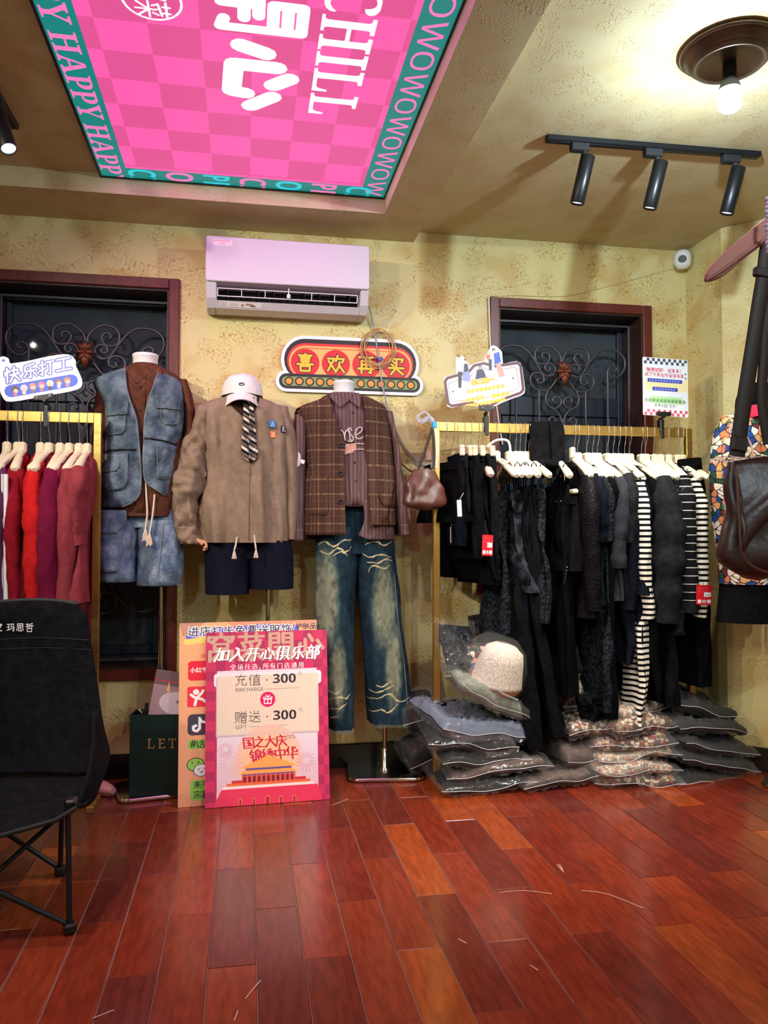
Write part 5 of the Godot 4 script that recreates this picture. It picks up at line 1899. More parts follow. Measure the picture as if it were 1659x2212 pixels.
	for q in [Vector3(0.4416, 1.5891, 0.19), Vector3(0.4396, 1.4579, 0.19), Vector3(0.4399, 1.3248, 0.19)]:
		button(vest, v.at(q.x, q.y, 0.018), 0.011, M.dark_metal)
	# jeans
	var jm := jeans_material()
	var hp := shape([Vector3(1.3873, 0.3528, 0.7099), Vector3(1.2738, 0.3396, 0.7145), Vector3(1.1832, 0.3332, 0.7168), Vector3(1.0792, 0.3335, 0.726)], 0.18, 0.08, 0.005, 41.0)
	var jeans := garment_thing("ripped_jeans", "dark teal wide jeans with faded fronts and cream rips", "jeans", hp)
	b = B.new()
	loft(b, hp, 24, 48)
	put(b, "hips", jm, jeans)
	var legs := [[Vector3(1.2056, 0.3353, 0.5301), Vector3(1.0705, 0.3313, 0.5417), Vector3(0.9358, 0.3317, 0.5327), Vector3(0.7567, 0.3345, 0.5193), Vector3(0.5112, 0.3553, 0.5174), Vector3(0.3551, 0.3826, 0.5176), Vector3(0.2483, 0.3985, 0.5177)], [Vector3(1.2061, 0.521, 0.7191), Vector3(1.0698, 0.5303, 0.7283), Vector3(0.9337, 0.5373, 0.7445), Vector3(0.7525, 0.5557, 0.7583), Vector3(0.5039, 0.5742, 0.7883), Vector3(0.346, 0.588, 0.8067), Vector3(0.2649, 0.5949, 0.8136)]]
	for k in 2:
		var l := shape(legs[k], 0.18, 0.1, 0.018, 43.0 + k)
		l.fx = 11.0
		l.fy = 1.4
		b = B.new()
		loft(b, l, 60, 40)
		var lg := put(b, "leg", jm, jeans)
		var e: Vector3 = legs[k][-1]
		b = B.new()
		for i in 34:
			var x := lerpf(e.y + 0.002, e.z - 0.002, i / 33.0)
			var p := l.at(x, e.x + 0.002, 0.0)
			b.tube([p, p + Vector3(rng.randf_range(-0.003, 0.003), -0.012 - rng.randf() * 0.008, 0.002)], 0.0011, 4)
		put(b, "frayed_hem", mat(rgb(120, 136, 132), 0.95), lg)
	for line in [[Vector2(0.7097, 0.9785), Vector2(0.7235, 0.774), Vector2(0.7558, 0.5243), Vector2(0.7742, 0.2981)]]:
		b = B.new()
		var l := shape(legs[1], 0.18, 0.1, 0.018, 44.0)
		l.fx = 11.0
		l.fy = 1.4
		seam(b, l, line, 0.0015, 0.002)
		put(b, "side_stitching", M.thread, jeans)


func jeans_material() -> StandardMaterial3D:
	var w := 512
	var h := 1024
	var n1 := noise_bytes(1024, 0.02, 81, FastNoiseLite.TYPE_SIMPLEX_SMOOTH, 4)
	var n2 := noise_bytes(1024, 0.4, 82)
	var d := PackedByteArray()
	d.resize(w * h * 3)
	# centres of the worn thighs and knees, in metres: x, y, half width, half height
	var worn := [[0.375, 0.86, 0.075, 0.3], [0.655, 0.84, 0.07, 0.26], [0.43, 0.5, 0.055, 0.22], [0.7, 0.55, 0.05, 0.25]]
	for y in h:
		var wy := 1.3 - y / float(h) * 1.1
		for x in w:
			var wx := 0.3 + x / float(w) * 0.55
			var f := 0.0
			for q in worn:
				var r := pow((wx - q[0]) / q[2], 2) + pow((wy - q[1]) / q[3], 2)
				if r < 1.0:
					f = maxf(f, (1.0 - r))
			var n := n1[y * 1024 + x * 2] / 255.0
			var g := (n2[y * 1024 + x] / 255.0 - 0.5) * 24.0
			var c := Vector3(26, 46, 60).lerp(Vector3(140, 142, 118), clampf(f * 1.1 * (0.55 + 0.8 * n), 0.0, 0.85))
			put_px(d, y * w + x, c + Vector3(g, g, g) + Vector3(10, 12, 12) * (n - 0.5) * 2.0)
	var c := Cv.new()
	c.im = Image.create_from_data(w, h, false, Image.FORMAT_RGB8, d)
	c.w = w
	c.h = h
	var J := func(p: Vector2) -> Vector2: return Vector2((p.x - 0.3) / 0.55 * 512.0, (1.3 - p.y) / 1.1 * 1024.0)
	var rips := [[Vector2(0.3442, 1.1253), Vector2(0.3748, 1.1383), Vector2(0.41, 1.1164), Vector2(0.4585, 1.1427), Vector2(0.4939, 1.1471)], [Vector2(0.3486, 1.0947), Vector2(0.3925, 1.0815), Vector2(0.432, 1.1076), Vector2(0.4718, 1.09), Vector2(0.4984, 1.1119)], [Vector2(0.4101, 1.0726), Vector2(0.4497, 1.09), Vector2(0.4807, 1.0724)], [Vector2(0.5651, 1.125), Vector2(0.6144, 1.1382), Vector2(0.6549, 1.1205), Vector2(0.6955, 1.1382)], [Vector2(0.5518, 1.0809), Vector2(0.5875, 1.0632), Vector2(0.6324, 1.0763), Vector2(0.6909, 1.0627)], [Vector2(0.5697, 1.0412), Vector2(0.6234, 1.0365), Vector2(0.6594, 1.054), Vector2(0.7, 1.045)], [Vector2(0.5786, 0.9927), Vector2(0.5965, 1.0234), Vector2(0.6549, 1.0098), Vector2(0.6819, 1.0273)],
		[Vector2(0.5879, 0.4317), Vector2(0.6236, 0.4217), Vector2(0.6728, 0.4376), Vector2(0.6997, 0.4542)], [Vector2(0.5835, 0.3883), Vector2(0.6325, 0.3952), Vector2(0.6817, 0.411), Vector2(0.7132, 0.3836), Vector2(0.7447, 0.3737), Vector2(0.7854, 0.3898)], [Vector2(0.5924, 0.327), Vector2(0.6414, 0.3382), Vector2(0.6772, 0.3237), Vector2(0.7221, 0.3658)], [Vector2(0.6146, 0.457), Vector2(0.6459, 0.4472), Vector2(0.6907, 0.472)],
		[Vector2(0.381, 0.443), Vector2(0.4159, 0.4245), Vector2(0.4466, 0.4365)], [Vector2(0.3854, 0.3954), Vector2(0.4335, 0.4066), Vector2(0.473, 0.3966), Vector2(0.4906, 0.4176)], [Vector2(0.3943, 0.3519), Vector2(0.4424, 0.3544), Vector2(0.4774, 0.3748)], [Vector2(0.3987, 0.3087), Vector2(0.4337, 0.3159)]]
	for r in rips:
		var p := []
		for q in smooth(r, 4):
			p.append(J.call(q) + Vector2(rng.randf_range(-2, 2), rng.randf_range(-2, 2)))
		for i in p.size() - 1:
			var t := i / float(p.size() - 1)
			c.seg(p[i], p[i + 1], 2.0 + 7.0 * sin(PI * t) * (0.6 + 0.4 * sin(i * 1.7)), rgb(204, 184, 140))
			c.seg(p[i] + Vector2(0, 2), p[i + 1] + Vector2(0, 2), 1.5, rgb(150, 150, 130))
	var m := mat(Color.WHITE, 0.92, 0.0, 0.3)
	m.albedo_texture = c.tex()
	m.uv1_scale = Vector3(1.0 / 0.55, 1.0 / 1.1, 1)
	m.uv1_offset = Vector3(-0.3 / 0.55, 1.3 / 1.1, 0)
	return m


# ------------------------------------------------------------------ hangers and hanging clothes; local x runs along the rail, z across it, y = 0 is the top of the rail
func hanger(called: String, label: String, kind: String, at: Vector3, turn: float, group: String, m: Material = null) -> Node3D:
	var t := thing(called, label, "hanger", Vector3.ZERO, group)
	var b := B.new()
	b.tube(smooth([Vector3(0, -0.03, -0.021), Vector3(0, -0.004, -0.021), Vector3(0, 0.0035, -0.012), Vector3(0, 0.0045, 0.0), Vector3(0, 0.0035, 0.012), Vector3(0, -0.008, 0.021), Vector3(0, -0.05, 0.021), Vector3(0, -0.066, 0.018), Vector3(0, -0.1, 0.003), Vector3(0, -0.14, 0.0)], 4), 0.0017, 6)
	put(b, "hook", M.wire, t)
	b = B.new()
	if kind == "clip":
		b.tube([Vector3(0, -0.135, -0.16), Vector3(0, -0.135, 0.16)], 0.0022, 6)
		put(b, "bar", M.wire, t)
		for s in [-1.0, 1.0]:
			b = B.new()
			b.box(Vector3(0, -0.15, s * 0.135), Vector3(0.022, 0.05, 0.032), Basis(), 0.004)
			put(b, "clip", m if m else M.cream, t)
	else:
		var p := []
		var r := []
		for k in 25:
			var f := (k - 12) / 12.0
			p.append(Vector3(0, -0.172 - 0.098 * pow(absf(f), 1.2), f * 0.2))
			r.append(0.0125 + 0.0085 * absf(f) - (0.01 if absf(f) > 0.98 else 0.0))
		b.tube(p, r, 10, false, 0.85)
		b.box(Vector3(0, -0.158, 0), Vector3(0.035, 0.048, 0.05), Basis(), 0.008)
		b.box(Vector3(0, -0.184, 0), Vector3(0.031, 0.04, 0.095), Basis(), 0.012)
		put(b, "arms", m if m else M.cream, t)
	t.position = at
	t.rotation.y = turn
	return t


func ring_loft(b: B, rings: Array, nc: int, seed_: float, amp: float, fq := 10.0, lobes := 0):
	# rings of [y, half x, half z, shift x, shift z]
	var pts := PackedVector3Array()
	var t := PackedVector2Array()
	var fine := []
	for i in rings.size() - 1:
		var n := maxi(2, int(absf(rings[i][0] - rings[i + 1][0]) / 0.022))
		for k in n:
			var f := float(k) / n
			var row := []
			for j in 5:
				row.append(lerpf(rings[i][j], rings[i + 1][j], f))
			fine.append(row)
	fine.append(rings[-1])
	for r in fine:
		for c in nc:
			var a := TAU * c / nc
			var q := 1.0
			if lobes > 0:
				q = 1.0 + 0.32 * cos(a * lobes + seed_) * clampf((fine[0][0] - r[0]) * 2.0, 0.0, 1.0)
			var p := Vector3(r[3] + cos(a) * r[1] * q, r[0], r[4] + sin(a) * r[2])
			var f := amp * nz.get_noise_3d(p.z * fq + seed_ * 3.3, p.y * 2.2, cos(a) * 1.3 + seed_)
			p.x += f * 2.0
			p.z += 0.6 * amp * nz.get_noise_3d(p.x * 20.0, p.y * 6.0, seed_ * 2.0)
			pts.append(p)
			t.append(Vector2(p.z, -p.y))
	b.grid(pts, t, fine.size(), nc, true, 0, true)
	b.cap(pts.slice(0, nc), false)
	b.cap(pts.slice((fine.size() - 1) * nc, fine.size() * nc), true)


func garment(called: String, label: String, category: String, m: Material, at: Vector3, turn: float, p: Dictionary, group: String) -> Node3D:
	var t := thing(called, label, category, Vector3.ZERO, group)
	var sd := rng.randf() * 50.0
	var W: float = p.get("w", 0.2)
	var th: float = p.get("th", 0.026)
	var L: float = p.get("len", 0.72)
	var fl: float = p.get("flare", 1.0)
	var amp: float = p.get("amp", 0.016)
	var lobes: int = p.get("lobes", 0)
	var kind: String = p.get("kind", "top")
	var b := B.new()
	if kind == "top":
		ring_loft(b, [[-0.2, 0.018, 0.085, 0, 0], [-0.212, 0.023, 0.11, 0, 0], [-0.238, 0.026, 0.158, 0, 0], [-0.275, 0.028, W, 0, 0], [-0.325, th, W * 0.98, 0, 0], [-0.45, th, W * 0.93, 0, 0], [-0.15 - L * 0.6, th, W * lerpf(0.93, fl, 0.5), 0, 0], [-0.15 - L, th * 1.1, W * fl, 0, 0]], 36, sd, amp, 10.0, lobes)
		put(b, "body", m, t)
		var sl: float = p.get("sleeve", 0.0)
		if sl > 0:
			var sr: float = p.get("sr", 0.034)
			var cuff: float = p.get("cuff", 0.8)
			var dx: float = p.get("dx", 0.0)
			for s in [1.0, -1.0]:
				b = B.new()
				var pts := []
				var rr := []
				for k in 19:
					var f := k / 18.0
					var y := -0.272 - sl * f
					pts.append(Vector3(dx * f + 0.008 * sin(f * 5.0 + sd), y, s * (W - 0.045 + 0.05 * sin(minf(f * 3.0, 1.0) * PI * 0.5) - 0.03 * f)))
					var bulge: float = p.get("bulge", 0.0) * sin(PI * f)
					rr.append(sr * (lerpf(0.75, 1.0, minf(f * 6.0, 1.0)) * lerpf(1.0, cuff, f) + bulge) * (1.0 + 0.12 * nz.get_noise_2d(f * 9.0, sd + s)))
				b.tube(pts, rr, 18, false, 1.45)
				for i in b.v.size():
					var q := b.v[i]
					b.v[i] += Vector3(0.008 * nz.get_noise_3d(q.z * 26.0 + sd, q.y * 6.0, s), 0, 0.006 * nz.get_noise_3d(q.x * 40.0 + sd, q.y * 9.0, s + 4.0))
				var sv := put(b, "sleeve", p.get("sleeve_mat", m), t)
				if p.get("ruffle", false):
					b = B.new()
					var e: Vector3 = pts[-1]
					ring_loft(b, [[e.y + 0.03, sr, sr * 1.5, e.x, e.z], [e.y - 0.05, sr * 1.5, sr * 1.9, e.x, e.z]], 40, sd, 0.006, 40.0, 9)
					put(b, "ruffle", m, sv)
				if p.has("cuff_mat"):
					b = B.new()
					var e2: Vector3 = pts[-1]
					ring_loft(b, [[e2.y + 0.012, sr * cuff * 1.1, sr * cuff * 1.55, e2.x, e2.z], [e2.y - 0.035, sr * cuff * 1.02, sr * cuff * 1.5, e2.x, e2.z]], 24, sd, 0.002)
					put(b, "cuff", p.cuff_mat, sv)
		if p.get("collar", true):
			b = B.new()
			ring_loft(b, [[-0.178, 0.024, 0.066, 0, -0.03], [-0.195, 0.027, 0.078, 0, -0.015], [-0.216, 0.028, 0.1, 0, 0]], 24, sd, 0.004)
			put(b, "collar", p.get("collar_mat", m), t)
		if p.get("buttons", 0) > 0:
			for k in p.buttons:
				b = B.new()
				b.tube([Vector3(th * 0.4, -0.3 - k * 0.1, W * 0.9), Vector3(th * 0.4, -0.3 - k * 0.1, W * 0.9 + 0.012)], 0.005, 8)
				put(b, "button", M.wire, t)
	elif kind == "strap":
		var y0: float = p.get("top", -0.36)
		for s in [-1.0, 1.0]:
			b = B.new()
			b.tube([Vector3(0, y0 - 0.02, s * W * 0.62), Vector3(0.004, lerpf(y0, -0.22, 0.5), s * W * 0.72), Vector3(0.012, -0.212, s * W * 0.78), Vector3(0.0, -0.198, s * W * 0.78), Vector3(-0.012, -0.212, s * W * 0.78), Vector3(-0.006, y0 - 0.02, s * W * 0.62)], 0.003, 6)
			put(b, "strap", p.get("strap_mat", m), t)
		b = B.new()
		ring_loft(b, [[y0, th * 0.8, W * 0.72, 0, 0], [y0 - 0.06, th, W * 0.8, 0, 0], [y0 - 0.22, th, W * 0.74, 0, 0], [lerpf(y0 - 0.22, -0.15 - L, 0.4), th * 1.2, W * lerpf(0.8, fl, 0.5), 0, 0], [-0.15 - L, th * 1.5, W * fl, p.get("dx", 0.0), 0]], 44, sd, amp, 14.0, lobes)
		put(b, "body", m, t)
		if p.has("skirt_mat"):
			b = B.new()
			var ys: float = p.skirt_top
			ring_loft(b, [[ys, th * 1.1, W * 0.8, 0, 0], [ys - 0.2, th * 1.5, W * 0.9, 0, 0.01], [ys - p.skirt_len, th * 1.9, W * 1.05, p.get("dx", 0.0), 0.02]], 56, sd + 3.0, 0.012, 22.0, 9)
			put(b, "skirt", p.skirt_mat, t)
	elif kind == "pants":
		var y0: float = p.get("top", -0.165)
		b = B.new()
		ring_loft(b, [[y0, th, W * 0.8, 0, 0], [y0 - 0.05, th * 1.1, W * 0.85, 0, 0], [y0 - 0.2, th * 1.2, W * 0.95, 0, 0], [-0.15 - L, th * 1.3, W * fl, p.get("dx", 0.0), p.get("dz", 0.0)]], 40, sd, amp, 12.0, lobes)
		put(b, "body", m, t)
		b = B.new()
		ring_loft(b, [[y0 + 0.004, th * 1.08, W * 0.81, 0, 0], [y0 - 0.035, th * 1.2, W * 0.85, 0, 0]], 36, sd, 0.002)
		put(b, "waistband", m, t)
	if p.has("tag"):
		b = B.new()
		var tz: float = p.get("tag_z", W * 0.9)
		var ty: float = p.tag
		b.tube([Vector3(0.0, ty + 0.05, tz), Vector3(-0.02, ty + 0.02, tz + 0.02)], 0.0008, 4)
		b.box(Vector3(-0.022, ty - 0.02, tz + 0.022), Vector3(0.002, 0.075, 0.028), Basis(Vector3.UP, -0.9) * Basis(Vector3.RIGHT, 0.06))
		put(b, "paper_tag", M.white, t)
	t.position = at
	t.rotation.y = turn
	return t


func rack(label: String, x0: float, x1: float, z: float, y: float, feet: float) -> Node3D:
	var t := thing("clothes_rack", label, "clothes rack", Vector3((x0 + x1) * 0.5, 0, z))
	var b := B.new()
	b.box(Vector3((x0 + x1) * 0.5, y - 0.0225, z), Vector3(x1 - x0 - 0.06, 0.045, 0.03), Basis(), 0.002)
	put(b, "top_rail", M.brass, t)
	for x in [x0 + 0.015, x1 - 0.015]:
		b = B.new()
		b.box(Vector3(x, (y + 0.0) * 0.5, z), Vector3(0.032, y, 0.03), Basis(), 0.002)
		put(b, "post", M.brass, t)
		b = B.new()
		b.box(Vector3(x, 0.0125, z + 0.0), Vector3(0.03, 0.025, feet), Basis(), 0.002)
		put(b, "foot", M.brass, t)
	b = B.new()
	b.box(Vector3((x0 + x1) * 0.5, 0.014, z - feet * 0.3), Vector3(x1 - x0 - 0.04, 0.024, 0.024), Basis(), 0.002)
	put(b, "bottom_bar", M.brass, t)
	return t


func clip_stand(label: String, at: Vector3, lean: Vector3, h: float) -> Node3D:
	var t := thing("sign_clip", label, "clip", at)
	var b := B.new()
	b.box(at + Vector3(0, 0.012, 0), Vector3(0.022, 0.06, 0.04), Basis(), 0.004)
	b.box(at + Vector3(0, -0.03, 0.018), Vector3(0.02, 0.05, 0.008), Basis(), 0.003)
	put(b, "lower_jaw", M.black, t)
	b = B.new()
	var e := at + Vector3(0, 0.04, 0) + lean * h
	b.tube([at + Vector3(0, 0.035, 0), e], 0.0065, 8)
	put(b, "stem", M.chrome, t)
	b = B.new()
	b.box(e, Vector3(0.018, 0.018, 0.018), Basis(Vector3.BACK, 0.4), 0.004)
	put(b, "joint", M.black, t)
	b = B.new()
	var bs := Basis(Vector3.BACK, -lean.x * 0.8)
	b.slab(PackedVector2Array([Vector2(-0.038, 0.03), Vector2(-0.038, 0.012), Vector2(-0.012, 0.008), Vector2(0, -0.004), Vector2(0.012, 0.008), Vector2(0.038, 0.012), Vector2(0.038, 0.03)]), 0.014, Transform3D(bs, e + Vector3(0, 0.004, 0.03)), 0.001)
	put(b, "upper_jaw", M.black, t)
	for s in [-1.0, 1.0]:
		b = B.new()
		b.tube([e + bs * Vector3(s * 0.026, 0.022, 0.0) + Vector3(0, 0.004, 0.034), e + bs * Vector3(s * 0.026, 0.022, 0.0) + Vector3(0, 0.004, 0.04)], 0.004, 8)
		put(b, "rivet", M.chrome, t)
	return t


func build_left_rack():
	var z := 0.4
	var y := 1.7
	rack("brass clothes rack at the left with red and purple clothes", -1.75, Vector3(-0.6389, 1.6852, 0.4).x + 0.017, z, y, 0.16)
	var items := [
		[20, "track_jacket", "purple track jacket with white double stripes at the left edge", "jacket", M.purple, {"len": 0.86, "sleeve": 0.72, "sr": 0.04, "collar": true}],
		[44, "cardigan", "dark red knitted cardigan with small buttons next to the purple jacket", "cardigan", M.red_a, {"len": 0.9, "sleeve": 0.68, "sr": 0.033, "buttons": 6}],
		[52, "sweater", "plain dark red sweater between the cardigan and the bright red one", "sweater", M.red_a, {"len": 0.82, "sleeve": 0.7, "sr": 0.034}],
		[90, "sweater", "bright scarlet sweater, the most vivid red on the left rack", "sweater", M.red_b, {"len": 0.78, "sleeve": 0.75, "sr": 0.04, "bulge": 0.15}],
		[109, "ribbed_sweater", "dark maroon ribbed sweater right of the scarlet sweater", "sweater", M.red_c, {"len": 0.92, "sleeve": 0.76, "sr": 0.032}],
		[132, "blouse", "burgundy long-sleeved blouse with wide pink cuff on the left rack", "blouse", M.burgundy, {"len": 0.86, "sleeve": 0.78, "sr": 0.045, "bulge": 0.2, "cuff_mat": M.burgundy_b}],
		[152, "polo_shirt", "burgundy polo shirt with rounded collar on the left rack", "polo shirt", M.burgundy_b, {"len": 0.9, "sleeve": 0.82, "sr": 0.042}],
		[173, "overshirt", "dusty rose overshirt second from the brass post of the left rack", "shirt", M.dusty, {"len": 0.82, "sleeve": 0.8, "sr": 0.044, "buttons": 2}],
		[190, "shirt", "dusty rose short-sleeved shirt hanging next to the brass post", "shirt", M.dusty, {"len": 0.66, "sleeve": 0.3, "sr": 0.045, "flare": 1.15}],
	]
	for q in items:
		var x: float = -1.0445 + q[0] * 0.00192
		var turn := rng.randf_range(-0.2, 0.16)
		hanger("clothes_hanger", "cream hanger holding the " + q[2], "arms", Vector3(x, y, z), turn, "hangers on the left rack")
		var g := garment(q[1], q[2], q[3], q[4], Vector3(x, y, z), turn, q[5], "clothes on the left rack")
		if q[1] == "track_jacket":
			for k in 2:
				var b := B.new()
				var pts := []
				for s in 14:
					var f := s / 13.0
					pts.append(Vector3(0.034 - 0.014 * k + 0.006 * f, -0.29 - 0.66 * f, 0.212 - 0.03 * f + 0.024 - 0.004 * k))
				b.tube(pts, 0.009 if k == 0 else 0.004, 8, false, 0.9)
				var st := MeshInstance3D.new()
				st.mesh = b.mesh()
				st.material_override = M.white
				st.name = "white_stripe"
				g.add_child(st, true)
	# sign on its clip
	var at := Vector3(-0.8487, 1.6754, 0.4)
	clip_stand("black clip with chromed stem on the left rack holding the blue and white sign", at + Vector3(0, 0.012, 0), Vector3(-0.25, 1, 0).normalized(), 0.008)
	var u := 0.00222      # metres per step of the drawing below
	var o := []
	for q in smooth([Vector2(-1.0571, 1.8846), Vector2(-1.032, 1.9274), Vector2(-1.0023, 1.9226), Vector2(-0.9946, 1.901), Vector2(-0.9724, 1.9039), Vector2(-0.9241, 1.9138), Vector2(-0.8307, 1.9397), Vector2(-0.759, 1.9488), Vector2(-0.7301, 1.9257), Vector2(-0.7279, 1.9015), Vector2(-0.7162, 1.8757), Vector2(-0.7003, 1.8298), Vector2(-0.7227, 1.7967), Vector2(-0.8471, 1.7664), Vector2(-0.9883, 1.736), Vector2(-1.0218, 1.7548), Vector2(-1.0373, 1.7979), Vector2(-1.0491, 1.8452)], 3, true):
		o.append(q)
	var lo := Vector2(9, 9)
	var hi := Vector2(-9, -9)
	for q in o:
		lo = lo.min(q)
		hi = hi.max(q)
	var cw := 1024
	var k2 := cw / (hi.x - lo.x)
	var ch := int((hi.y - lo.y) * k2)
	var c := canvas(cw, ch, rgb(238, 240, 250))
	var P := func(p: Vector2) -> Vector2: return Vector2((p.x - lo.x) * k2, (hi.y - p.y) * k2)
	var chars := "快乐打工"
	var cs := [Vector2(-1.0201, 1.8781), Vector2(-0.9481, 1.8968), Vector2(-0.8811, 1.9135), Vector2(-0.8136, 1.9303)]
	var ce := [Vector2(-0.95, 1.8968), Vector2(-0.8811, 1.9135), Vector2(-0.8136, 1.9303), Vector2(-0.7419, 1.9474)]
	var hb := [Vector2(-1.019, 1.8105)]
	var ht := [Vector2(-1.0201, 1.8781)]
	var hgt: float = (ht[0].y - hb[0].y) * k2
	for pass_ in 3:
		for i in 4:
			var a: Vector2 = P.call(cs[i])
			var e: Vector2 = P.call(ce[i])
			var d := (e - a) * 0.95
			var xf := Transform2D(d / 100.0, Vector2(d.y * -0.2, hgt) / 100.0, a)
			c.glyph(chars[i], xf, [25.0, 18.0, 11.0][pass_], [rgb(120, 120, 190), rgb(70, 90, 200), rgb(228, 244, 252)][pass_])
	var pa: Vector2 = P.call([Vector2(-0.989, 1.7817)][0])
	var pb: Vector2 = P.call([Vector2(-0.7442, 1.8363)][0])
	c.seg(pa, pb, 0.053 * k2, rgb(62, 96, 224))
	var tones := [rgb(90, 60, 60), rgb(206, 206, 236), rgb(214, 140, 130), rgb(226, 120, 140), rgb(232, 216, 190), rgb(140, 104, 100), rgb(190, 130, 96)]
	for i in 7:
		var f := pa.lerp(pb, 0.07 + 0.143 * i)
		c.disc(f + Vector2(0, -0.004 * k2), 0.0145 * k2, tones[i])
		c.disc(f + Vector2(0.002 * k2, 0.003 * k2), 0.0095 * k2, rgb(240, 200, 184))
		c.disc(f + Vector2(0.001 * k2, 0.016 * k2), 0.008 * k2, tones[(i + 3) % 7])
	var star := []
	var sc: Vector2 = P.call([Vector2(-1.0206, 1.9119)][0])
	for i in 10:
		var rr: float = (0.009 if i % 2 == 0 else 0.004) * k2
		star.append(sc + Vector2(sin(TAU * i / 10), -cos(TAU * i / 10)) * rr)
	c.poly(star, rgb(50, 70, 190))
	var b := B.new()
	b.slab(PackedVector2Array(o), 0.006, Transform3D(Basis(), Vector3(0, 0, 0.42)), 0.0, Rect2(lo, hi - lo))
	tag(put(b, "cutout_sign", print_mat(c, 0.4)), "tilted white cutout sign with four blue-outlined characters and blue strip of faces", "sign")


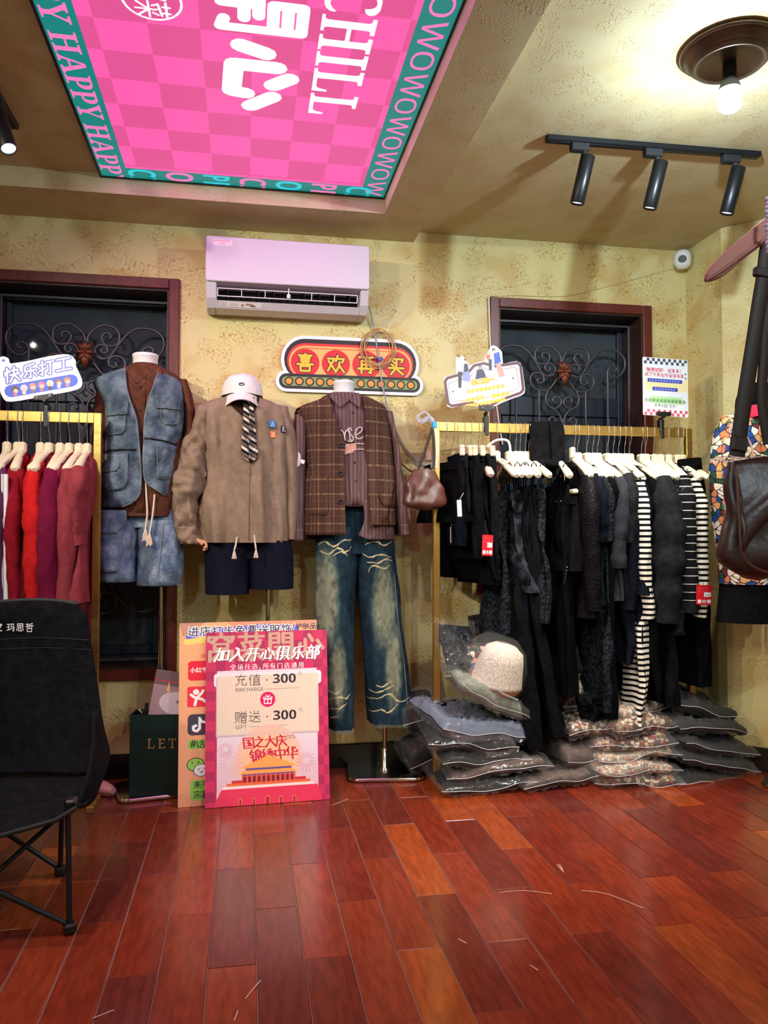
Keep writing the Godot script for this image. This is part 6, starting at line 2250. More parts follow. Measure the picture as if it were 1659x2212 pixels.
func build_right_rack():
	var z := 0.35
	var y := 1.71
	rack("brass clothes rack at the right crowded with black clothes", 0.878, Vector3(2.2189, 1.7132, 0.35).x + 0.004, z, y, 0.17)
	var A := "clothes on the right rack"
	var items := [
		[966, "clip", "skirt", "short black skirt at the left end of the right rack", "skirt", M.black_cloth, {"kind": "pants", "top": -0.2, "len": 0.33, "w": 0.21, "th": 0.02, "flare": 1.08, "tag": -0.52, "tag_z": 0.06}],
		[982, "clip", "long_skirt", "flared black skirt hanging lower behind the short one", "skirt", M.black_deep, {"kind": "pants", "top": -0.2, "len": 0.6, "w": 0.19, "th": 0.026, "flare": 1.25, "dx": 0.1, "dz": 0.0}],
		[992, "clip", "shorts", "black shorts with a white paper tag on the right rack", "shorts", M.black_navy, {"kind": "pants", "len": 0.44, "w": 0.17, "th": 0.028, "tag": -0.4, "tag_z": 0.18}],
		[1005, "clip", "shorts", "black shorts on a wooden clip hanger behind the tagged shorts", "shorts", M.black_deep, {"kind": "pants", "len": 0.5, "w": 0.18, "th": 0.026}],
		[1019, "clip", "trousers", "black trousers just left of the red tag", "trousers", M.black_deep, {"kind": "pants", "len": 0.6, "w": 0.17, "th": 0.03, "dx": 0.06}],
		[1034, "clip", "trousers", "narrow black trousers just left of the pinkish hanger", "trousers", M.black_cloth, {"kind": "pants", "len": 0.62, "w": 0.17, "th": 0.026}],
		[1043, "pink", "top", "black cropped top beside the upper red price tag", "top", M.velvet, {"kind": "strap", "top": -0.3, "len": 0.42, "w": 0.18, "th": 0.026}],
		[1070, "arms", "crinkled_skirt", "long narrow crinkled black garment beside the red tag", "skirt", M.lace, {"kind": "strap", "top": -0.33, "len": 0.86, "w": 0.12, "th": 0.034, "amp": 0.02}],
		[1098, "arms", "halter_dress", "charcoal denim halter dress over a long pleated skirt", "dress", M.charcoal_denim, {"kind": "strap", "top": -0.33, "len": 0.66, "w": 0.17, "th": 0.036, "skirt_mat": M.black_cloth, "skirt_top": -0.72, "skirt_len": 0.8, "dx": 0.06}],
		[1111, "arms", "camisole", "ruched black strap top with side lacing", "camisole", M.black_deep, {"kind": "strap", "top": -0.34, "len": 0.62, "w": 0.16, "th": 0.03, "amp": 0.02, "lobes": 5}],
		[1121, "arms", "camisole", "plain black strap dress right of the ruched top", "dress", M.black_navy, {"kind": "strap", "top": -0.32, "len": 1.2, "w": 0.16, "th": 0.03, "lobes": 4}],
		[1132, "arms", "long_dress", "long black velvety dress reaching down onto the bagged clothes", "dress", M.velvet, {"kind": "strap", "top": -0.32, "len": 1.32, "w": 0.17, "th": 0.036, "lobes": 6, "flare": 1.15, "dx": 0.09}],
		[1139, "arms", "lacy_blouse", "black lace top under the folded black jeans", "top", M.lace, {"kind": "strap", "top": -0.3, "len": 0.8, "w": 0.17, "th": 0.024, "flare": 1.1}],
		[1200, "arms", "slip_dress", "plain black slip dress right of the folded jeans", "dress", M.black_deep, {"kind": "strap", "top": -0.3, "len": 1.15, "w": 0.17, "th": 0.036}],
		[1212, "bar", "studded_shorts", "black shorts with studded waist and hanging chain", "shorts", M.black_cloth, {"kind": "pants", "top": -0.36, "len": 0.56, "w": 0.19, "th": 0.05, "amp": 0.02}],
		[1236, "arms", "leather_jacket", "shiny black snakeskin-textured jacket", "jacket", M.shiny_black, {"len": 0.78, "sleeve": 0.62, "sr": 0.042}],
		[1243, "arms", "tee", "navy short-sleeved tee right of the shiny jacket", "t-shirt", M.black_navy, {"len": 0.72, "sleeve": 0.3, "sr": 0.036}],
		[1263, "arms", "beaded_dress", "long black dress with beaded lace shoulder", "dress", M.lace, {"len": 1.22, "sleeve": 0.3, "sr": 0.03}],
		[1276, "arms", "long_dress", "long plain black dress right of the beaded one", "dress", M.black_deep, {"len": 1.25, "sleeve": 0.2, "sr": 0.03}],
		[1286, "arms", "ribbed_sweater", "charcoal sweater with diagonal ribbed short sleeve", "sweater", M.ribbed, {"len": 0.7, "sleeve": 0.42, "sr": 0.042}],
		[1307, "arms", "knit_top", "thin black knit top with long sleeve right of the ribbed sweater", "top", M.black_navy, {"len": 1.0, "sleeve": 0.62, "sr": 0.03}],
		[1321, "arms", "tee", "black short-sleeved tee left of the striped dress", "t-shirt", M.charcoal, {"len": 0.7, "sleeve": 0.3, "sr": 0.042}],
		[1332, "arms", "ruffle_blouse", "black blouse whose sleeve ends in a ruffle", "blouse", M.black_navy, {"len": 0.9, "sleeve": 0.5, "sr": 0.032, "ruffle": true}],
		[1346, "arms", "striped_dress", "long black and white striped dress reaching almost to the floor", "dress", M.bw_stripe, {"len": 1.3, "sleeve": 0.66, "sr": 0.04, "flare": 1.05, "th": 0.034, "dx": 0.03, "lobes": 4}],
		[1356, "arms", "long_dress", "long plain black dress right behind the striped dress", "dress", M.black_deep, {"len": 1.18, "sleeve": 0.5, "sr": 0.03}],
		[1383, "arms", "balloon_blouse", "charcoal blouse with wide balloon sleeves", "blouse", M.charcoal, {"len": 0.78, "sleeve": 0.68, "sr": 0.05, "bulge": 0.5, "cuff": 1.0, "dx": 0.02}],
		[1392, "arms", "polo_shirt", "dark charcoal polo shirt with pointed collar right of the balloon blouse", "polo shirt", M.charcoal, {"len": 0.74, "sleeve": 0.62, "sr": 0.045}],
		[1410, "arms", "long_coat", "long black coat hanging behind the lace jacket", "coat", M.black_cloth, {"len": 1.2, "sleeve": 0.6, "sr": 0.03, "th": 0.03}],
		[1424, "arms", "lace_jacket", "black lace jacket with long patterned sleeve", "jacket", M.lace, {"len": 0.8, "sleeve": 0.74, "sr": 0.036}],
		[1442, "arms", "striped_cardigan", "black cardigan with thin white stripes and white-edged cuff", "cardigan", M.thin_stripe, {"len": 0.7, "sleeve": 0.6, "sr": 0.05, "cuff": 1.0, "cuff_mat": M.charcoal, "collar_mat": M.white}],
		[1462, "arms", "chevron_sweater", "black and white chevron-striped sweater above the lower red price tag", "sweater", M.bw_stripe, {"len": 0.72, "sleeve": 0.66, "sr": 0.034}],
		[1473, "arms", "long_trousers", "long black trousers at the right end of the right rack", "trousers", M.black_deep, {"kind": "pants", "len": 1.12, "w": 0.18, "th": 0.035}],
	]
	for q in items:
		var x: float = 0.9275 + (q[0] - 962) * 0.002432
		var at := Vector3(x, y, z)
		var turn := rng.randf_range(-0.14, 0.2)
		if q[0] < 985:
			turn = 0.35
		var hk: String = "clip" if q[1] == "clip" or q[1] == "bar" else "arms"
		var hl: String = {"clip": "wire clip hanger holding the ", "bar": "low-barred wire hanger holding the ", "pink": "pinkish hanger holding the ", "arms": "cream hanger holding the "}[q[1]]
		var hm: Material = mat(rgb(186, 150, 138), 0.5) if q[1] == "pink" or q[0] == 966 else (mat(rgb(220, 206, 170), 0.5) if q[1] == "clip" else null)
		var hg := hanger("clothes_hanger", hl + q[3], hk, at, turn, "hangers on the right rack", hm)
		if q[1] == "bar":
			var hb := B.new()
			hb.tube([Vector3(0, -0.13, 0), Vector3(0, -0.2, 0.01), Vector3(0, -0.325, 0.03)], 0.0016, 6)
			var hw := MeshInstance3D.new()
			hw.name = "long_wire"
			hw.mesh = hb.mesh()
			hw.material_override = M.wire
			hg.add_child(hw, true)
			hb = B.new()
			hb.box(Vector3(0, -0.335, 0.0), Vector3(0.026, 0.022, 0.36), Basis(), 0.006)
			hw = MeshInstance3D.new()
			hw.name = "low_bar"
			hw.mesh = hb.mesh()
			hw.material_override = M.cream
			hg.add_child(hw, true)
		var g := garment(q[2], q[3], q[4], q[5], at, turn, q[6], A)
		if q[2] == "studded_shorts":
			var b := B.new()
			for k in 9:
				b.lathe([Vector2(0, 0.006), Vector2(0.005, 0.004), Vector2(0.006, 0)], Vector3(-0.052, -0.38 + 0.004 * (k % 2), -0.12 + 0.03 * k), 8, Basis(Vector3.BACK, PI / 2))
			var st := MeshInstance3D.new()
			st.name = "studs"
			st.mesh = b.mesh()
			st.material_override = M.chrome
			g.add_child(st, true)
			b = B.new()
			for k in 22:
				var f := k / 21.0
				var p := Vector3(-0.05, -0.72 - 0.1 * sin(PI * f) + 0.03 * f, 0.02 + 0.17 * f)
				var ring := []
				for s in 8:
					var a := TAU * s / 8
					ring.append(p + (Vector3(0, cos(a), sin(a)) if k % 2 == 0 else Vector3(cos(a), 0, sin(a))) * 0.0062)
				b.tube(ring, 0.0013, 4, true)
			st = MeshInstance3D.new()
			st.name = "waist_chain"
			st.mesh = b.mesh()
			st.material_override = M.chrome
			g.add_child(st, true)
	# red price tags
	var tg := [["red price tag with white labels hanging under the black cropped top", Vector3(1.0736, 1.1222, 0.58), 0.056, 0.094], ["red price tag with white labels below the chevron-striped sweater", Vector3(2.1268, 0.888, 0.6), 0.098, 0.092], ["dark red price tag against the wall below the flared black skirt", Vector3(1.1576, 0.9089, 0.2), 0.042, 0.07]]
	for k in 3:
		var c := canvas(128, 200, rgb(206, 26, 44) if k < 2 else rgb(116, 22, 50))
		c.scribble(3, 14, 22, 20, rgb(240, 90, 90), 1.3, 3, 0.0, 0.08)
		c.scribble(3, 14, 52, 20, rgb(240, 90, 90), 1.3, 4, 0.0, 0.08)
		if k < 2:
			c.rect(62, 74, 58, 46, rgb(238, 236, 236))
			c.scribble(3, 68, 96, 14, rgb(120, 120, 120), 1.1, 5)
			c.rrect(10, 148, 30, 36, 6, rgb(236, 220, 220))
			c.disc(Vector2(64, 166), 16, rgb(240, 236, 236))
			c.disc(Vector2(64, 166), 7, rgb(60, 60, 60))
			c.rrect(88, 148, 32, 36, 4, rgb(240, 226, 226))
		else:
			c.scribble(3, 20, 90, 30, rgb(170, 80, 110), 1.0, 6, 0.0, 0.1)
			c.scribble(3, 20, 140, 30, rgb(150, 70, 120), 1.0, 7, 0.0, 0.1)
		var t := thing("price_tag", tg[k][0], "price tag", tg[k][1])
		var b := B.new()
		b.slab(round_rect(tg[k][2], tg[k][3], 0.004), 0.0016, Transform3D(Basis(Vector3.UP, 0.25) * Basis(Vector3.BACK, -0.04), tg[k][1]), 0.0)
		put(b, "card", print_mat(c, 0.45), t)
		b = B.new()
		b.tube(smooth([tg[k][1] + Vector3(0, tg[k][3] * 0.45, 0), tg[k][1] + Vector3(-0.004, tg[k][3] * 0.45 + 0.03, -0.01), tg[k][1] + Vector3(0.0, tg[k][3] * 0.45 + 0.07, -0.03)], 4), 0.0008, 4)
		put(b, "string", M.black, t)
	# loose white plastic hanger among the rest
	var ph := thing("plastic_hanger", "white tubular plastic hanger turned sideways left of the folded black jeans", "hanger", Vector3(1.1887, 1.6001, 0.42))
	var b := B.new()
	b.tube(smooth([Vector3(1.1246, 1.5878, 0.42), Vector3(1.1659, 1.6173, 0.42), Vector3(1.205, 1.6201, 0.44), Vector3(1.2208, 1.6004, 0.46), Vector3(1.2215, 1.5403, 0.47), Vector3(1.2077, 1.5117, 0.47), Vector3(1.184, 1.5254, 0.46)], 5), 0.0055, 8)
	put(b, "tube", M.white, ph)
	# folded jeans over the rail
	var fj := thing("folded_jeans", "black jeans with rolled cuff folded over the brass rail", "jeans", Vector3(1.44, 1.62, z))
	for side in 2:
		b = B.new()
		var pts := PackedVector3Array()
		var n := 26
		for layer in 2:
			pts = PackedVector3Array()
			for r in n:
				var f := r / float(n - 1) * 2.0 - 1.0      # -1 back hem .. 1 front hem
				var yy := 1.722 - 0.012 * layer + 0.004 * side
				var zz := f * 0.05
				if absf(f) > 0.28:
					yy -= (absf(f) - 0.28) * (0.3 if f > 0 else 0.36)
					zz = signf(f) * (0.026 + 0.012 * side + 0.03 * (absf(f) - 0.28)) - (0.004 * layer * signf(f))
				for c in 12:
					var x := lerpf([1.362, 1.455][side], [1.478, 1.525][side], c / 11.0) - 0.018 * maxf(f, 0) * (1 - side)
					pts.append(Vector3(x, yy + 0.005 * blob(2.0 + side, Vector3(x, f, 0), 14.0), z + zz + 0.008 * blob(5.0 + side, Vector3(x, f * 0.3, 1), 18.0)))
			b.grid(pts, PackedVector2Array(), n, 12, false, 0, layer == 0)
		put(b, "leg", M.black_cloth, fj)
	b = B.new()
	b.box(Vector3(1.43, 1.515, z + 0.052), Vector3(0.165, 0.036, 0.03), Basis(Vector3.BACK, -0.06), 0.012)
	put(b, "rolled_cuff", M.black_cloth, fj)

	# signs on clips
	var a1 := Vector3(1.1372, 1.7004, 0.36)
	clip_stand("black clip on the right rack under the buy-two sign with printed people", a1, Vector3(-0.05, 1, 0).normalized(), 0.012)
	people_sign()
	var a2 := Vector3(2.0525, 1.7077, 0.36)
	clip_stand("black clip on the right rack under the chequered white notice", a2, Vector3(0.03, 1, 0).normalized(), 0.004)
	notice_sign()
	hanging_bag()


func people_sign():
	var z := 0.375
	var o := [Vector2(0.9225, 1.9098), Vector2(0.9339, 1.9257), Vector2(0.9863, 1.9388), Vector2(0.9843, 2.0123), Vector2(0.9981, 2.033), Vector2(1.0187, 2.0249), Vector2(1.0347, 2.0122), Vector2(1.053, 1.9816), Vector2(1.09, 1.9987), Vector2(1.127, 2.0069), Vector2(1.1341, 2.0387), Vector2(1.1505, 2.0619), Vector2(1.1599, 2.0803), Vector2(1.1738, 2.0854), Vector2(1.1925, 2.0772), Vector2(1.2157, 2.0556), Vector2(1.22, 1.9972), Vector2(1.2905, 2.0135), Vector2(1.3093, 2.0052), Vector2(1.3186, 1.983), Vector2(1.332, 1.8748), Vector2(1.3272, 1.8566), Vector2(1.3083, 1.8447), Vector2(1.2612, 1.8274), Vector2(1.2143, 1.8079), Vector2(1.1677, 1.7841), Vector2(1.1213, 1.7827), Vector2(1.0752, 1.788), Vector2(1.0156, 1.7884), Vector2(0.9653, 1.7758), Vector2(0.9425, 1.7818)]
	var lo := Vector2(9, 9)
	var hi := Vector2(-9, -9)
	for q in o:
		lo = lo.min(q)
		hi = hi.max(q)
	var k := 1024.0 / (hi.x - lo.x)
	var c := canvas(1024, int((hi.y - lo.y) * k), rgb(222, 218, 230))
	var P := func(p: Vector2) -> Vector2: return Vector2((p.x - lo.x) * k, (hi.y - p.y) * k)
	var poly := func(pts: Array, col: Color):
		var r := []
		for q in pts:
			r.append(P.call(q))
		c.poly(r, col)
	var line := func(pts: Array, w: float, col: Color):
		var r := []
		for q in pts:
			r.append(P.call(q))
		c.path(r, w, col)
	line.call([Vector2(0.9315, 1.9012), Vector2(0.9429, 1.9172), Vector2(1.0483, 1.9501), Vector2(1.076, 1.9825), Vector2(1.1269, 1.9957), Vector2(1.1733, 1.9818), Vector2(1.2951, 2.0047), Vector2(1.3092, 1.9917), Vector2(1.3226, 1.8745), Vector2(1.3083, 1.8582), Vector2(1.2097, 1.8212), Vector2(1.1584, 1.7927), Vector2(1.1029, 1.7911), Vector2(1.0615, 1.8032), Vector2(0.9653, 1.7847), Vector2(0.9471, 1.7952), Vector2(0.9315, 1.9012)], 34.0, rgb(84, 42, 56))
	poly.call([Vector2(0.9452, 1.8973), Vector2(1.0528, 1.9346), Vector2(1.0898, 1.9673), Vector2(1.1269, 1.98), Vector2(1.1686, 1.9636), Vector2(1.2809, 1.9905), Vector2(1.295, 1.982), Vector2(1.3085, 1.8876), Vector2(1.299, 1.8692), Vector2(1.2052, 1.8368), Vector2(1.1539, 1.806), Vector2(1.1029, 1.8045), Vector2(1.0569, 1.8164), Vector2(0.9745, 1.7983), Vector2(0.9608, 1.8045)], rgb(226, 210, 220))
	line.call([Vector2(0.9474, 1.8929), Vector2(1.0528, 1.9279), Vector2(1.0898, 1.9606), Vector2(1.1268, 1.9733), Vector2(1.1685, 1.9569), Vector2(1.2762, 1.9836), Vector2(1.2903, 1.9751), Vector2(1.3015, 1.8873), Vector2(1.2896, 1.8734), Vector2(1.2005, 1.8412), Vector2(0.9654, 1.8047), Vector2(0.9586, 1.8133), Vector2(0.9474, 1.8929)], 5.0, rgb(74, 62, 80))
	# printed people, no likenesses
	poly.call([Vector2(0.9865, 1.9968), Vector2(1.0117, 2.0045), Vector2(1.0207, 1.9535), Vector2(0.9932, 1.9435)], rgb(206, 204, 216))
	poly.call([Vector2(0.9955, 1.9503), Vector2(1.0161, 1.9511), Vector2(1.0113, 1.8729), Vector2(0.9975, 1.8724)], rgb(24, 22, 28))
	c.disc(P.call([Vector2(1.0003, 2.0174)][0]), 22, rgb(216, 176, 160))
	c.disc(P.call([Vector2(1.0004, 2.0264)][0]), 20, rgb(40, 28, 30), 12)
	poly.call([Vector2(1.0254, 1.985), Vector2(1.0438, 1.9879), Vector2(1.0574, 1.9236), Vector2(1.0527, 1.9011), Vector2(1.016, 1.9087)], rgb(130, 140, 210))
	poly.call([Vector2(1.0255, 1.9894), Vector2(1.0438, 1.9902), Vector2(1.0483, 1.9546), Vector2(1.0253, 1.9492)], rgb(40, 32, 46))
	c.disc(P.call([Vector2(1.0347, 2.001)][0]), 18, rgb(220, 184, 170))
	c.disc(P.call([Vector2(1.0324, 2.0098)][0]), 18, rgb(40, 28, 36), 12)
	poly.call([Vector2(1.0898, 1.9606), Vector2(1.1222, 1.9663), Vector2(1.1359, 1.9287), Vector2(1.0804, 1.9155)], rgb(36, 38, 80))
	c.disc(P.call([Vector2(1.106, 1.9724)][0]), 20, rgb(40, 26, 34), 26)
	c.disc(P.call([Vector2(1.106, 1.9724)][0]), 13, rgb(226, 190, 186))
	poly.call([Vector2(1.1502, 2.0079), Vector2(1.1688, 2.0131), Vector2(1.1871, 1.9508), Vector2(1.1499, 1.936)], rgb(190, 210, 236))
	poly.call([Vector2(1.1479, 2.0168), Vector2(1.1642, 2.0174), Vector2(1.1639, 1.9635), Vector2(1.15, 1.9629)], rgb(40, 34, 56))
	c.disc(P.call([Vector2(1.1457, 2.0324)][0]), 26, rgb(196, 96, 74), 50)
	c.disc(P.call([Vector2(1.1457, 2.0437)][0]), 16, rgb(232, 190, 176))
	poly.call([Vector2(1.1736, 2.0448), Vector2(1.2017, 2.055), Vector2(1.2107, 2.0058), Vector2(1.178, 1.991)], rgb(36, 70, 196))
	poly.call([Vector2(1.1827, 1.9957), Vector2(1.2084, 2.0012), Vector2(1.2291, 1.9389), Vector2(1.201, 1.9289)], rgb(190, 150, 140))
	c.disc(P.call([Vector2(1.1737, 2.0629)][0]), 22, rgb(60, 46, 50))
	c.disc(P.call([Vector2(1.176, 2.0562)][0]), 17, rgb(226, 186, 170))
	for q in [[Vector2(0.9701, 1.8537)][0], [Vector2(1.2712, 1.9292)][0]]:
		var star := []
		for i in 10:
			star.append(P.call(q) + Vector2(sin(TAU * i / 10), -cos(TAU * i / 10)) * (18 if i % 2 == 0 else 8))
		c.poly(star, rgb(84, 48, 60))
	var rise := -0.19
	var org := rgb(226, 112, 30)
	var yel := rgb(250, 190, 40)
	for pass_ in 2:
		var col: Color = [org, yel][pass_]
		var p0: Vector2 = P.call([Vector2(1.0619, 1.9126)][0])
		c.write("买二送一", p0.x, p0.y, 66, [34.0, 17.0][pass_], col, 1.1, 1.0, 0.0, rise)
		var p1: Vector2 = P.call([Vector2(1.0388, 1.8649)][0])
		c.scribble(9, p1.x, p1.y, 44, col, 1.2, 21, rise, [0.32, 0.15][pass_])
		var p2: Vector2 = P.call([Vector2(1.0088, 1.8194)][0])
		c.write("一", p2.x + 10, p2.y, 50, [26.0, 14.0][pass_], col)
		c.scribble(3, p2.x + 70, p2.y - 14, 50, col, 1.12, 22, rise, [0.32, 0.15][pass_])
		c.write("水", p2.x + 240, p2.y - 50, 52, [26.0, 14.0][pass_], col)
		c.write("一", p2.x + 330, p2.y - 62, 50, [26.0, 14.0][pass_], col)
		c.scribble(3, p2.x + 390, p2.y - 76, 50, col, 1.12, 23, rise, [0.32, 0.15][pass_])
		c.write("水", p2.x + 560, p2.y - 110, 52, [26.0, 14.0][pass_], col)
		var p3: Vector2 = P.call([Vector2(1.0339, 1.7956)][0])
		c.scribble(12, p3.x, p3.y, 38, col, 1.1, 24, rise, [0.34, 0.16][pass_])
	var b := B.new()
	b.slab(PackedVector2Array(o), 0.005, Transform3D(Basis(), Vector3(0, 0, z)), 0.0, Rect2(lo, hi - lo))
	tag(put(b, "cutout_sign", print_mat(c, 0.4)), "tilted cutout sign with printed people and orange characters above the right rack", "sign")


func notice_sign():
	var w := 768
	var h := 900
	var c := canvas(w, h, rgb(236, 240, 250))
	for i in 16:
		for j in 2:
			if (i + j) % 2 == 1:
				c.rect(20 + i * 46, 8 + j * 46, 46, 46, rgb(66, 82, 96))
				c.rect(20 + i * 46, h - 96 + j * 46, 46, 46, rgb(206, 92, 110))
	c.rect(40, 325, w - 50, 190, rgb(244, 230, 176))
	c.rect(80, 325, 590, 56, rgb(60, 74, 190))
	c.rect(160, 455, 430, 56, rgb(60, 74, 190))
	c.scribble(11, 110, 338, 30, rgb(200, 210, 250), 1.6, 31)
	c.scribble(8, 200, 468, 30, rgb(200, 210, 250), 1.5, 32)
	for k in 8:
		c.rrect(70 + k * 8, 580 + k * 6, w - 140 - k * 16, 150 - k * 12, 20, rgb(236 - k * 9, 240 - k * 2, 250 - k * 14))
	var red := rgb(208, 80, 96)
	c.write("随便试穿", 62, 156, 66, 13, red, 1.06)
	c.write("试多多", 420, 156, 66, 13, red, 1.06)
	for x in [352.0, 640.0]:
		c.rect(x, 160, 9, 40, red)
		c.rect(x, 208, 9, 9, red)
	c.write("试了不买也不会", 30, 232, 64, 13, red, 1.06)
	c.scribble(3, 510, 234, 60, red, 1.08, 33, 0.0, 0.13)
	c.rect(716, 215, 24, 24, rgb(66, 82, 96))
	c.rect(716, 280, 24, 24, rgb(66, 82, 96))
	c.scribble(11, 26, 640, 56, rgb(70, 100, 90), 1.15, 34, 0.0, 0.11)
	c.scribble(2, 190, 712, 52, rgb(80, 92, 96), 1.15, 35)
	c.latin("120", sys_font("Droid Sans", 700), Transform2D(Vector2(44, 0), Vector2(0, -48), Vector2(316, 766)), rgb(80, 92, 96))
	c.write("左右", 440, 712, 54, 10, rgb(80, 92, 96))
	var a := Vector3(1.9421, 1.7724, 0.375)
	var e := Vector3(2.2035, 2.0528, 0.375)
	var b := B.new()
	var mid := (a + e) * 0.5
	b.slab(round_rect(0.245, 0.295, 0.006), 0.004, Transform3D(Basis(Vector3.BACK, -0.03) * Basis(Vector3.RIGHT, -0.05), mid), 0.0)
	tag(put(b, "notice", print_mat(c, 0.35)), "white notice board with black and red chequered edges on the right rack", "sign")


func bag_body(b: B, at: Vector3, w: float, h: float, d: float, seed_: float, sag := 0.3, rim := 0.45):
	# a soft frame-mouth bag: narrow ridge on top, full below
	var pts := PackedVector3Array()
	var nr := 26
	var nc := 48
	for r in nr:
		var f := r / float(nr - 1)
		var y := 0.5 - f
		var grow := lerpf(rim, 1.0, pow(sin(minf(f * 1.25, 1.0) * PI * 0.5), 0.8))
		var round_ := sqrt(maxf(1.0 - pow(maxf((f - 0.74) / 0.26, 0.0), 3.2), 0.0))
		for c in nc:
			var a := TAU * c / nc
			var cx := signf(cos(a)) * pow(absf(cos(a)), 0.7)
			var sz := signf(sin(a)) * pow(absf(sin(a)), 0.8)
			var p := Vector3(cx * w * 0.5 * grow * (0.35 + 0.65 * round_), y * h - sag * 0.06 * h * (1.0 - cx * cx) * f, sz * d * 0.5 * lerpf(0.3, 1.0, f) * (0.2 + 0.8 * round_))
			p += p.normalized() * 0.012 * blob(seed_, p, 12.0)
			pts.append(at + p)
	b.grid(pts, PackedVector2Array(), nr, nc, true, 0, true)
	b.cap(pts.slice(0, nc), false)
	b.cap(pts.slice((nr - 1) * nc, nr * nc), true)


func hanging_bag():
	var z := 0.44
	var c := Vector3(0.8159, 1.3852, 0.44)
	var t := thing("handbag", "small brown leather handbag hanging at the left end of the right rack", "handbag", c)
	var b := B.new()
	bag_body(b, c + Vector3(0, -0.002, 0), 0.2, 0.185, 0.1, 4.0, 0.2, 0.5)
	put(b, "body", M.leather, t)
	b = B.new()
	b.tube(smooth([Vector3(0.7578, 1.4007, 0.485), Vector3(0.7459, 1.3706, 0.49), Vector3(0.7523, 1.3369, 0.49), Vector3(0.7627, 1.3664, 0.492), Vector3(0.7593, 1.4005, 0.488)], 4), 0.004, 6)
	put(b, "pocket_tab", M.leather, t)
	b = B.new()
	b.tube(smooth([Vector3(0.7853, 1.4557, 0.44), Vector3(0.7919, 1.4902, 0.44), Vector3(0.8096, 1.5357, 0.44), Vector3(0.8273, 1.5857, 0.44), Vector3(0.8451, 1.6444, 0.44), Vector3(0.854, 1.6663, 0.44), Vector3(0.8605, 1.6123, 0.44), Vector3(0.8626, 1.5367, 0.44), Vector3(0.858, 1.4611, 0.44)], 4), 0.0065, 6, false, 0.5)
	put(b, "strap", M.strap, t)
	for q in [Vector3(0.7831, 1.4514, 0.44), Vector3(0.858, 1.4654, 0.44)]:
		b = B.new()
		b.tube([q + Vector3(0, 0.008, 0), q - Vector3(0, 0.008, 0)], 0.009, 12)
		put(b, "brass_ring", M.brass, t)
	# crinkled clear film wrapped round the post and strap
	var f := thing("plastic_wrap", "crumpled clear plastic wrap looped round the left post of the right rack", "plastic wrap", Vector3(0.8703, 1.5957, 0.4))
	b = B.new()
	var p := smooth([Vector3(0.7991, 1.7339, 0.4), Vector3(0.7924, 1.7162, 0.4), Vector3(0.8147, 1.7037, 0.4), Vector3(0.846, 1.7199, 0.4), Vector3(0.8638, 1.705, 0.4), Vector3(0.8772, 1.6615, 0.4), Vector3(0.8815, 1.596, 0.4), Vector3(0.8791, 1.5303, 0.4), Vector3(0.8723, 1.4822, 0.4)], 6)
	var rr := []
	for i in p.size():
		rr.append(0.009 + 0.009 * float(i) / p.size() + 0.005 * nz.get_noise_1d(i * 0.8))
	b.tube(p, rr, 12)
	put(b, "film", M.film_milky, f)
	b = B.new()
	p = smooth([Vector3(0.7991, 1.7339, 0.4), Vector3(0.8281, 1.7478, 0.4), Vector3(0.8594, 1.7202, 0.4), Vector3(0.8728, 1.6921, 0.4)], 5)
	b.tube(p, 0.005, 8)
	put(b, "film_loop", M.film_milky, f)
	b = B.new()
	b.tube([Vector3(0.8691, 1.6985, 0.415), Vector3(0.8713, 1.6724, 0.415)], 0.013, 12)
	put(b, "blue_tape", mat(rgb(40, 156, 206), 0.4), f)


# ------------------------------------------------------------------ clothes in clear bags under the right rack
func packed(label: String, at: Vector3, size: Vector3, rot: Vector3, m: Material, seed_: float, film: Material, flange := 0.03, group := "bagged clothes under the right rack") -> Node3D:
	var t := thing("bagged_clothes", label, "bagged clothes", Vector3.ZERO, group)
	for shell in 2:
		var b := B.new()
		var rim := []
		for face in 2:
			var pts := PackedVector3Array()
			var n := 30 if shell == 0 else 50
			for r in n:
				for c in n:
					var u := c / float(n - 1) * 2.0 - 1.0
					var w := r / float(n - 1) * 2.0 - 1.0
					var e := 7.0 if shell == 0 else 12.0
					var k := pow(maxf((1.0 - pow(absf(u), e)) * (1.0 - pow(absf(w), e)), 0.0), 0.42 if shell == 0 else 1.0)
					var grow := 0.0 if shell == 0 else flange
					var p := Vector3(u * (size.x * 0.5 + grow), 0, w * (size.z * 0.5 + grow))
					var hgt := size.y * 0.5 * k * (1.0 + 0.22 * blob(seed_, Vector3(p.x, 0, p.z), 6.0))
					if shell == 1:
						var cr := absf(blob(seed_ + 2.0 + face, Vector3(p.x, 0, p.z), 16.0)) + 0.6 * absf(blob(seed_ + 8.0 + face, Vector3(p.x, 0, p.z), 34.0))
						hgt += k * (0.017 - 0.032 * cr)
						hgt = maxf(hgt, size.y * 0.5 * k + 0.002)
					else:
						hgt += 0.006 * k * blob(seed_ + 2.0 + face, Vector3(p.x * 0.4, face, p.z), 30.0)
					p.y = hgt if face == 0 else -hgt
					p.y += 0.02 * blob(seed_ + 5.0, Vector3(p.x, 0, p.z), 4.0) + (0.006 * blob(seed_ + 6.0, p, 7.0) * (1.0 - k))
					pts.append(p)
					if shell == 1 and face == 0 and r == n - 1 and c % 2 == 0:
						rim.append(p)
			b.grid(pts, PackedVector2Array(), n, n, false, 0, face == 1)
		var part := put(b, "folded_clothes" if shell == 0 else "clear_bag", m if shell == 0 else film, t)
		if shell == 1:
			part.set_meta("label", "clear plastic bag")
			b = B.new()
			b.tube(rim, 0.0013, 5)
			put(b, "heat_seal", M.seal, part)
	t.position = at + Vector3(0, 0.012, 0)
	t.rotation = rot
	return t


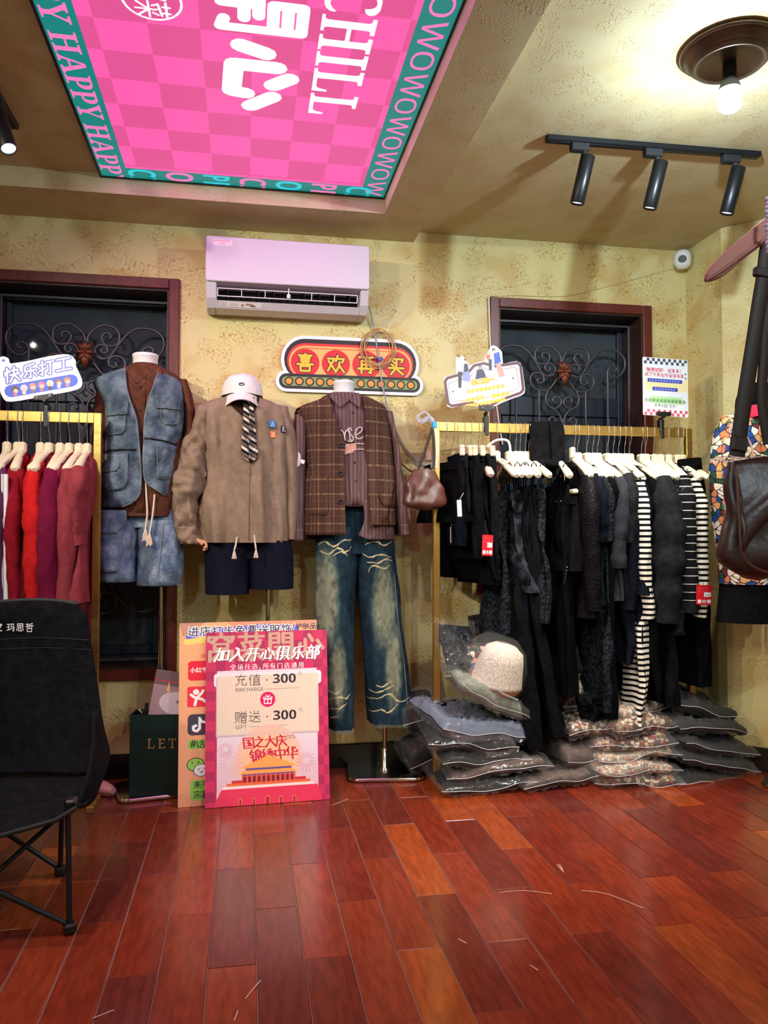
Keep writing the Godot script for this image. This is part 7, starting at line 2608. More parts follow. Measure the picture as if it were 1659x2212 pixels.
func build_bag_pile():
	# right stack: black folded clothes, one bag on the other
	var R := [
		["bag of black clothes lying lowest in the right stack", Vector3(2.1617, -0.0181, 0.36), Vector3(0.36, 0.075, 0.34), Vector3(0.02, 0.2, -0.06), M.black_cloth],
		["bag of black clothes second from the floor in the right stack", Vector3(2.2135, 0.0752, 0.36), Vector3(0.4, 0.06, 0.36), Vector3(0.06, 0.1, -0.2), M.charcoal],
		["bag of charcoal clothes third from the floor in the right stack", Vector3(2.2147, 0.1576, 0.36), Vector3(0.4, 0.055, 0.36), Vector3(0.08, 0.15, -0.16), M.charcoal],
		["bag of charcoal jeans fourth from the floor in the right stack", Vector3(2.1998, 0.2476, 0.37), Vector3(0.4, 0.06, 0.34), Vector3(0.1, 0.12, -0.1), M.black_navy],
		["loose-mouthed bag of black clothes lying on top of the right stack", Vector3(2.2093, 0.3235, 0.34), Vector3(0.34, 0.07, 0.3), Vector3(0.1, 0.0, -0.26), M.black_deep],
	]
	for i in R.size():
		packed(R[i][0], R[i][1], R[i][2], R[i][3], R[i][4], 11.0 + i, M.film)
	var F := [
		["bag of flowered clothes lying foremost on the floor in the middle stack", Vector3(1.8138, 0.0089, 0.42), Vector3(0.38, 0.06, 0.3), Vector3(0.02, -0.1, -0.04), M.floral],
		["bag of pale flowered clothes second from the floor in the middle stack", Vector3(1.7858, 0.0766, 0.42), Vector3(0.38, 0.055, 0.32), Vector3(0.04, 0.1, -0.03), M.floral_pale],
		["bag of grey flowered clothes third from the floor in the middle stack", Vector3(1.8019, 0.1272, 0.38), Vector3(0.38, 0.05, 0.34), Vector3(0.0, 0.05, 0.05), M.floral_pale],
		["bag of brown flowered clothes fourth from the floor in the middle stack", Vector3(1.8123, 0.1894, 0.38), Vector3(0.36, 0.06, 0.34), Vector3(0.04, -0.15, 0.02), M.floral],
		["bag of reddish flowered clothes fifth from the floor in the middle stack", Vector3(1.8376, 0.269, 0.38), Vector3(0.34, 0.075, 0.32), Vector3(0.06, 0.2, -0.02), M.floral],
		["bag of pale checked clothes on top of the middle stack under the striped dress", Vector3(1.8419, 0.3461, 0.34), Vector3(0.3, 0.06, 0.28), Vector3(0.2, 0.4, 0.03), M.floral_pale],
	]
	for i in F.size():
		packed(F[i][0], F[i][1], F[i][2], F[i][3], F[i][4], 31.0 + i, M.film)
	var L := [
		["flat bag of dark clothes lowest at the brass post", Vector3(1.0739, 0.0378, 0.4), Vector3(0.4, 0.05, 0.32), Vector3(0.03, 0.05, 0.0), M.black_cloth],
		["flat bag of taupe clothes lowest right of the brass post pile", Vector3(1.4089, 0.0325, 0.42), Vector3(0.34, 0.055, 0.26), Vector3(0.02, 0.12, 0.06), M.taupe],
		["bag of brown clothes with white drawstring above the lowest dark bag", Vector3(1.1419, 0.0987, 0.4), Vector3(0.44, 0.05, 0.32), Vector3(0.04, -0.05, 0.08), M.taupe],
		["bag of black clothes with mauve edge below the loose black trousers", Vector3(1.0578, 0.1534, 0.38), Vector3(0.38, 0.06, 0.34), Vector3(0.05, 0.1, -0.02), M.black_deep],
		["milky bag of black clothes below the silvery slanting bag", Vector3(1.0358, 0.2883, 0.38), Vector3(0.4, 0.09, 0.34), Vector3(0.12, 0.2, -0.2), M.black_cloth],
		["crumpled bag of dark clothes leaning on the brass post", Vector3(1.0073, 0.2254, 0.4), Vector3(0.36, 0.08, 0.3), Vector3(0.05, 0.0, -0.12), M.black_deep],
		["slanting bag of silvery green clothes under the bagged hat", Vector3(1.1145, 0.4233, 0.42), Vector3(0.42, 0.07, 0.26), Vector3(0.2, 0.15, -0.52), M.silver_green],
		["bag of dark flowered clothes at the top left of the pile beside the brass post", Vector3(0.9974, 0.6248, 0.36), Vector3(0.2, 0.07, 0.22), Vector3(1.15, 0.25, -0.3), M.lace],
		["clear bag of dark clothes behind the bagged hat", Vector3(1.2749, 0.6535, 0.22), Vector3(0.34, 0.12, 0.24), Vector3(1.1, 0.0, 0.1), M.black_deep],
		["small bag with dark contents right of the long velvety dress", Vector3(1.5868, 0.5654, 0.3), Vector3(0.16, 0.08, 0.16), Vector3(0.9, 0.2, -0.3), M.black_cloth],
		["bag of dark flowered clothes right of the velvety dress at mid height", Vector3(1.6384, 0.4281, 0.28), Vector3(0.22, 0.1, 0.22), Vector3(0.7, 0.1, 0.0), M.floral],
		["bag of reddish clothes at the foot of the velvety dress", Vector3(1.6099, 0.2557, 0.34), Vector3(0.24, 0.08, 0.3), Vector3(0.1, 0.1, 0.1), M.floral],
		["bag of dark clothes between the middle stack and the long pleated skirt", Vector3(1.5607, 0.1235, 0.34), Vector3(0.26, 0.1, 0.3), Vector3(0.05, 0.3, 0.0), M.taupe],
	]
	for i in L.size():
		packed(L[i][0], L[i][1], L[i][2], L[i][3], L[i][4], 51.0 + i, M.film_milky if i == 4 else M.film)
	var K := [["crumpled dark bag upper behind the brass post left of the pile", Vector3(0.8441, 0.2998, 0.2), Vector3(0.16, 0.16, 0.14), M.black_cloth], ["crumpled dark bag on the floor behind the brass post left of the pile", Vector3(0.8484, 0.1201, 0.2), Vector3(0.17, 0.14, 0.16), M.black_deep]]
	for i in 2:
		packed(K[i][0], K[i][1], K[i][2], Vector3(0.4, 0.3 * i, 0.3), K[i][3], 71.0 + i, M.film, 0.02)
	# fluffy bucket hat with tan band, inside a bag
	var hc := Vector3(1.1776, 0.5684, 0.45)
	var t := thing("bagged_hat", "fluffy cream hat with tan lining in a clear bag on top of the left pile", "hat", hc)
	var b := B.new()
	var bs := Basis(Vector3.BACK, -0.16) * Basis(Vector3.RIGHT, 0.25)
	b.lathe([Vector2(0, 0.1), Vector2(0.05, 0.096), Vector2(0.08, 0.075), Vector2(0.094, 0.03), Vector2(0.105, -0.02), Vector2(0.118, -0.075), Vector2(0.121, -0.085), Vector2(0.117, -0.09), Vector2(0.1, -0.03)], hc, 40, bs.scaled(Vector3(1.12, 0.98, 1.12)))
	put(b, "fleece_crown", M.fleece, t)
	b = B.new()
	b.lathe([Vector2(0.116, -0.084), Vector2(0.113, -0.105), Vector2(0.1, -0.128), Vector2(0.07, -0.138), Vector2(0, -0.14)], hc, 40, bs.scaled(Vector3(1.12, 0.98, 1.12)))
	put(b, "tan_lining", M.tan, t)
	b = B.new()
	b.lathe([Vector2(0, 0.12), Vector2(0.07, 0.112), Vector2(0.115, 0.07), Vector2(0.138, 0.0), Vector2(0.14, -0.08), Vector2(0.12, -0.14), Vector2(0.0, -0.16)], hc + Vector3(-0.03, 0.004, 0), 40, bs.scaled(Vector3.ONE * 1.15))
	var fm := put(b, "clear_bag", M.film, t)
	fm.set_meta("label", "clear plastic bag")
	b = B.new()
	b.tube(smooth([hc + Vector3(-0.115, 0.07, 0.09), hc + Vector3(-0.09, -0.02, 0.115), hc + Vector3(-0.05, -0.1, 0.12), hc + Vector3(0.04, -0.145, 0.12)], 5), 0.004, 6)
	put(b, "bag_seam", M.film_milky, t)
	packed("bag with orange and brown patterned cloth left of the bagged fluffy hat", Vector3(1.0987, 0.539, 0.4), Vector3(0.14, 0.09, 0.2), Vector3(1.2, 0.1, 0.15), M.print_shirt, 81.0, M.film, 0.015)
	# loose black trousers on the pile
	var tr := thing("loose_trousers", "loose black trousers with white drawstring lying on the left pile", "trousers", Vector3(1.1654, 0.2054, 0.5))
	b = B.new()
	var pts := PackedVector3Array()
	var o := Vector3(1.1789, 0.2029, 0.46)
	for face in 2:
		pts = PackedVector3Array()
		for r in 14:
			for c in 26:
				var u := c / 25.0 * 2 - 1
				var w := r / 13.0 * 2 - 1
				var k := sqrt(maxf((1 - pow(u, 4)) * (1 - pow(w, 4)), 0))
				var p := Vector3(u * 0.125, 0.045 * w + 0.01 * blob(7, Vector3(u, w, 0), 2.0), (0.05 if face == 0 else -0.03) * k * (1.0 + 0.6 * blob(9, Vector3(u, w, 0), 3.0)))
				pts.append(o + p)
		b.grid(pts, PackedVector2Array(), 14, 26, false, 0, face == 0)
	put(b, "cloth", M.black_cloth, tr)
	b = B.new()
	b.tube(smooth([Vector3(1.2576, 0.229, 0.51), Vector3(1.2441, 0.2127, 0.51), Vector3(1.2373, 0.192, 0.51), Vector3(1.2327, 0.1754, 0.51)], 4), 0.006, 6)
	put(b, "drawstring", M.white, tr)
	# black garment draped on the middle stack
	var dr := thing("draped_top", "black top draped over the bags between velvety dress and striped dress", "top", Vector3(1.6315, 0.3562, 0.5))
	b = B.new()
	o = Vector3(1.6553, 0.3557, 0.44)
	for face in 2:
		pts = PackedVector3Array()
		for r in 14:
			for c in 22:
				var u := c / 21.0 * 2 - 1
				var w := r / 13.0 * 2 - 1
				var k := sqrt(maxf((1 - pow(u, 4)) * (1 - pow(w, 4)), 0))
				pts.append(o + Vector3(u * 0.09 + 0.02 * w, -0.062 * w + 0.03 * u + 0.02 * u * w, (0.05 if face == 0 else -0.02) * k * (1.0 + 0.8 * blob(19, Vector3(u, w, 0), 2.5))))
		b.grid(pts, PackedVector2Array(), 14, 22, false, 0, face == 1)
	put(b, "cloth", M.black_cloth, dr)


# ------------------------------------------------------------------ posters, paper bag, camp chair
func leaning_board(called: String, label: String, c: Cv, bl: Vector3, br: Vector3, tl: Vector3, tr: Vector3):
	var x := ((br - bl) + (tr - tl)) * 0.5
	var y := ((tl - bl) + (tr - br)) * 0.5
	var w := x.length()
	var h := y.length()
	x = x.normalized()
	var n := x.cross(y).normalized()
	y = n.cross(x).normalized()
	var mid := (bl + br + tl + tr) * 0.25
	var b := B.new()
	b.slab(round_rect(w, h, 0.004, Vector2.ZERO, 2), 0.005, Transform3D(Basis(x, y, n), mid), 0.0)
	tag(put(b, called, print_mat(c, 0.4)), label, "poster")


func build_floor_things():
	# crimson poster
	var W := 1000
	var H := 1400
	var c := canvas(W, H, rgb(206, 50, 98))
	for i in 13:
		for j in 18:
			if (i + j) % 2 == 0:
				c.rect(i * 80, j * 80, 80, 80, rgb(176, 44, 92))
	c.rect(92, 320, W - 184, H, rgb(232, 214, 232))
	for j in 60:
		c.rect(92, 820 + j * 8, W - 184, 8, rgb(232, 214, 232).lerp(rgb(226, 186, 206), j / 60.0))
	c.write("窩菜開心".replace("窩", "窝"), 4, 8, 236, 13, rgb(206, 164, 146), 1.04, 0.7)
	for pass_ in 2:
		c.write("加入开心俱乐部", 82 + (4 if pass_ == 0 else 0), 128 + (5 if pass_ == 0 else 0), 118, 14.5, [rgb(120, 30, 66), rgb(255, 252, 252)][pass_], 1.06, 0.55, 0.18)
	c.write("全场任选", 196, 268, 48, 11, rgb(255, 236, 240), 1.22, 0.6)
	c.latin(",", sys_font("Droid Sans", 700), Transform2D(Vector2(50, 0), Vector2(0, -50), Vector2(430, 312)), rgb(255, 236, 240))
	c.write("所有门店通用", 462, 268, 48, 11, rgb(255, 236, 240), 1.22, 0.6)
	c.rrect(66, 340, W - 120, 110, 24, rgb(238, 226, 238))
	c.rrect(84, 370, W - 164, 486, 16, rgb(198, 178, 186))
	c.rrect(92, 364, W - 172, 482, 16, rgb(234, 210, 194))
	for i in 900:
		c.rect(100 + rng.randi() % 800, 374 + rng.randi() % 460, 6, 5, rgb(240, 222, 206) if i % 2 == 0 else rgb(228, 200, 186))
	var ink := rgb(52, 44, 60)
	var sans := sys_font("Droid Sans", 400)
	for k in 2:
		var y := 352 + k * 300
		c.write(["充值", "赠送"][k], 232, y, 100, 5.5, rgb(74, 60, 68), 1.12)
		c.disc(Vector2(494, y + 54), 6, ink)
		c.latin("300", sys_font("Droid Sans", 700), Transform2D(Vector2(76, 0), Vector2(0, -74), Vector2(543, y + 84)), ink, 2.5)
		c.write("元", 748, y - 10, 40, 5, rgb(96, 80, 88))
		c.latin(["RWCHARGE", "GIFT"][k], sans, Transform2D(Vector2(32, 0), Vector2(0, -30), Vector2(240, y + 142)), rgb(84, 70, 76))
		for i in 24 - k * 0:
			if 460 + i * 16 < 750 and (k == 1 or i > 0):
				c.rect((462 if k == 0 else 356) + i * 16, y + 128, 10, 4, rgb(100, 84, 90))
	c.disc(Vector2(500, 566), 62, rgb(222, 22, 106))
	c.rrect(468, 552, 64, 52, 8, rgb(255, 240, 246))
	c.rrect(476, 568, 20, 28, 3, rgb(222, 22, 106))
	c.rrect(504, 568, 20, 28, 3, rgb(222, 22, 106))
	c.rrect(462, 544, 76, 20, 6, rgb(255, 240, 246))
	c.rect(470, 550, 60, 7, rgb(222, 22, 106))
	c.path([Vector2(500, 546), Vector2(484, 530), Vector2(500, 542), Vector2(516, 530), Vector2(500, 546)], 6, rgb(255, 240, 246))
	# pale sun, fireworks, gate building
	for i in 20:
		c.disc(Vector2(510, 1040), 270 - i * 6, rgb(244, 192, 186).lerp(rgb(248, 196, 150), i / 20.0))
	c.rect(92, 838, W - 184, 8, rgb(212, 190, 200))
	for q in [[200, 1060, 110, rgb(226, 160, 180)], [160, 950, 70, rgb(214, 130, 160)], [810, 1080, 90, rgb(216, 120, 150)], [270, 1090, 100, rgb(240, 190, 110)]]:
		for i in 16:
			var a := TAU * i / 16.0
			var d := Vector2(cos(a), sin(a))
			c.seg(Vector2(q[0], q[1]) + d * q[2] * 0.35, Vector2(q[0], q[1]) + d * q[2] * 0.9 + Vector2(0, 10), 4, q[3])
	var red := rgb(206, 34, 74)
	c.write("国之大庆", 293, 866, 92, 14, red, 0.95, 0.6, -0.12, -0.02)
	c.write("锦绣中华", 346, 968, 100, 14, red, 0.98, 0.6, -0.12, -0.03)
	for i in 5:
		c.path([Vector2(640 + i * 16, 880 - (i % 2) * 16), Vector2(648 + i * 16, 892 - (i % 2) * 16), Vector2(658 + i * 16, 880 - (i % 2) * 16)], 4, rgb(120, 70, 110))
	c.poly([Vector2(290, 1102), Vector2(420, 1052), Vector2(500, 1012), Vector2(600, 1052), Vector2(720, 1102), Vector2(700, 1112), Vector2(310, 1112)], rgb(246, 168, 92))
	c.rect(320, 1112, 370, 16, rgb(110, 86, 150))
	c.poly([Vector2(270, 1162), Vector2(310, 1128), Vector2(690, 1128), Vector2(740, 1162)], rgb(246, 164, 90))
	c.rect(290, 1158, 430, 66, rgb(230, 90, 70))
	for i in 11:
		c.rect(298 + i * 38, 1158, 30, 10, rgb(64, 80, 180))
		c.rrect(302 + i * 38, 1174, 22, 52, 10, rgb(130, 36, 62))
	c.rect(210, 1202, 90, 30, rgb(214, 50, 66))
	c.rect(715, 1202, 90, 30, rgb(214, 50, 66))
	c.rect(170, 1224, 670, 22, rgb(236, 110, 72))
	c.poly([Vector2(110, 1282), Vector2(150, 1246), Vector2(860, 1246), Vector2(900, 1282)], rgb(250, 226, 230))
	c.poly([Vector2(66, H), Vector2(128, 1268), Vector2(900, 1268), Vector2(942, H)], rgb(232, 58, 98))
	for i in 5:
		var ww := 36 if i == 2 else 26
		c.rrect(278 + i * 108 - ww / 2, 1346 - (10 if i == 2 else 0), ww, 80, 12, rgb(240, 150, 90))
		c.rrect(278 + i * 108 - ww / 2 + 4, 1351 - (10 if i == 2 else 0), ww - 8, 80, 10, rgb(180, 40, 64))
	leaning_board("poster", "crimson club poster with white headline and golden gate, leaning in front", c, Vector3(-0.1682, 0.002, 0.5054), Vector3(0.3857, 0.002, 0.4838), Vector3(-0.1654, 0.7348, 0.4), Vector3(0.3576, 0.7357, 0.375))
	# orange poster
	c = canvas(W, H, rgb(246, 180, 128))
	for j in 40:
		c.rect(0, j * 35, W, 35, rgb(246, 184, 130).lerp(rgb(240, 164, 132), j / 40.0))
	c.poly([Vector2(0, 0), Vector2(180, 0), Vector2(20, 110)], rgb(206, 148, 126))
	c.poly([Vector2(340, 0), Vector2(W, 0), Vector2(W, 60), Vector2(390, 70)], rgb(226, 156, 128))
	c.path([Vector2(60, 110), Vector2(300, 66), Vector2(620, 40), Vector2(840, 60), Vector2(860, 110)], 36, rgb(106, 110, 222))
	c.path([Vector2(50, 150), Vector2(230, 130), Vector2(860, 110)], 44, rgb(250, 222, 122))
	for pass_ in 2:
		c.write("进店打卡免费送服饰", 60, 30, 78, [26.0, 9.0][pass_], [rgb(250, 244, 246), rgb(44, 44, 96)][pass_], 1.08)
		c.seg(Vector2(832, 28), Vector2(812, 104), [18.0, 7.0][pass_], [rgb(250, 244, 246), rgb(44, 44, 96)][pass_])
	c.write("护肤品", 842, 26, 50, 10, rgb(44, 44, 96), 1.05)
	c.disc(Vector2(168, 262), 17, rgb(250, 124, 96))
	c.disc(Vector2(280, 258), 18, rgb(92, 100, 214))
	c.rrect(62, 300, 152, 152, 26, rgb(236, 36, 62))
	c.write("小红书", 74, 350, 42, 15, rgb(255, 245, 246), 1.02)
	c.rrect(58, 498, 160, 158, 14, rgb(242, 52, 72))
	c.disc(Vector2(120, 540), 22, Color.WHITE)
	c.path([Vector2(84, 560), Vector2(122, 590), Vector2(160, 548), Vector2(170, 530)], 20, Color.WHITE)
	c.path([Vector2(122, 588), Vector2(112, 640)], 20, Color.WHITE)
	c.path([Vector2(124, 586), Vector2(160, 596), Vector2(192, 620)], 20, Color.WHITE)
	c.rrect(62, 710, 156, 160, 34, rgb(70, 62, 78))
	for q in [[-4, -4, rgb(110, 226, 232)], [4, 4, rgb(250, 90, 130)], [0, 0, Color.WHITE]]:
		var dv := Vector2(q[0], q[1])
		c.path([Vector2(146, 740) + dv, Vector2(146, 820) + dv, Vector2(126, 840) + dv, Vector2(104, 832) + dv, Vector2(102, 806) + dv, Vector2(122, 796) + dv], 15, q[2])
		c.path([Vector2(146, 742) + dv, Vector2(160, 768) + dv, Vector2(184, 774) + dv], 15, q[2])
	c.write("标", 262, 352, 44, 8, rgb(150, 110, 90))
	c.write("标", 262, 792, 46, 8, rgb(130, 96, 84))
	c.disc(Vector2(310, 640), 9, rgb(250, 222, 122))
	c.rrect(64, 906, 240, 66, 20, rgb(140, 208, 88))
	c.latin("#", sys_font("Droid Sans", 700), Transform2D(Vector2(52, 0), Vector2(0, -56), Vector2(80, 962)), rgb(60, 60, 60))
	c.write("话题以", 122, 908, 62, 11, rgb(64, 60, 56), 1.1)
	for q in [[230, 990, 3], [236, 1046, 1], [236, 1096, 1], [260, 1150, 2], [180, 1200, 4], [90, 1250, 6], [186, 1300, 1], [254, 1300, 1]]:
		c.scribble(q[2], q[0], q[1], 26, rgb(196, 166, 176), 1.1, q[1], 0.0, 0.14)
	c.disc(Vector2(120, 1090), 62, rgb(60, 70, 50), 52)
	c.disc(Vector2(120, 1090), 56, rgb(150, 212, 90), 46)
	c.disc(Vector2(96, 1076), 6, rgb(60, 70, 50))
	c.disc(Vector2(140, 1074), 6, rgb(60, 70, 50))
	c.disc(Vector2(158, 1134), 54, rgb(70, 70, 84), 48)
	c.disc(Vector2(158, 1134), 49, rgb(244, 244, 250), 43)
	c.disc(Vector2(142, 1126), 5, rgb(70, 70, 84))
	c.disc(Vector2(180, 1122), 5, rgb(70, 70, 84))
	c.path([Vector2(150, 1146), Vector2(162, 1152), Vector2(174, 1142)], 5, rgb(70, 70, 84))
	c.write("打", 250, 1130, 60, 16, rgb(250, 240, 244))
	c.rrect(84, 1206, 250, 150, 26, rgb(140, 208, 88))
	c.write("来不了店", 104, 1212, 58, 11, rgb(70, 66, 52), 1.05)
	c.write("完截图", 104, 1284, 58, 11, rgb(70, 66, 52), 1.05)
	leaning_board("poster", "orange giveaway poster with red and black square icons, behind the crimson one", c, Vector3(-0.2898, 0.002, 0.4721), Vector3(0.3519, 0.002, 0.4527), Vector3(-0.2733, 0.7751, 0.375), Vector3(0.3044, 0.7806, 0.35))

	# paper bag with a card and a clip inside
	var f0 := Vector3(-0.498, 0.012, 0.3323)
	var t := thing("paper_bag", "dark green paper shopping bag with gold lettering left of the orange poster", "paper bag", f0 + Vector3(0.14, 0, -0.06))
	var b := B.new()
	var hgt := 0.36
	var bs := Basis(Vector3.UP, -0.12)
	var ww := 0.28
	var dd := 0.115
	var th := 0.0022
	b.box(f0 + bs * Vector3(ww * 0.5, hgt * 0.5, 0), Vector3(ww, hgt, th), bs)
	b.box(f0 + bs * Vector3(ww * 0.5, hgt * 0.5, -dd), Vector3(ww, hgt, th), bs)
	b.box(f0 + bs * Vector3(0, hgt * 0.5, -dd * 0.5), Vector3(th, hgt, dd), bs)
	b.box(f0 + bs * Vector3(ww, hgt * 0.5, -dd * 0.5), Vector3(th, hgt, dd), bs)
	b.box(f0 + bs * Vector3(ww * 0.5, 0.002, -dd * 0.5), Vector3(ww, th, dd), bs)
	put(b, "body", mat(rgb(16, 40, 38), 0.3), t)
	var tm := TextMesh.new()
	tm.text = "LETT"
	tm.font = sys_font("Droid Serif", 400)
	tm.font_size = 64
	tm.pixel_size = 0.0009
	tm.depth = 0.001
	tm.horizontal_alignment = HORIZONTAL_ALIGNMENT_LEFT
	for i in 4:
		var tl := tm.duplicate()
		tl.text = "LETT"[i]
		var ml := MeshInstance3D.new()
		ml.name = "gold_letter"
		ml.mesh = tl
		ml.material_override = mat(rgb(196, 150, 96), 0.4, 0.3)
		t.add_child(ml, true)
		ml.basis = bs
		ml.position = f0 + bs * Vector3(0.075 + i * 0.047, 0.232, 0.0022) - t.position
	var cd := canvas(256, 384, rgb(120, 96, 104))
	cd.rect(0, 90, 256, 300, rgb(170, 140, 150))
	cd.disc(Vector2(150, 190), 100, rgb(222, 200, 212), 70)
	cd.rect(0, 60, 256, 8, rgb(190, 70, 66))
	cd.poly([Vector2(80, 120), Vector2(90, 60), Vector2(104, 130)], rgb(240, 190, 130))
	cd.poly([Vector2(30, 384), Vector2(50, 290), Vector2(90, 330), Vector2(120, 260), Vector2(140, 340), Vector2(200, 300), Vector2(180, 384)], rgb(244, 222, 184))
	cd.scribble(5, 150, 170, 18, rgb(90, 40, 50), 1.1, 61, -0.4)
	cd.rect(200, 330, 56, 54, rgb(150, 40, 56))
	b = B.new()
	var kc := Vector3(-0.3401, 0.442, 0.31)
	b.slab(round_rect(0.19, 0.28, 0.006), 0.003, Transform3D(Basis(Vector3.UP, -0.1) * Basis(Vector3.BACK, -0.17), kc + Vector3(0.02, -0.03, 0)), 0.0)
	tag(put(b, "printed_card", print_mat(cd, 0.4)), "colourful printed card standing in the dark green paper bag", "card")
	var cl := thing("sign_clip", "black clip sticking out of the dark green paper bag", "clip", Vector3(-0.4407, 0.3612, 0.3))
	b = B.new()
	b.box(Vector3(-0.4349, 0.3754, 0.3), Vector3(0.016, 0.085, 0.016), Basis(Vector3.BACK, -0.12), 0.003)
	b.box(Vector3(-0.4468, 0.3696, 0.3), Vector3(0.02, 0.03, 0.012), Basis(Vector3.BACK, 0.6), 0.003)
	put(b, "jaw", M.black, cl)
	b = B.new()
	b.tube([Vector3(-0.4528, 0.3719, 0.3), Vector3(-0.4669, 0.3869, 0.3)], 0.007, 10)
	put(b, "stem", M.chrome, cl)

	# pink shoe under the chair
	var so := Vector3(-0.643, 0, 0.2049)
	var shoe := thing("shoe", "pinkish ballet shoe on the floor behind the camp chair", "shoe", so)
	b = B.new()
	var pts := []
	var rr := []
	for k in 12:
		var f := k / 11.0
		pts.append(so + Vector3(-0.07 + 0.14 * f, 0.03 - 0.006 * f, -0.06 + 0.13 * f))
		rr.append(0.03 * sqrt(sin(PI * (0.08 + 0.88 * f))) + 0.004)
	b.tube(pts, rr, 14, false, 0.9)
	put(b, "upper", mat(rgb(206, 140, 150), 0.45), shoe)
	b = B.new()
	for k in 12:
		pts[k].y = 0.006
		rr[k] *= 1.02
	b.tube(pts, rr, 14, false, 0.2)
	put(b, "sole", mat(rgb(120, 60, 50), 0.6), shoe)
	# wire loop lying on the floor
	b = B.new()
	b.tube(smooth([Vector3(1.4467, 0.004, 0.44), Vector3(1.4653, 0.0181, 0.44), Vector3(1.4836, -0.0023, 0.44), Vector3(1.4697, -0.0102, 0.44), Vector3(1.4606, 0.0076, 0.44), Vector3(1.4792, 0.0196, 0.44), Vector3(1.4975, 0.0013, 0.44), Vector3(1.4882, -0.0069, 0.44)], 4), 0.0012, 5)
	tag(put(b, "bent_wire", M.wire), "bent bit of wire on the floor in front of the taupe bag", "wire")
	camp_chair()


func sheet(b: B, pts: PackedVector3Array, rows: int, cols: int, thick: Vector3):
	b.grid(pts, PackedVector2Array(), rows, cols)
	var back := PackedVector3Array()
	for p in pts:
		back.append(p + thick)
	b.grid(back, PackedVector2Array(), rows, cols, false, 0, true)
	var rim := PackedVector3Array()
	var loop := []
	for c in cols:
		loop.append(c)
	for r in range(1, rows):
		loop.append(r * cols + cols - 1)
	for c in range(cols - 2, -1, -1):
		loop.append((rows - 1) * cols + c)
	for r in range(rows - 2, 0, -1):
		loop.append(r * cols)
	for i in loop:
		rim.append(pts[i])
	for i in loop:
		rim.append(back[i])
	b.grid(rim, PackedVector2Array(), 2, loop.size(), true, 0, true)


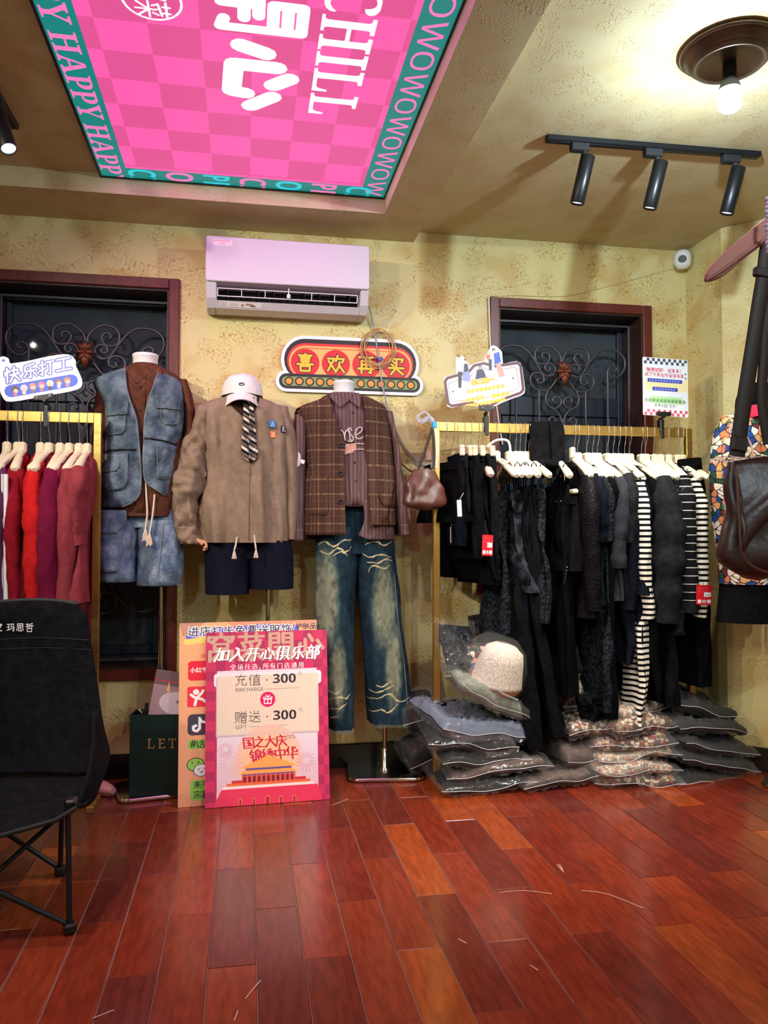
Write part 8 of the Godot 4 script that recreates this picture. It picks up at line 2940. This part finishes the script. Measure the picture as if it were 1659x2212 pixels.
func camp_chair():
	var xc := -0.86
	var t := thing("camp_chair", "black folding camp chair at the left edge with white lettering on its back", "camp chair", Vector3(xc, 0, 1.3))
	# back: rows from the top edge down to the seat
	var edge := [Vector3(-0.5978, 0.9105, 0.98), Vector3(-0.5636, 0.8709, 0.99), Vector3(-0.5479, 0.7838, 1), Vector3(-0.5221, 0.6544, 1.02), Vector3(-0.4897, 0.4938, 1.06), Vector3(-0.4572, 0.4, 1.1), Vector3(-0.4742, 0.3491, 1.14)]
	var ed := smooth(edge, 4)
	var pts := PackedVector3Array()
	var nc := 40
	for r in ed.size():
		var e: Vector3 = ed[r]
		var f := r / float(ed.size() - 1)
		for c in nc:
			var u := c / float(nc - 1) * 2.0 - 1.0
			var hw := e.x - xc
			var p := Vector3(xc + u * hw, e.y + 0.008 * sin(u * 2.6) * (1.0 - f) - 0.02 * (u * u - 1.0) * (1.0 - f) * 0.6, e.z - 0.05 * (1.0 - pow(absf(u), 2.4)) * (0.6 + 0.4 * f))
			p.z += 0.016 * blob(31, Vector3(p.x, p.y * 0.35, 0), 9.0) * f + 0.005 * blob(33, p, 16.0)
			pts.append(p)
	var b := B.new()
	sheet(b, pts, ed.size(), nc, Vector3(0, 0, -0.012))
	var back := put(b, "backrest", M.camp, t)
	b = B.new()
	var rim := []
	for c in range(0, nc, 3):
		rim.append(pts[c] + Vector3(0, 0.002, -0.006))
	rim.append(pts[nc - 1] + Vector3(0, 0.0, -0.006))
	b.tube(rim, 0.008, 8)
	put(b, "top_piping", M.black_matt, back)
	b = B.new()
	for k in 2:
		rim = []
		var rowi := 8
		for c in range(0, nc, 3):
			rim.append(pts[(rowi + k) * nc + c] + Vector3(0, -0.006 * k, 0.001))
		b.tube(rim, 0.0016, 5)
	put(b, "back_seam", M.black_matt, back)
	# side wings: cloth from the back's edge forward to the seat's corner
	for s in [1.0, -1.0]:
		b = B.new()
		pts = PackedVector3Array()
		var hub := Vector3(-0.4985, 0.3265, 1.42)
		for r in 14:
			var f := r / 13.0
			var e: Vector3 = ed[int(lerpf(14, ed.size() - 1, f))]
			for c in 12:
				var g := c / 11.0
				var q := e.lerp(Vector3(hub.x, lerpf(0.52, hub.y, f), hub.z), g * (0.25 + 0.75 * f))
				q.y -= 0.03 * sin(PI * g) * f
				q.x = xc + s * (q.x - xc + 0.012 * sin(PI * g))
				pts.append(q)
		sheet(b, pts, 14, 12, Vector3(-0.006 * s, 0, 0))
		put(b, "side_wing", M.camp, t)
	# seat
	pts = PackedVector3Array()
	for r in 20:
		var f := r / 19.0
		for c in nc:
			var u := c / float(nc - 1) * 2.0 - 1.0
			var hw := lerpf(edge[-1].x - xc, Vector3(-0.4854, 0.3608, 1.5).x - xc, f)
			var y := lerpf(edge[-1].y, Vector3(-0.4854, 0.3608, 1.5).y, f) - (0.085 * f) * (1.0 - pow(absf(u), 2.2)) - 0.02 * sin(PI * f)
			pts.append(Vector3(xc + u * hw, y + 0.008 * blob(35, Vector3(u, f, 0), 3.0), lerpf(edge[-1].z, 1.5, f)))
	b = B.new()
	sheet(b, pts, 20, nc, Vector3(0, -0.012, 0))
	var seat := put(b, "seat", M.camp, t)
	b = B.new()
	rim = []
	for c in range(0, nc, 3):
		rim.append(pts[19 * nc + c] + Vector3(0, -0.006, 0.002))
	b.tube(rim, 0.007, 8)
	put(b, "front_piping", M.black_matt, seat)
	# legs and braces, both sides
	var ff := Vector3(-0.499, 0.02, 1.51)
	var bf := Vector3(-0.618, 0.02, 1.09)
	var up1 := Vector3(-0.5182, 0.3357, 1.46)
	var up2 := Vector3(-0.5912, 0.2518, 1.2)
	for s in [1.0, -1.0]:
		var mx := func(p: Vector3) -> Vector3: return Vector3(xc + s * (p.x - xc), p.y, p.z)
		for q in [[ff, up1], [bf, up2]]:
			b = B.new()
			b.tube([mx.call(q[0]), mx.call(q[0].lerp(q[1], 0.5)), mx.call(q[1])], 0.0085, 10)
			put(b, "leg", M.dark_metal, t)
			b = B.new()
			b.box(mx.call(q[0] + Vector3(0, -0.004, 0)), Vector3(0.036, 0.03, 0.04), Basis(Vector3.UP, 0.3 * s), 0.006)
			put(b, "foot", M.black, t)
		b = B.new()
		b.box(mx.call(up1 + Vector3(0.004, 0.012, -0.02)), Vector3(0.03, 0.04, 0.05), Basis(), 0.006)
		put(b, "corner_hub", M.black, t)
		b = B.new()
		b.tube([mx.call(ff + Vector3(-0.012, 0.01, 0)), mx.call(Vector3(lerpf(ff.x, xc, 0.95), 0.21, 1.5))], 0.008, 10)
		put(b, "brace", M.dark_metal, t)
		b = B.new()
		b.tube([mx.call(bf + Vector3(-0.012, 0.01, 0)), mx.call(Vector3(lerpf(bf.x, xc, 0.9), 0.19, 1.1))], 0.008, 10)
		put(b, "brace", M.dark_metal, t)
		b = B.new()
		b.tube([mx.call(up2 + Vector3(-0.005, -0.01, 0.02)), mx.call(Vector3(-0.7514, 0.1148, 1.3)), mx.call(Vector3(-0.8121, 0.0607, 1.36))], 0.008, 10)
		put(b, "brace", M.dark_metal, t)
	# lettering on the back
	var c := canvas(512, 128, rgb(25, 25, 30))
	c.latin("SZ", sys_font("Droid Sans", 700), Transform2D(Vector2(80, 0), Vector2(0, -80), Vector2(6, 104)), rgb(226, 226, 230))
	c.write("玛思哲", 170, 16, 92, 10, rgb(226, 226, 230), 1.16)
	var p0 := Vector3(-0.886, 0.8102, 0.98)
	b = B.new()
	var gp := PackedVector3Array()
	var gu := PackedVector2Array()
	var tl := Vector3(-0.8868, 0.857, 0.99)
	var brr := Vector3(-0.7355, 0.8147, 0.99)
	for r in 4:
		for k in 16:
			var u := k / 15.0
			var v := r / 3.0
			var x := lerpf(tl.x, brr.x, u)
			var uu: float = (x - xc) / (edge[2].x - xc)
			gp.append(Vector3(x, lerpf(tl.y, brr.y, v) - 0.004 * u, 0.99 - 0.05 * (1.0 - pow(absf(uu), 2.4)) * 0.62 + 0.01))
			gu.append(Vector2(u, v))
	b.grid(gp, gu, 4, 16)
	c.im.convert(Image.FORMAT_RGBA8)
	for yy in 128:
		for xx in 512:
			if c.im.get_pixel(xx, yy).r < 0.4:
				c.im.set_pixel(xx, yy, Color(0.88, 0.88, 0.9, 0))
	var lm := print_mat(c, 0.85)
	lm.transparency = BaseMaterial3D.TRANSPARENCY_ALPHA_SCISSOR
	lm.alpha_scissor_threshold = 0.5
	lm.metallic_specular = 0.12
	put(b, "printed_lettering", lm, back)


# ------------------------------------------------------------------ right edge: dressed mannequin, and the near rack's end
func build_right_side():
	var z := 0.74
	mannequin("chromed mannequin stand at the right edge under the patterned shirt", 2.585, 0.70, 0.9, 1.8, 0.05, -PI / 4, true)
	var s := shape([Vector3(1.7239, 2.2348, 2.4727), Vector3(1.7019, 2.1642, 2.5012), Vector3(1.6607, 2.1216, 2.51), Vector3(1.5857, 2.1111, 2.5085), Vector3(1.2873, 2.134, 2.5022), Vector3(0.9483, 2.133, 2.4904)], z, 0.13, 0.01, 61.0, 0.12)
	var sh := garment_thing("patterned_shirt", "shirt with colourful all-over patterned print at the right edge", "shirt", s)
	var b := B.new()
	loft(b, s, 44, 56)
	put(b, "body", M.print_shirt, sh)
	var sl := shape([Vector3(1.7105, 2.1318, 2.2253), Vector3(1.6249, 2.1002, 2.2144), Vector3(1.476, 2.0723, 2.1931), Vector3(1.3282, 2.0792, 2.1859), Vector3(1.1808, 2.0976, 2.1787), Vector3(1.1178, 2.1058, 2.1729)], z + 0.02, 0.06, 0.01, 63.0, 0.03)
	b = B.new()
	loft(b, sl, 34, 28)
	put(b, "sleeve", M.print_shirt, sh)
	for line in [[Vector3(2.1426, 1.625, 0.89), Vector3(2.16, 1.5929, 0.89), Vector3(2.1775, 1.5648, 0.89), Vector3(2.19, 1.5142, 0.89)], [Vector3(2.2237, 1.627, 0.89), Vector3(2.2288, 1.6578, 0.89), Vector3(2.2517, 1.6686, 0.89), Vector3(2.2881, 1.6737, 0.89)]]:
		b = B.new()
		b.tube(smooth(line, 4), 0.004, 6)
		put(b, "collar_edge", mat(rgb(206, 160, 130), 0.6), sh)
	var h := shape([Vector3(1.1175, 2.159, 2.4891), Vector3(0.9483, 2.1422, 2.4904), Vector3(0.8008, 2.1167, 2.4921), Vector3(0.7756, 2.114, 2.4916)], z, 0.125, 0.008, 65.0)
	var so := garment_thing("black_shorts", "black denim shorts at the right edge below the brown bag", "shorts", h)
	b = B.new()
	loft(b, h, 24, 48)
	put(b, "legs", M.black_cloth, so)
	# cap
	var cc := Vector3(2.33, 1.7576, 0.74)
	var cp := thing("baseball_cap", "black and grey baseball cap with red-edged brim at the right edge", "cap", cc)
	b = B.new()
	var pts := PackedVector3Array()
	for r in 12:
		var ph := r / 11.0 * PI * 0.5
		for k in 36:
			var a := TAU * k / 36
			pts.append(cc + Vector3(cos(a) * 0.1 * pow(sin(ph), 0.8), 0.115 * pow(cos(ph), 0.85), sin(a) * 0.11 * pow(sin(ph), 0.8)))
	b.grid(pts, PackedVector2Array(), 12, 36, true, 0, true)
	put(b, "crown", M.black_cloth, cp)
	for lay in 2:
		b = B.new()
		var w := [0.098, 0.108][lay] as float
		for face in 2:
			pts = PackedVector3Array()
			for r in 8:
				for k in 19:
					var sx := (k - 9) / 9.0
					var t := r / 7.0
					pts.append(cc + Vector3(sx * w, 0.006 - 0.004 * lay - 0.05 * t - 0.012 * sx * sx - 0.003 * face, 0.1 * sqrt(maxf(1.0 - 0.9 * sx * sx, 0.0)) + t * (0.062 + 0.012 * lay) * sqrt(maxf(1.0 - 0.7 * sx * sx, 0))))
			b.grid(pts, PackedVector2Array(), 8, 19, false, 0, face == 1)
		put(b, ["brim", "red_brim_edge"][lay], [cloth(rgb(84, 84, 86)), cloth(rgb(220, 40, 66))][lay], cp)

	# near rack's end, mostly out of frame: rail, pink hanger, bag on its strap, bead cord
	var zn := 2.6
	var rail_y := 1.79
	var rk := thing("clothes_rack", "brass rack end beside the camera out of frame at the right", "clothes rack", Vector3(1.3, 0, zn))
	b = B.new()
	b.box(Vector3(1.6, rail_y, zn), Vector3(1.1, 0.03, 0.03), Basis(), 0.002)
	put(b, "top_rail", M.brass, rk)
	for x in [1.16, 2.13]:
		b = B.new()
		b.box(Vector3(x, rail_y * 0.5, zn), Vector3(0.03, rail_y, 0.03), Basis(), 0.002)
		put(b, "post", M.brass, rk)
	var hgr := thing("wooden_hanger", "wide pinkish wooden hanger arm pointing down at the top right", "hanger", Vector3(1.0056, 1.7532, 2.6))
	b = B.new()
	var o := PackedVector2Array()
	for q in smooth([Vector2(0.8696, 1.6569), Vector2(0.8757, 1.6681), Vector2(0.8907, 1.6853), Vector2(0.9258, 1.7184), Vector2(0.9663, 1.7523), Vector2(1.0072, 1.7846), Vector2(1.0484, 1.8118), Vector2(1.0687, 1.8022), Vector2(1.0473, 1.7561), Vector2(1.0062, 1.7348), Vector2(0.9553, 1.6985), Vector2(0.915, 1.665), Vector2(0.8931, 1.651), Vector2(0.8734, 1.6463)], 4, true):
		o.append(q)
	b.slab(o, 0.012, Transform3D(Basis(), Vector3(0, 0, zn)), 0.003)
	var pk := mat(rgb(176, 116, 110), 0.5)
	put(b, "arm", pk, hgr)
	b = B.new()
	b.tube(smooth([Vector3(0.8643, 1.6449, 2.608), Vector3(0.8998, 1.6659, 2.608), Vector3(0.9397, 1.6955, 2.608), Vector3(0.9902, 1.7307, 2.608), Vector3(1.031, 1.7555, 2.608)], 4), 0.004, 8)
	put(b, "lower_ridge", mat(rgb(146, 92, 88), 0.5), hgr)
	b = B.new()
	b.tube(smooth([Vector3(1.0606, 1.8071, 2.6), Vector3(1.185, 1.84, zn), Vector3(1.21, 1.815, zn), Vector3(1.2, 1.81, zn - 0.02)], 4), 0.002, 6)
	put(b, "hook", M.wire, hgr)
	var bag := thing("leather_bag", "large dark brown leather shoulder bag on a long strap at the right edge", "handbag", Vector3(0.9956, 1.181, 2.6))
	b = B.new()
	var bc := Vector3(0.9997, 1.1882, 2.6)
	bag_body(b, bc, 0.205, 0.225, 0.1, 71.0, 0.3, 0.86)
	put(b, "body", M.leather_dark, bag)
	b = B.new()
	pts = PackedVector3Array()
	for r in 10:
		var f := r / 9.0
		for k in 22:
			var u := k / 21.0
			var x := lerpf(-0.098, 0.1, u)
			pts.append(bc + Vector3(x, 0.108 - f * lerpf(0.17, 0.02, pow(u, 0.8)) + 0.012 * sin(u * 3.0), 0.03 + 0.032 * f + 0.006 * blob(75, Vector3(x, f, 0), 6.0)))
	sheet(b, pts, 10, 22, Vector3(0, 0, -0.004))
	put(b, "front_flap", M.leather_dark, bag)
	b = B.new()
	b.tube(smooth([bc + Vector3(-0.098, 0.1, 0.04), bc + Vector3(-0.101, 0.0, 0.05), bc + Vector3(-0.094, -0.07, 0.052), bc + Vector3(-0.05, -0.098, 0.046), bc + Vector3(0.03, -0.104, 0.03)], 5), 0.003, 6)
	put(b, "edge_piping", mat(rgb(96, 60, 48), 0.4), bag)
	b = B.new()
	var st := smooth([Vector3(1.0232, 1.7747, 2.6), Vector3(1.0104, 1.7397, 2.6), Vector3(1.0017, 1.7088, 2.6), Vector3(0.9947, 1.6607, 2.6), Vector3(0.9836, 1.6053, 2.6), Vector3(0.9703, 1.5319, 2.6), Vector3(0.9527, 1.4407, 2.6), Vector3(0.9395, 1.3684, 2.6), Vector3(0.9306, 1.31, 2.6)], 5)
	b.tube(st, 0.017, 10, false, 0.22)
	put(b, "strap", M.strap, bag)
	b = B.new()
	b.box(Vector3(0.9929, 1.6698, 2.6), Vector3(0.04, 0.02, 0.012), Basis(Vector3.BACK, -0.12), 0.003)
	put(b, "strap_loop", M.strap, bag)
	b = B.new()
	b.box(Vector3(0.9349, 1.3324, 2.6), Vector3(0.034, 0.032, 0.014), Basis(Vector3.BACK, -0.15), 0.004)
	put(b, "strap_loop", M.strap, bag)
	b = B.new()
	b.tube(smooth([Vector3(1.0343, 1.7786, 2.588), Vector3(1.0194, 1.745, 2.588), Vector3(1.0106, 1.7138, 2.588), Vector3(1.019, 1.6317, 2.58), Vector3(1.0087, 1.5202, 2.58), Vector3(1.0008, 1.4278, 2.58), Vector3(1.0133, 1.3365, 2.58)], 5), 0.012, 10, false, 0.25)
	put(b, "strap_back", M.strap, bag)
	var bd := thing("bead_strand", "strand of pale lilac beads hanging at the top right edge", "bead strand", Vector3(0.9897, 1.7442, 2.62))
	for k in 13:
		var p := Vector3(0.9825, 1.8028, 2.63) + Vector3(0.0015 * sin(k * 1.7), -0.0085 * k, 0)
		b = B.new()
		b.lathe([Vector2(0, 0.0048), Vector2(0.0034, 0.0034), Vector2(0.0048, 0), Vector2(0.0034, -0.0034), Vector2(0, -0.0048)], p, 10)
		put(b, "bead", mat(rgb(206, 196, 224), 0.3), bd)
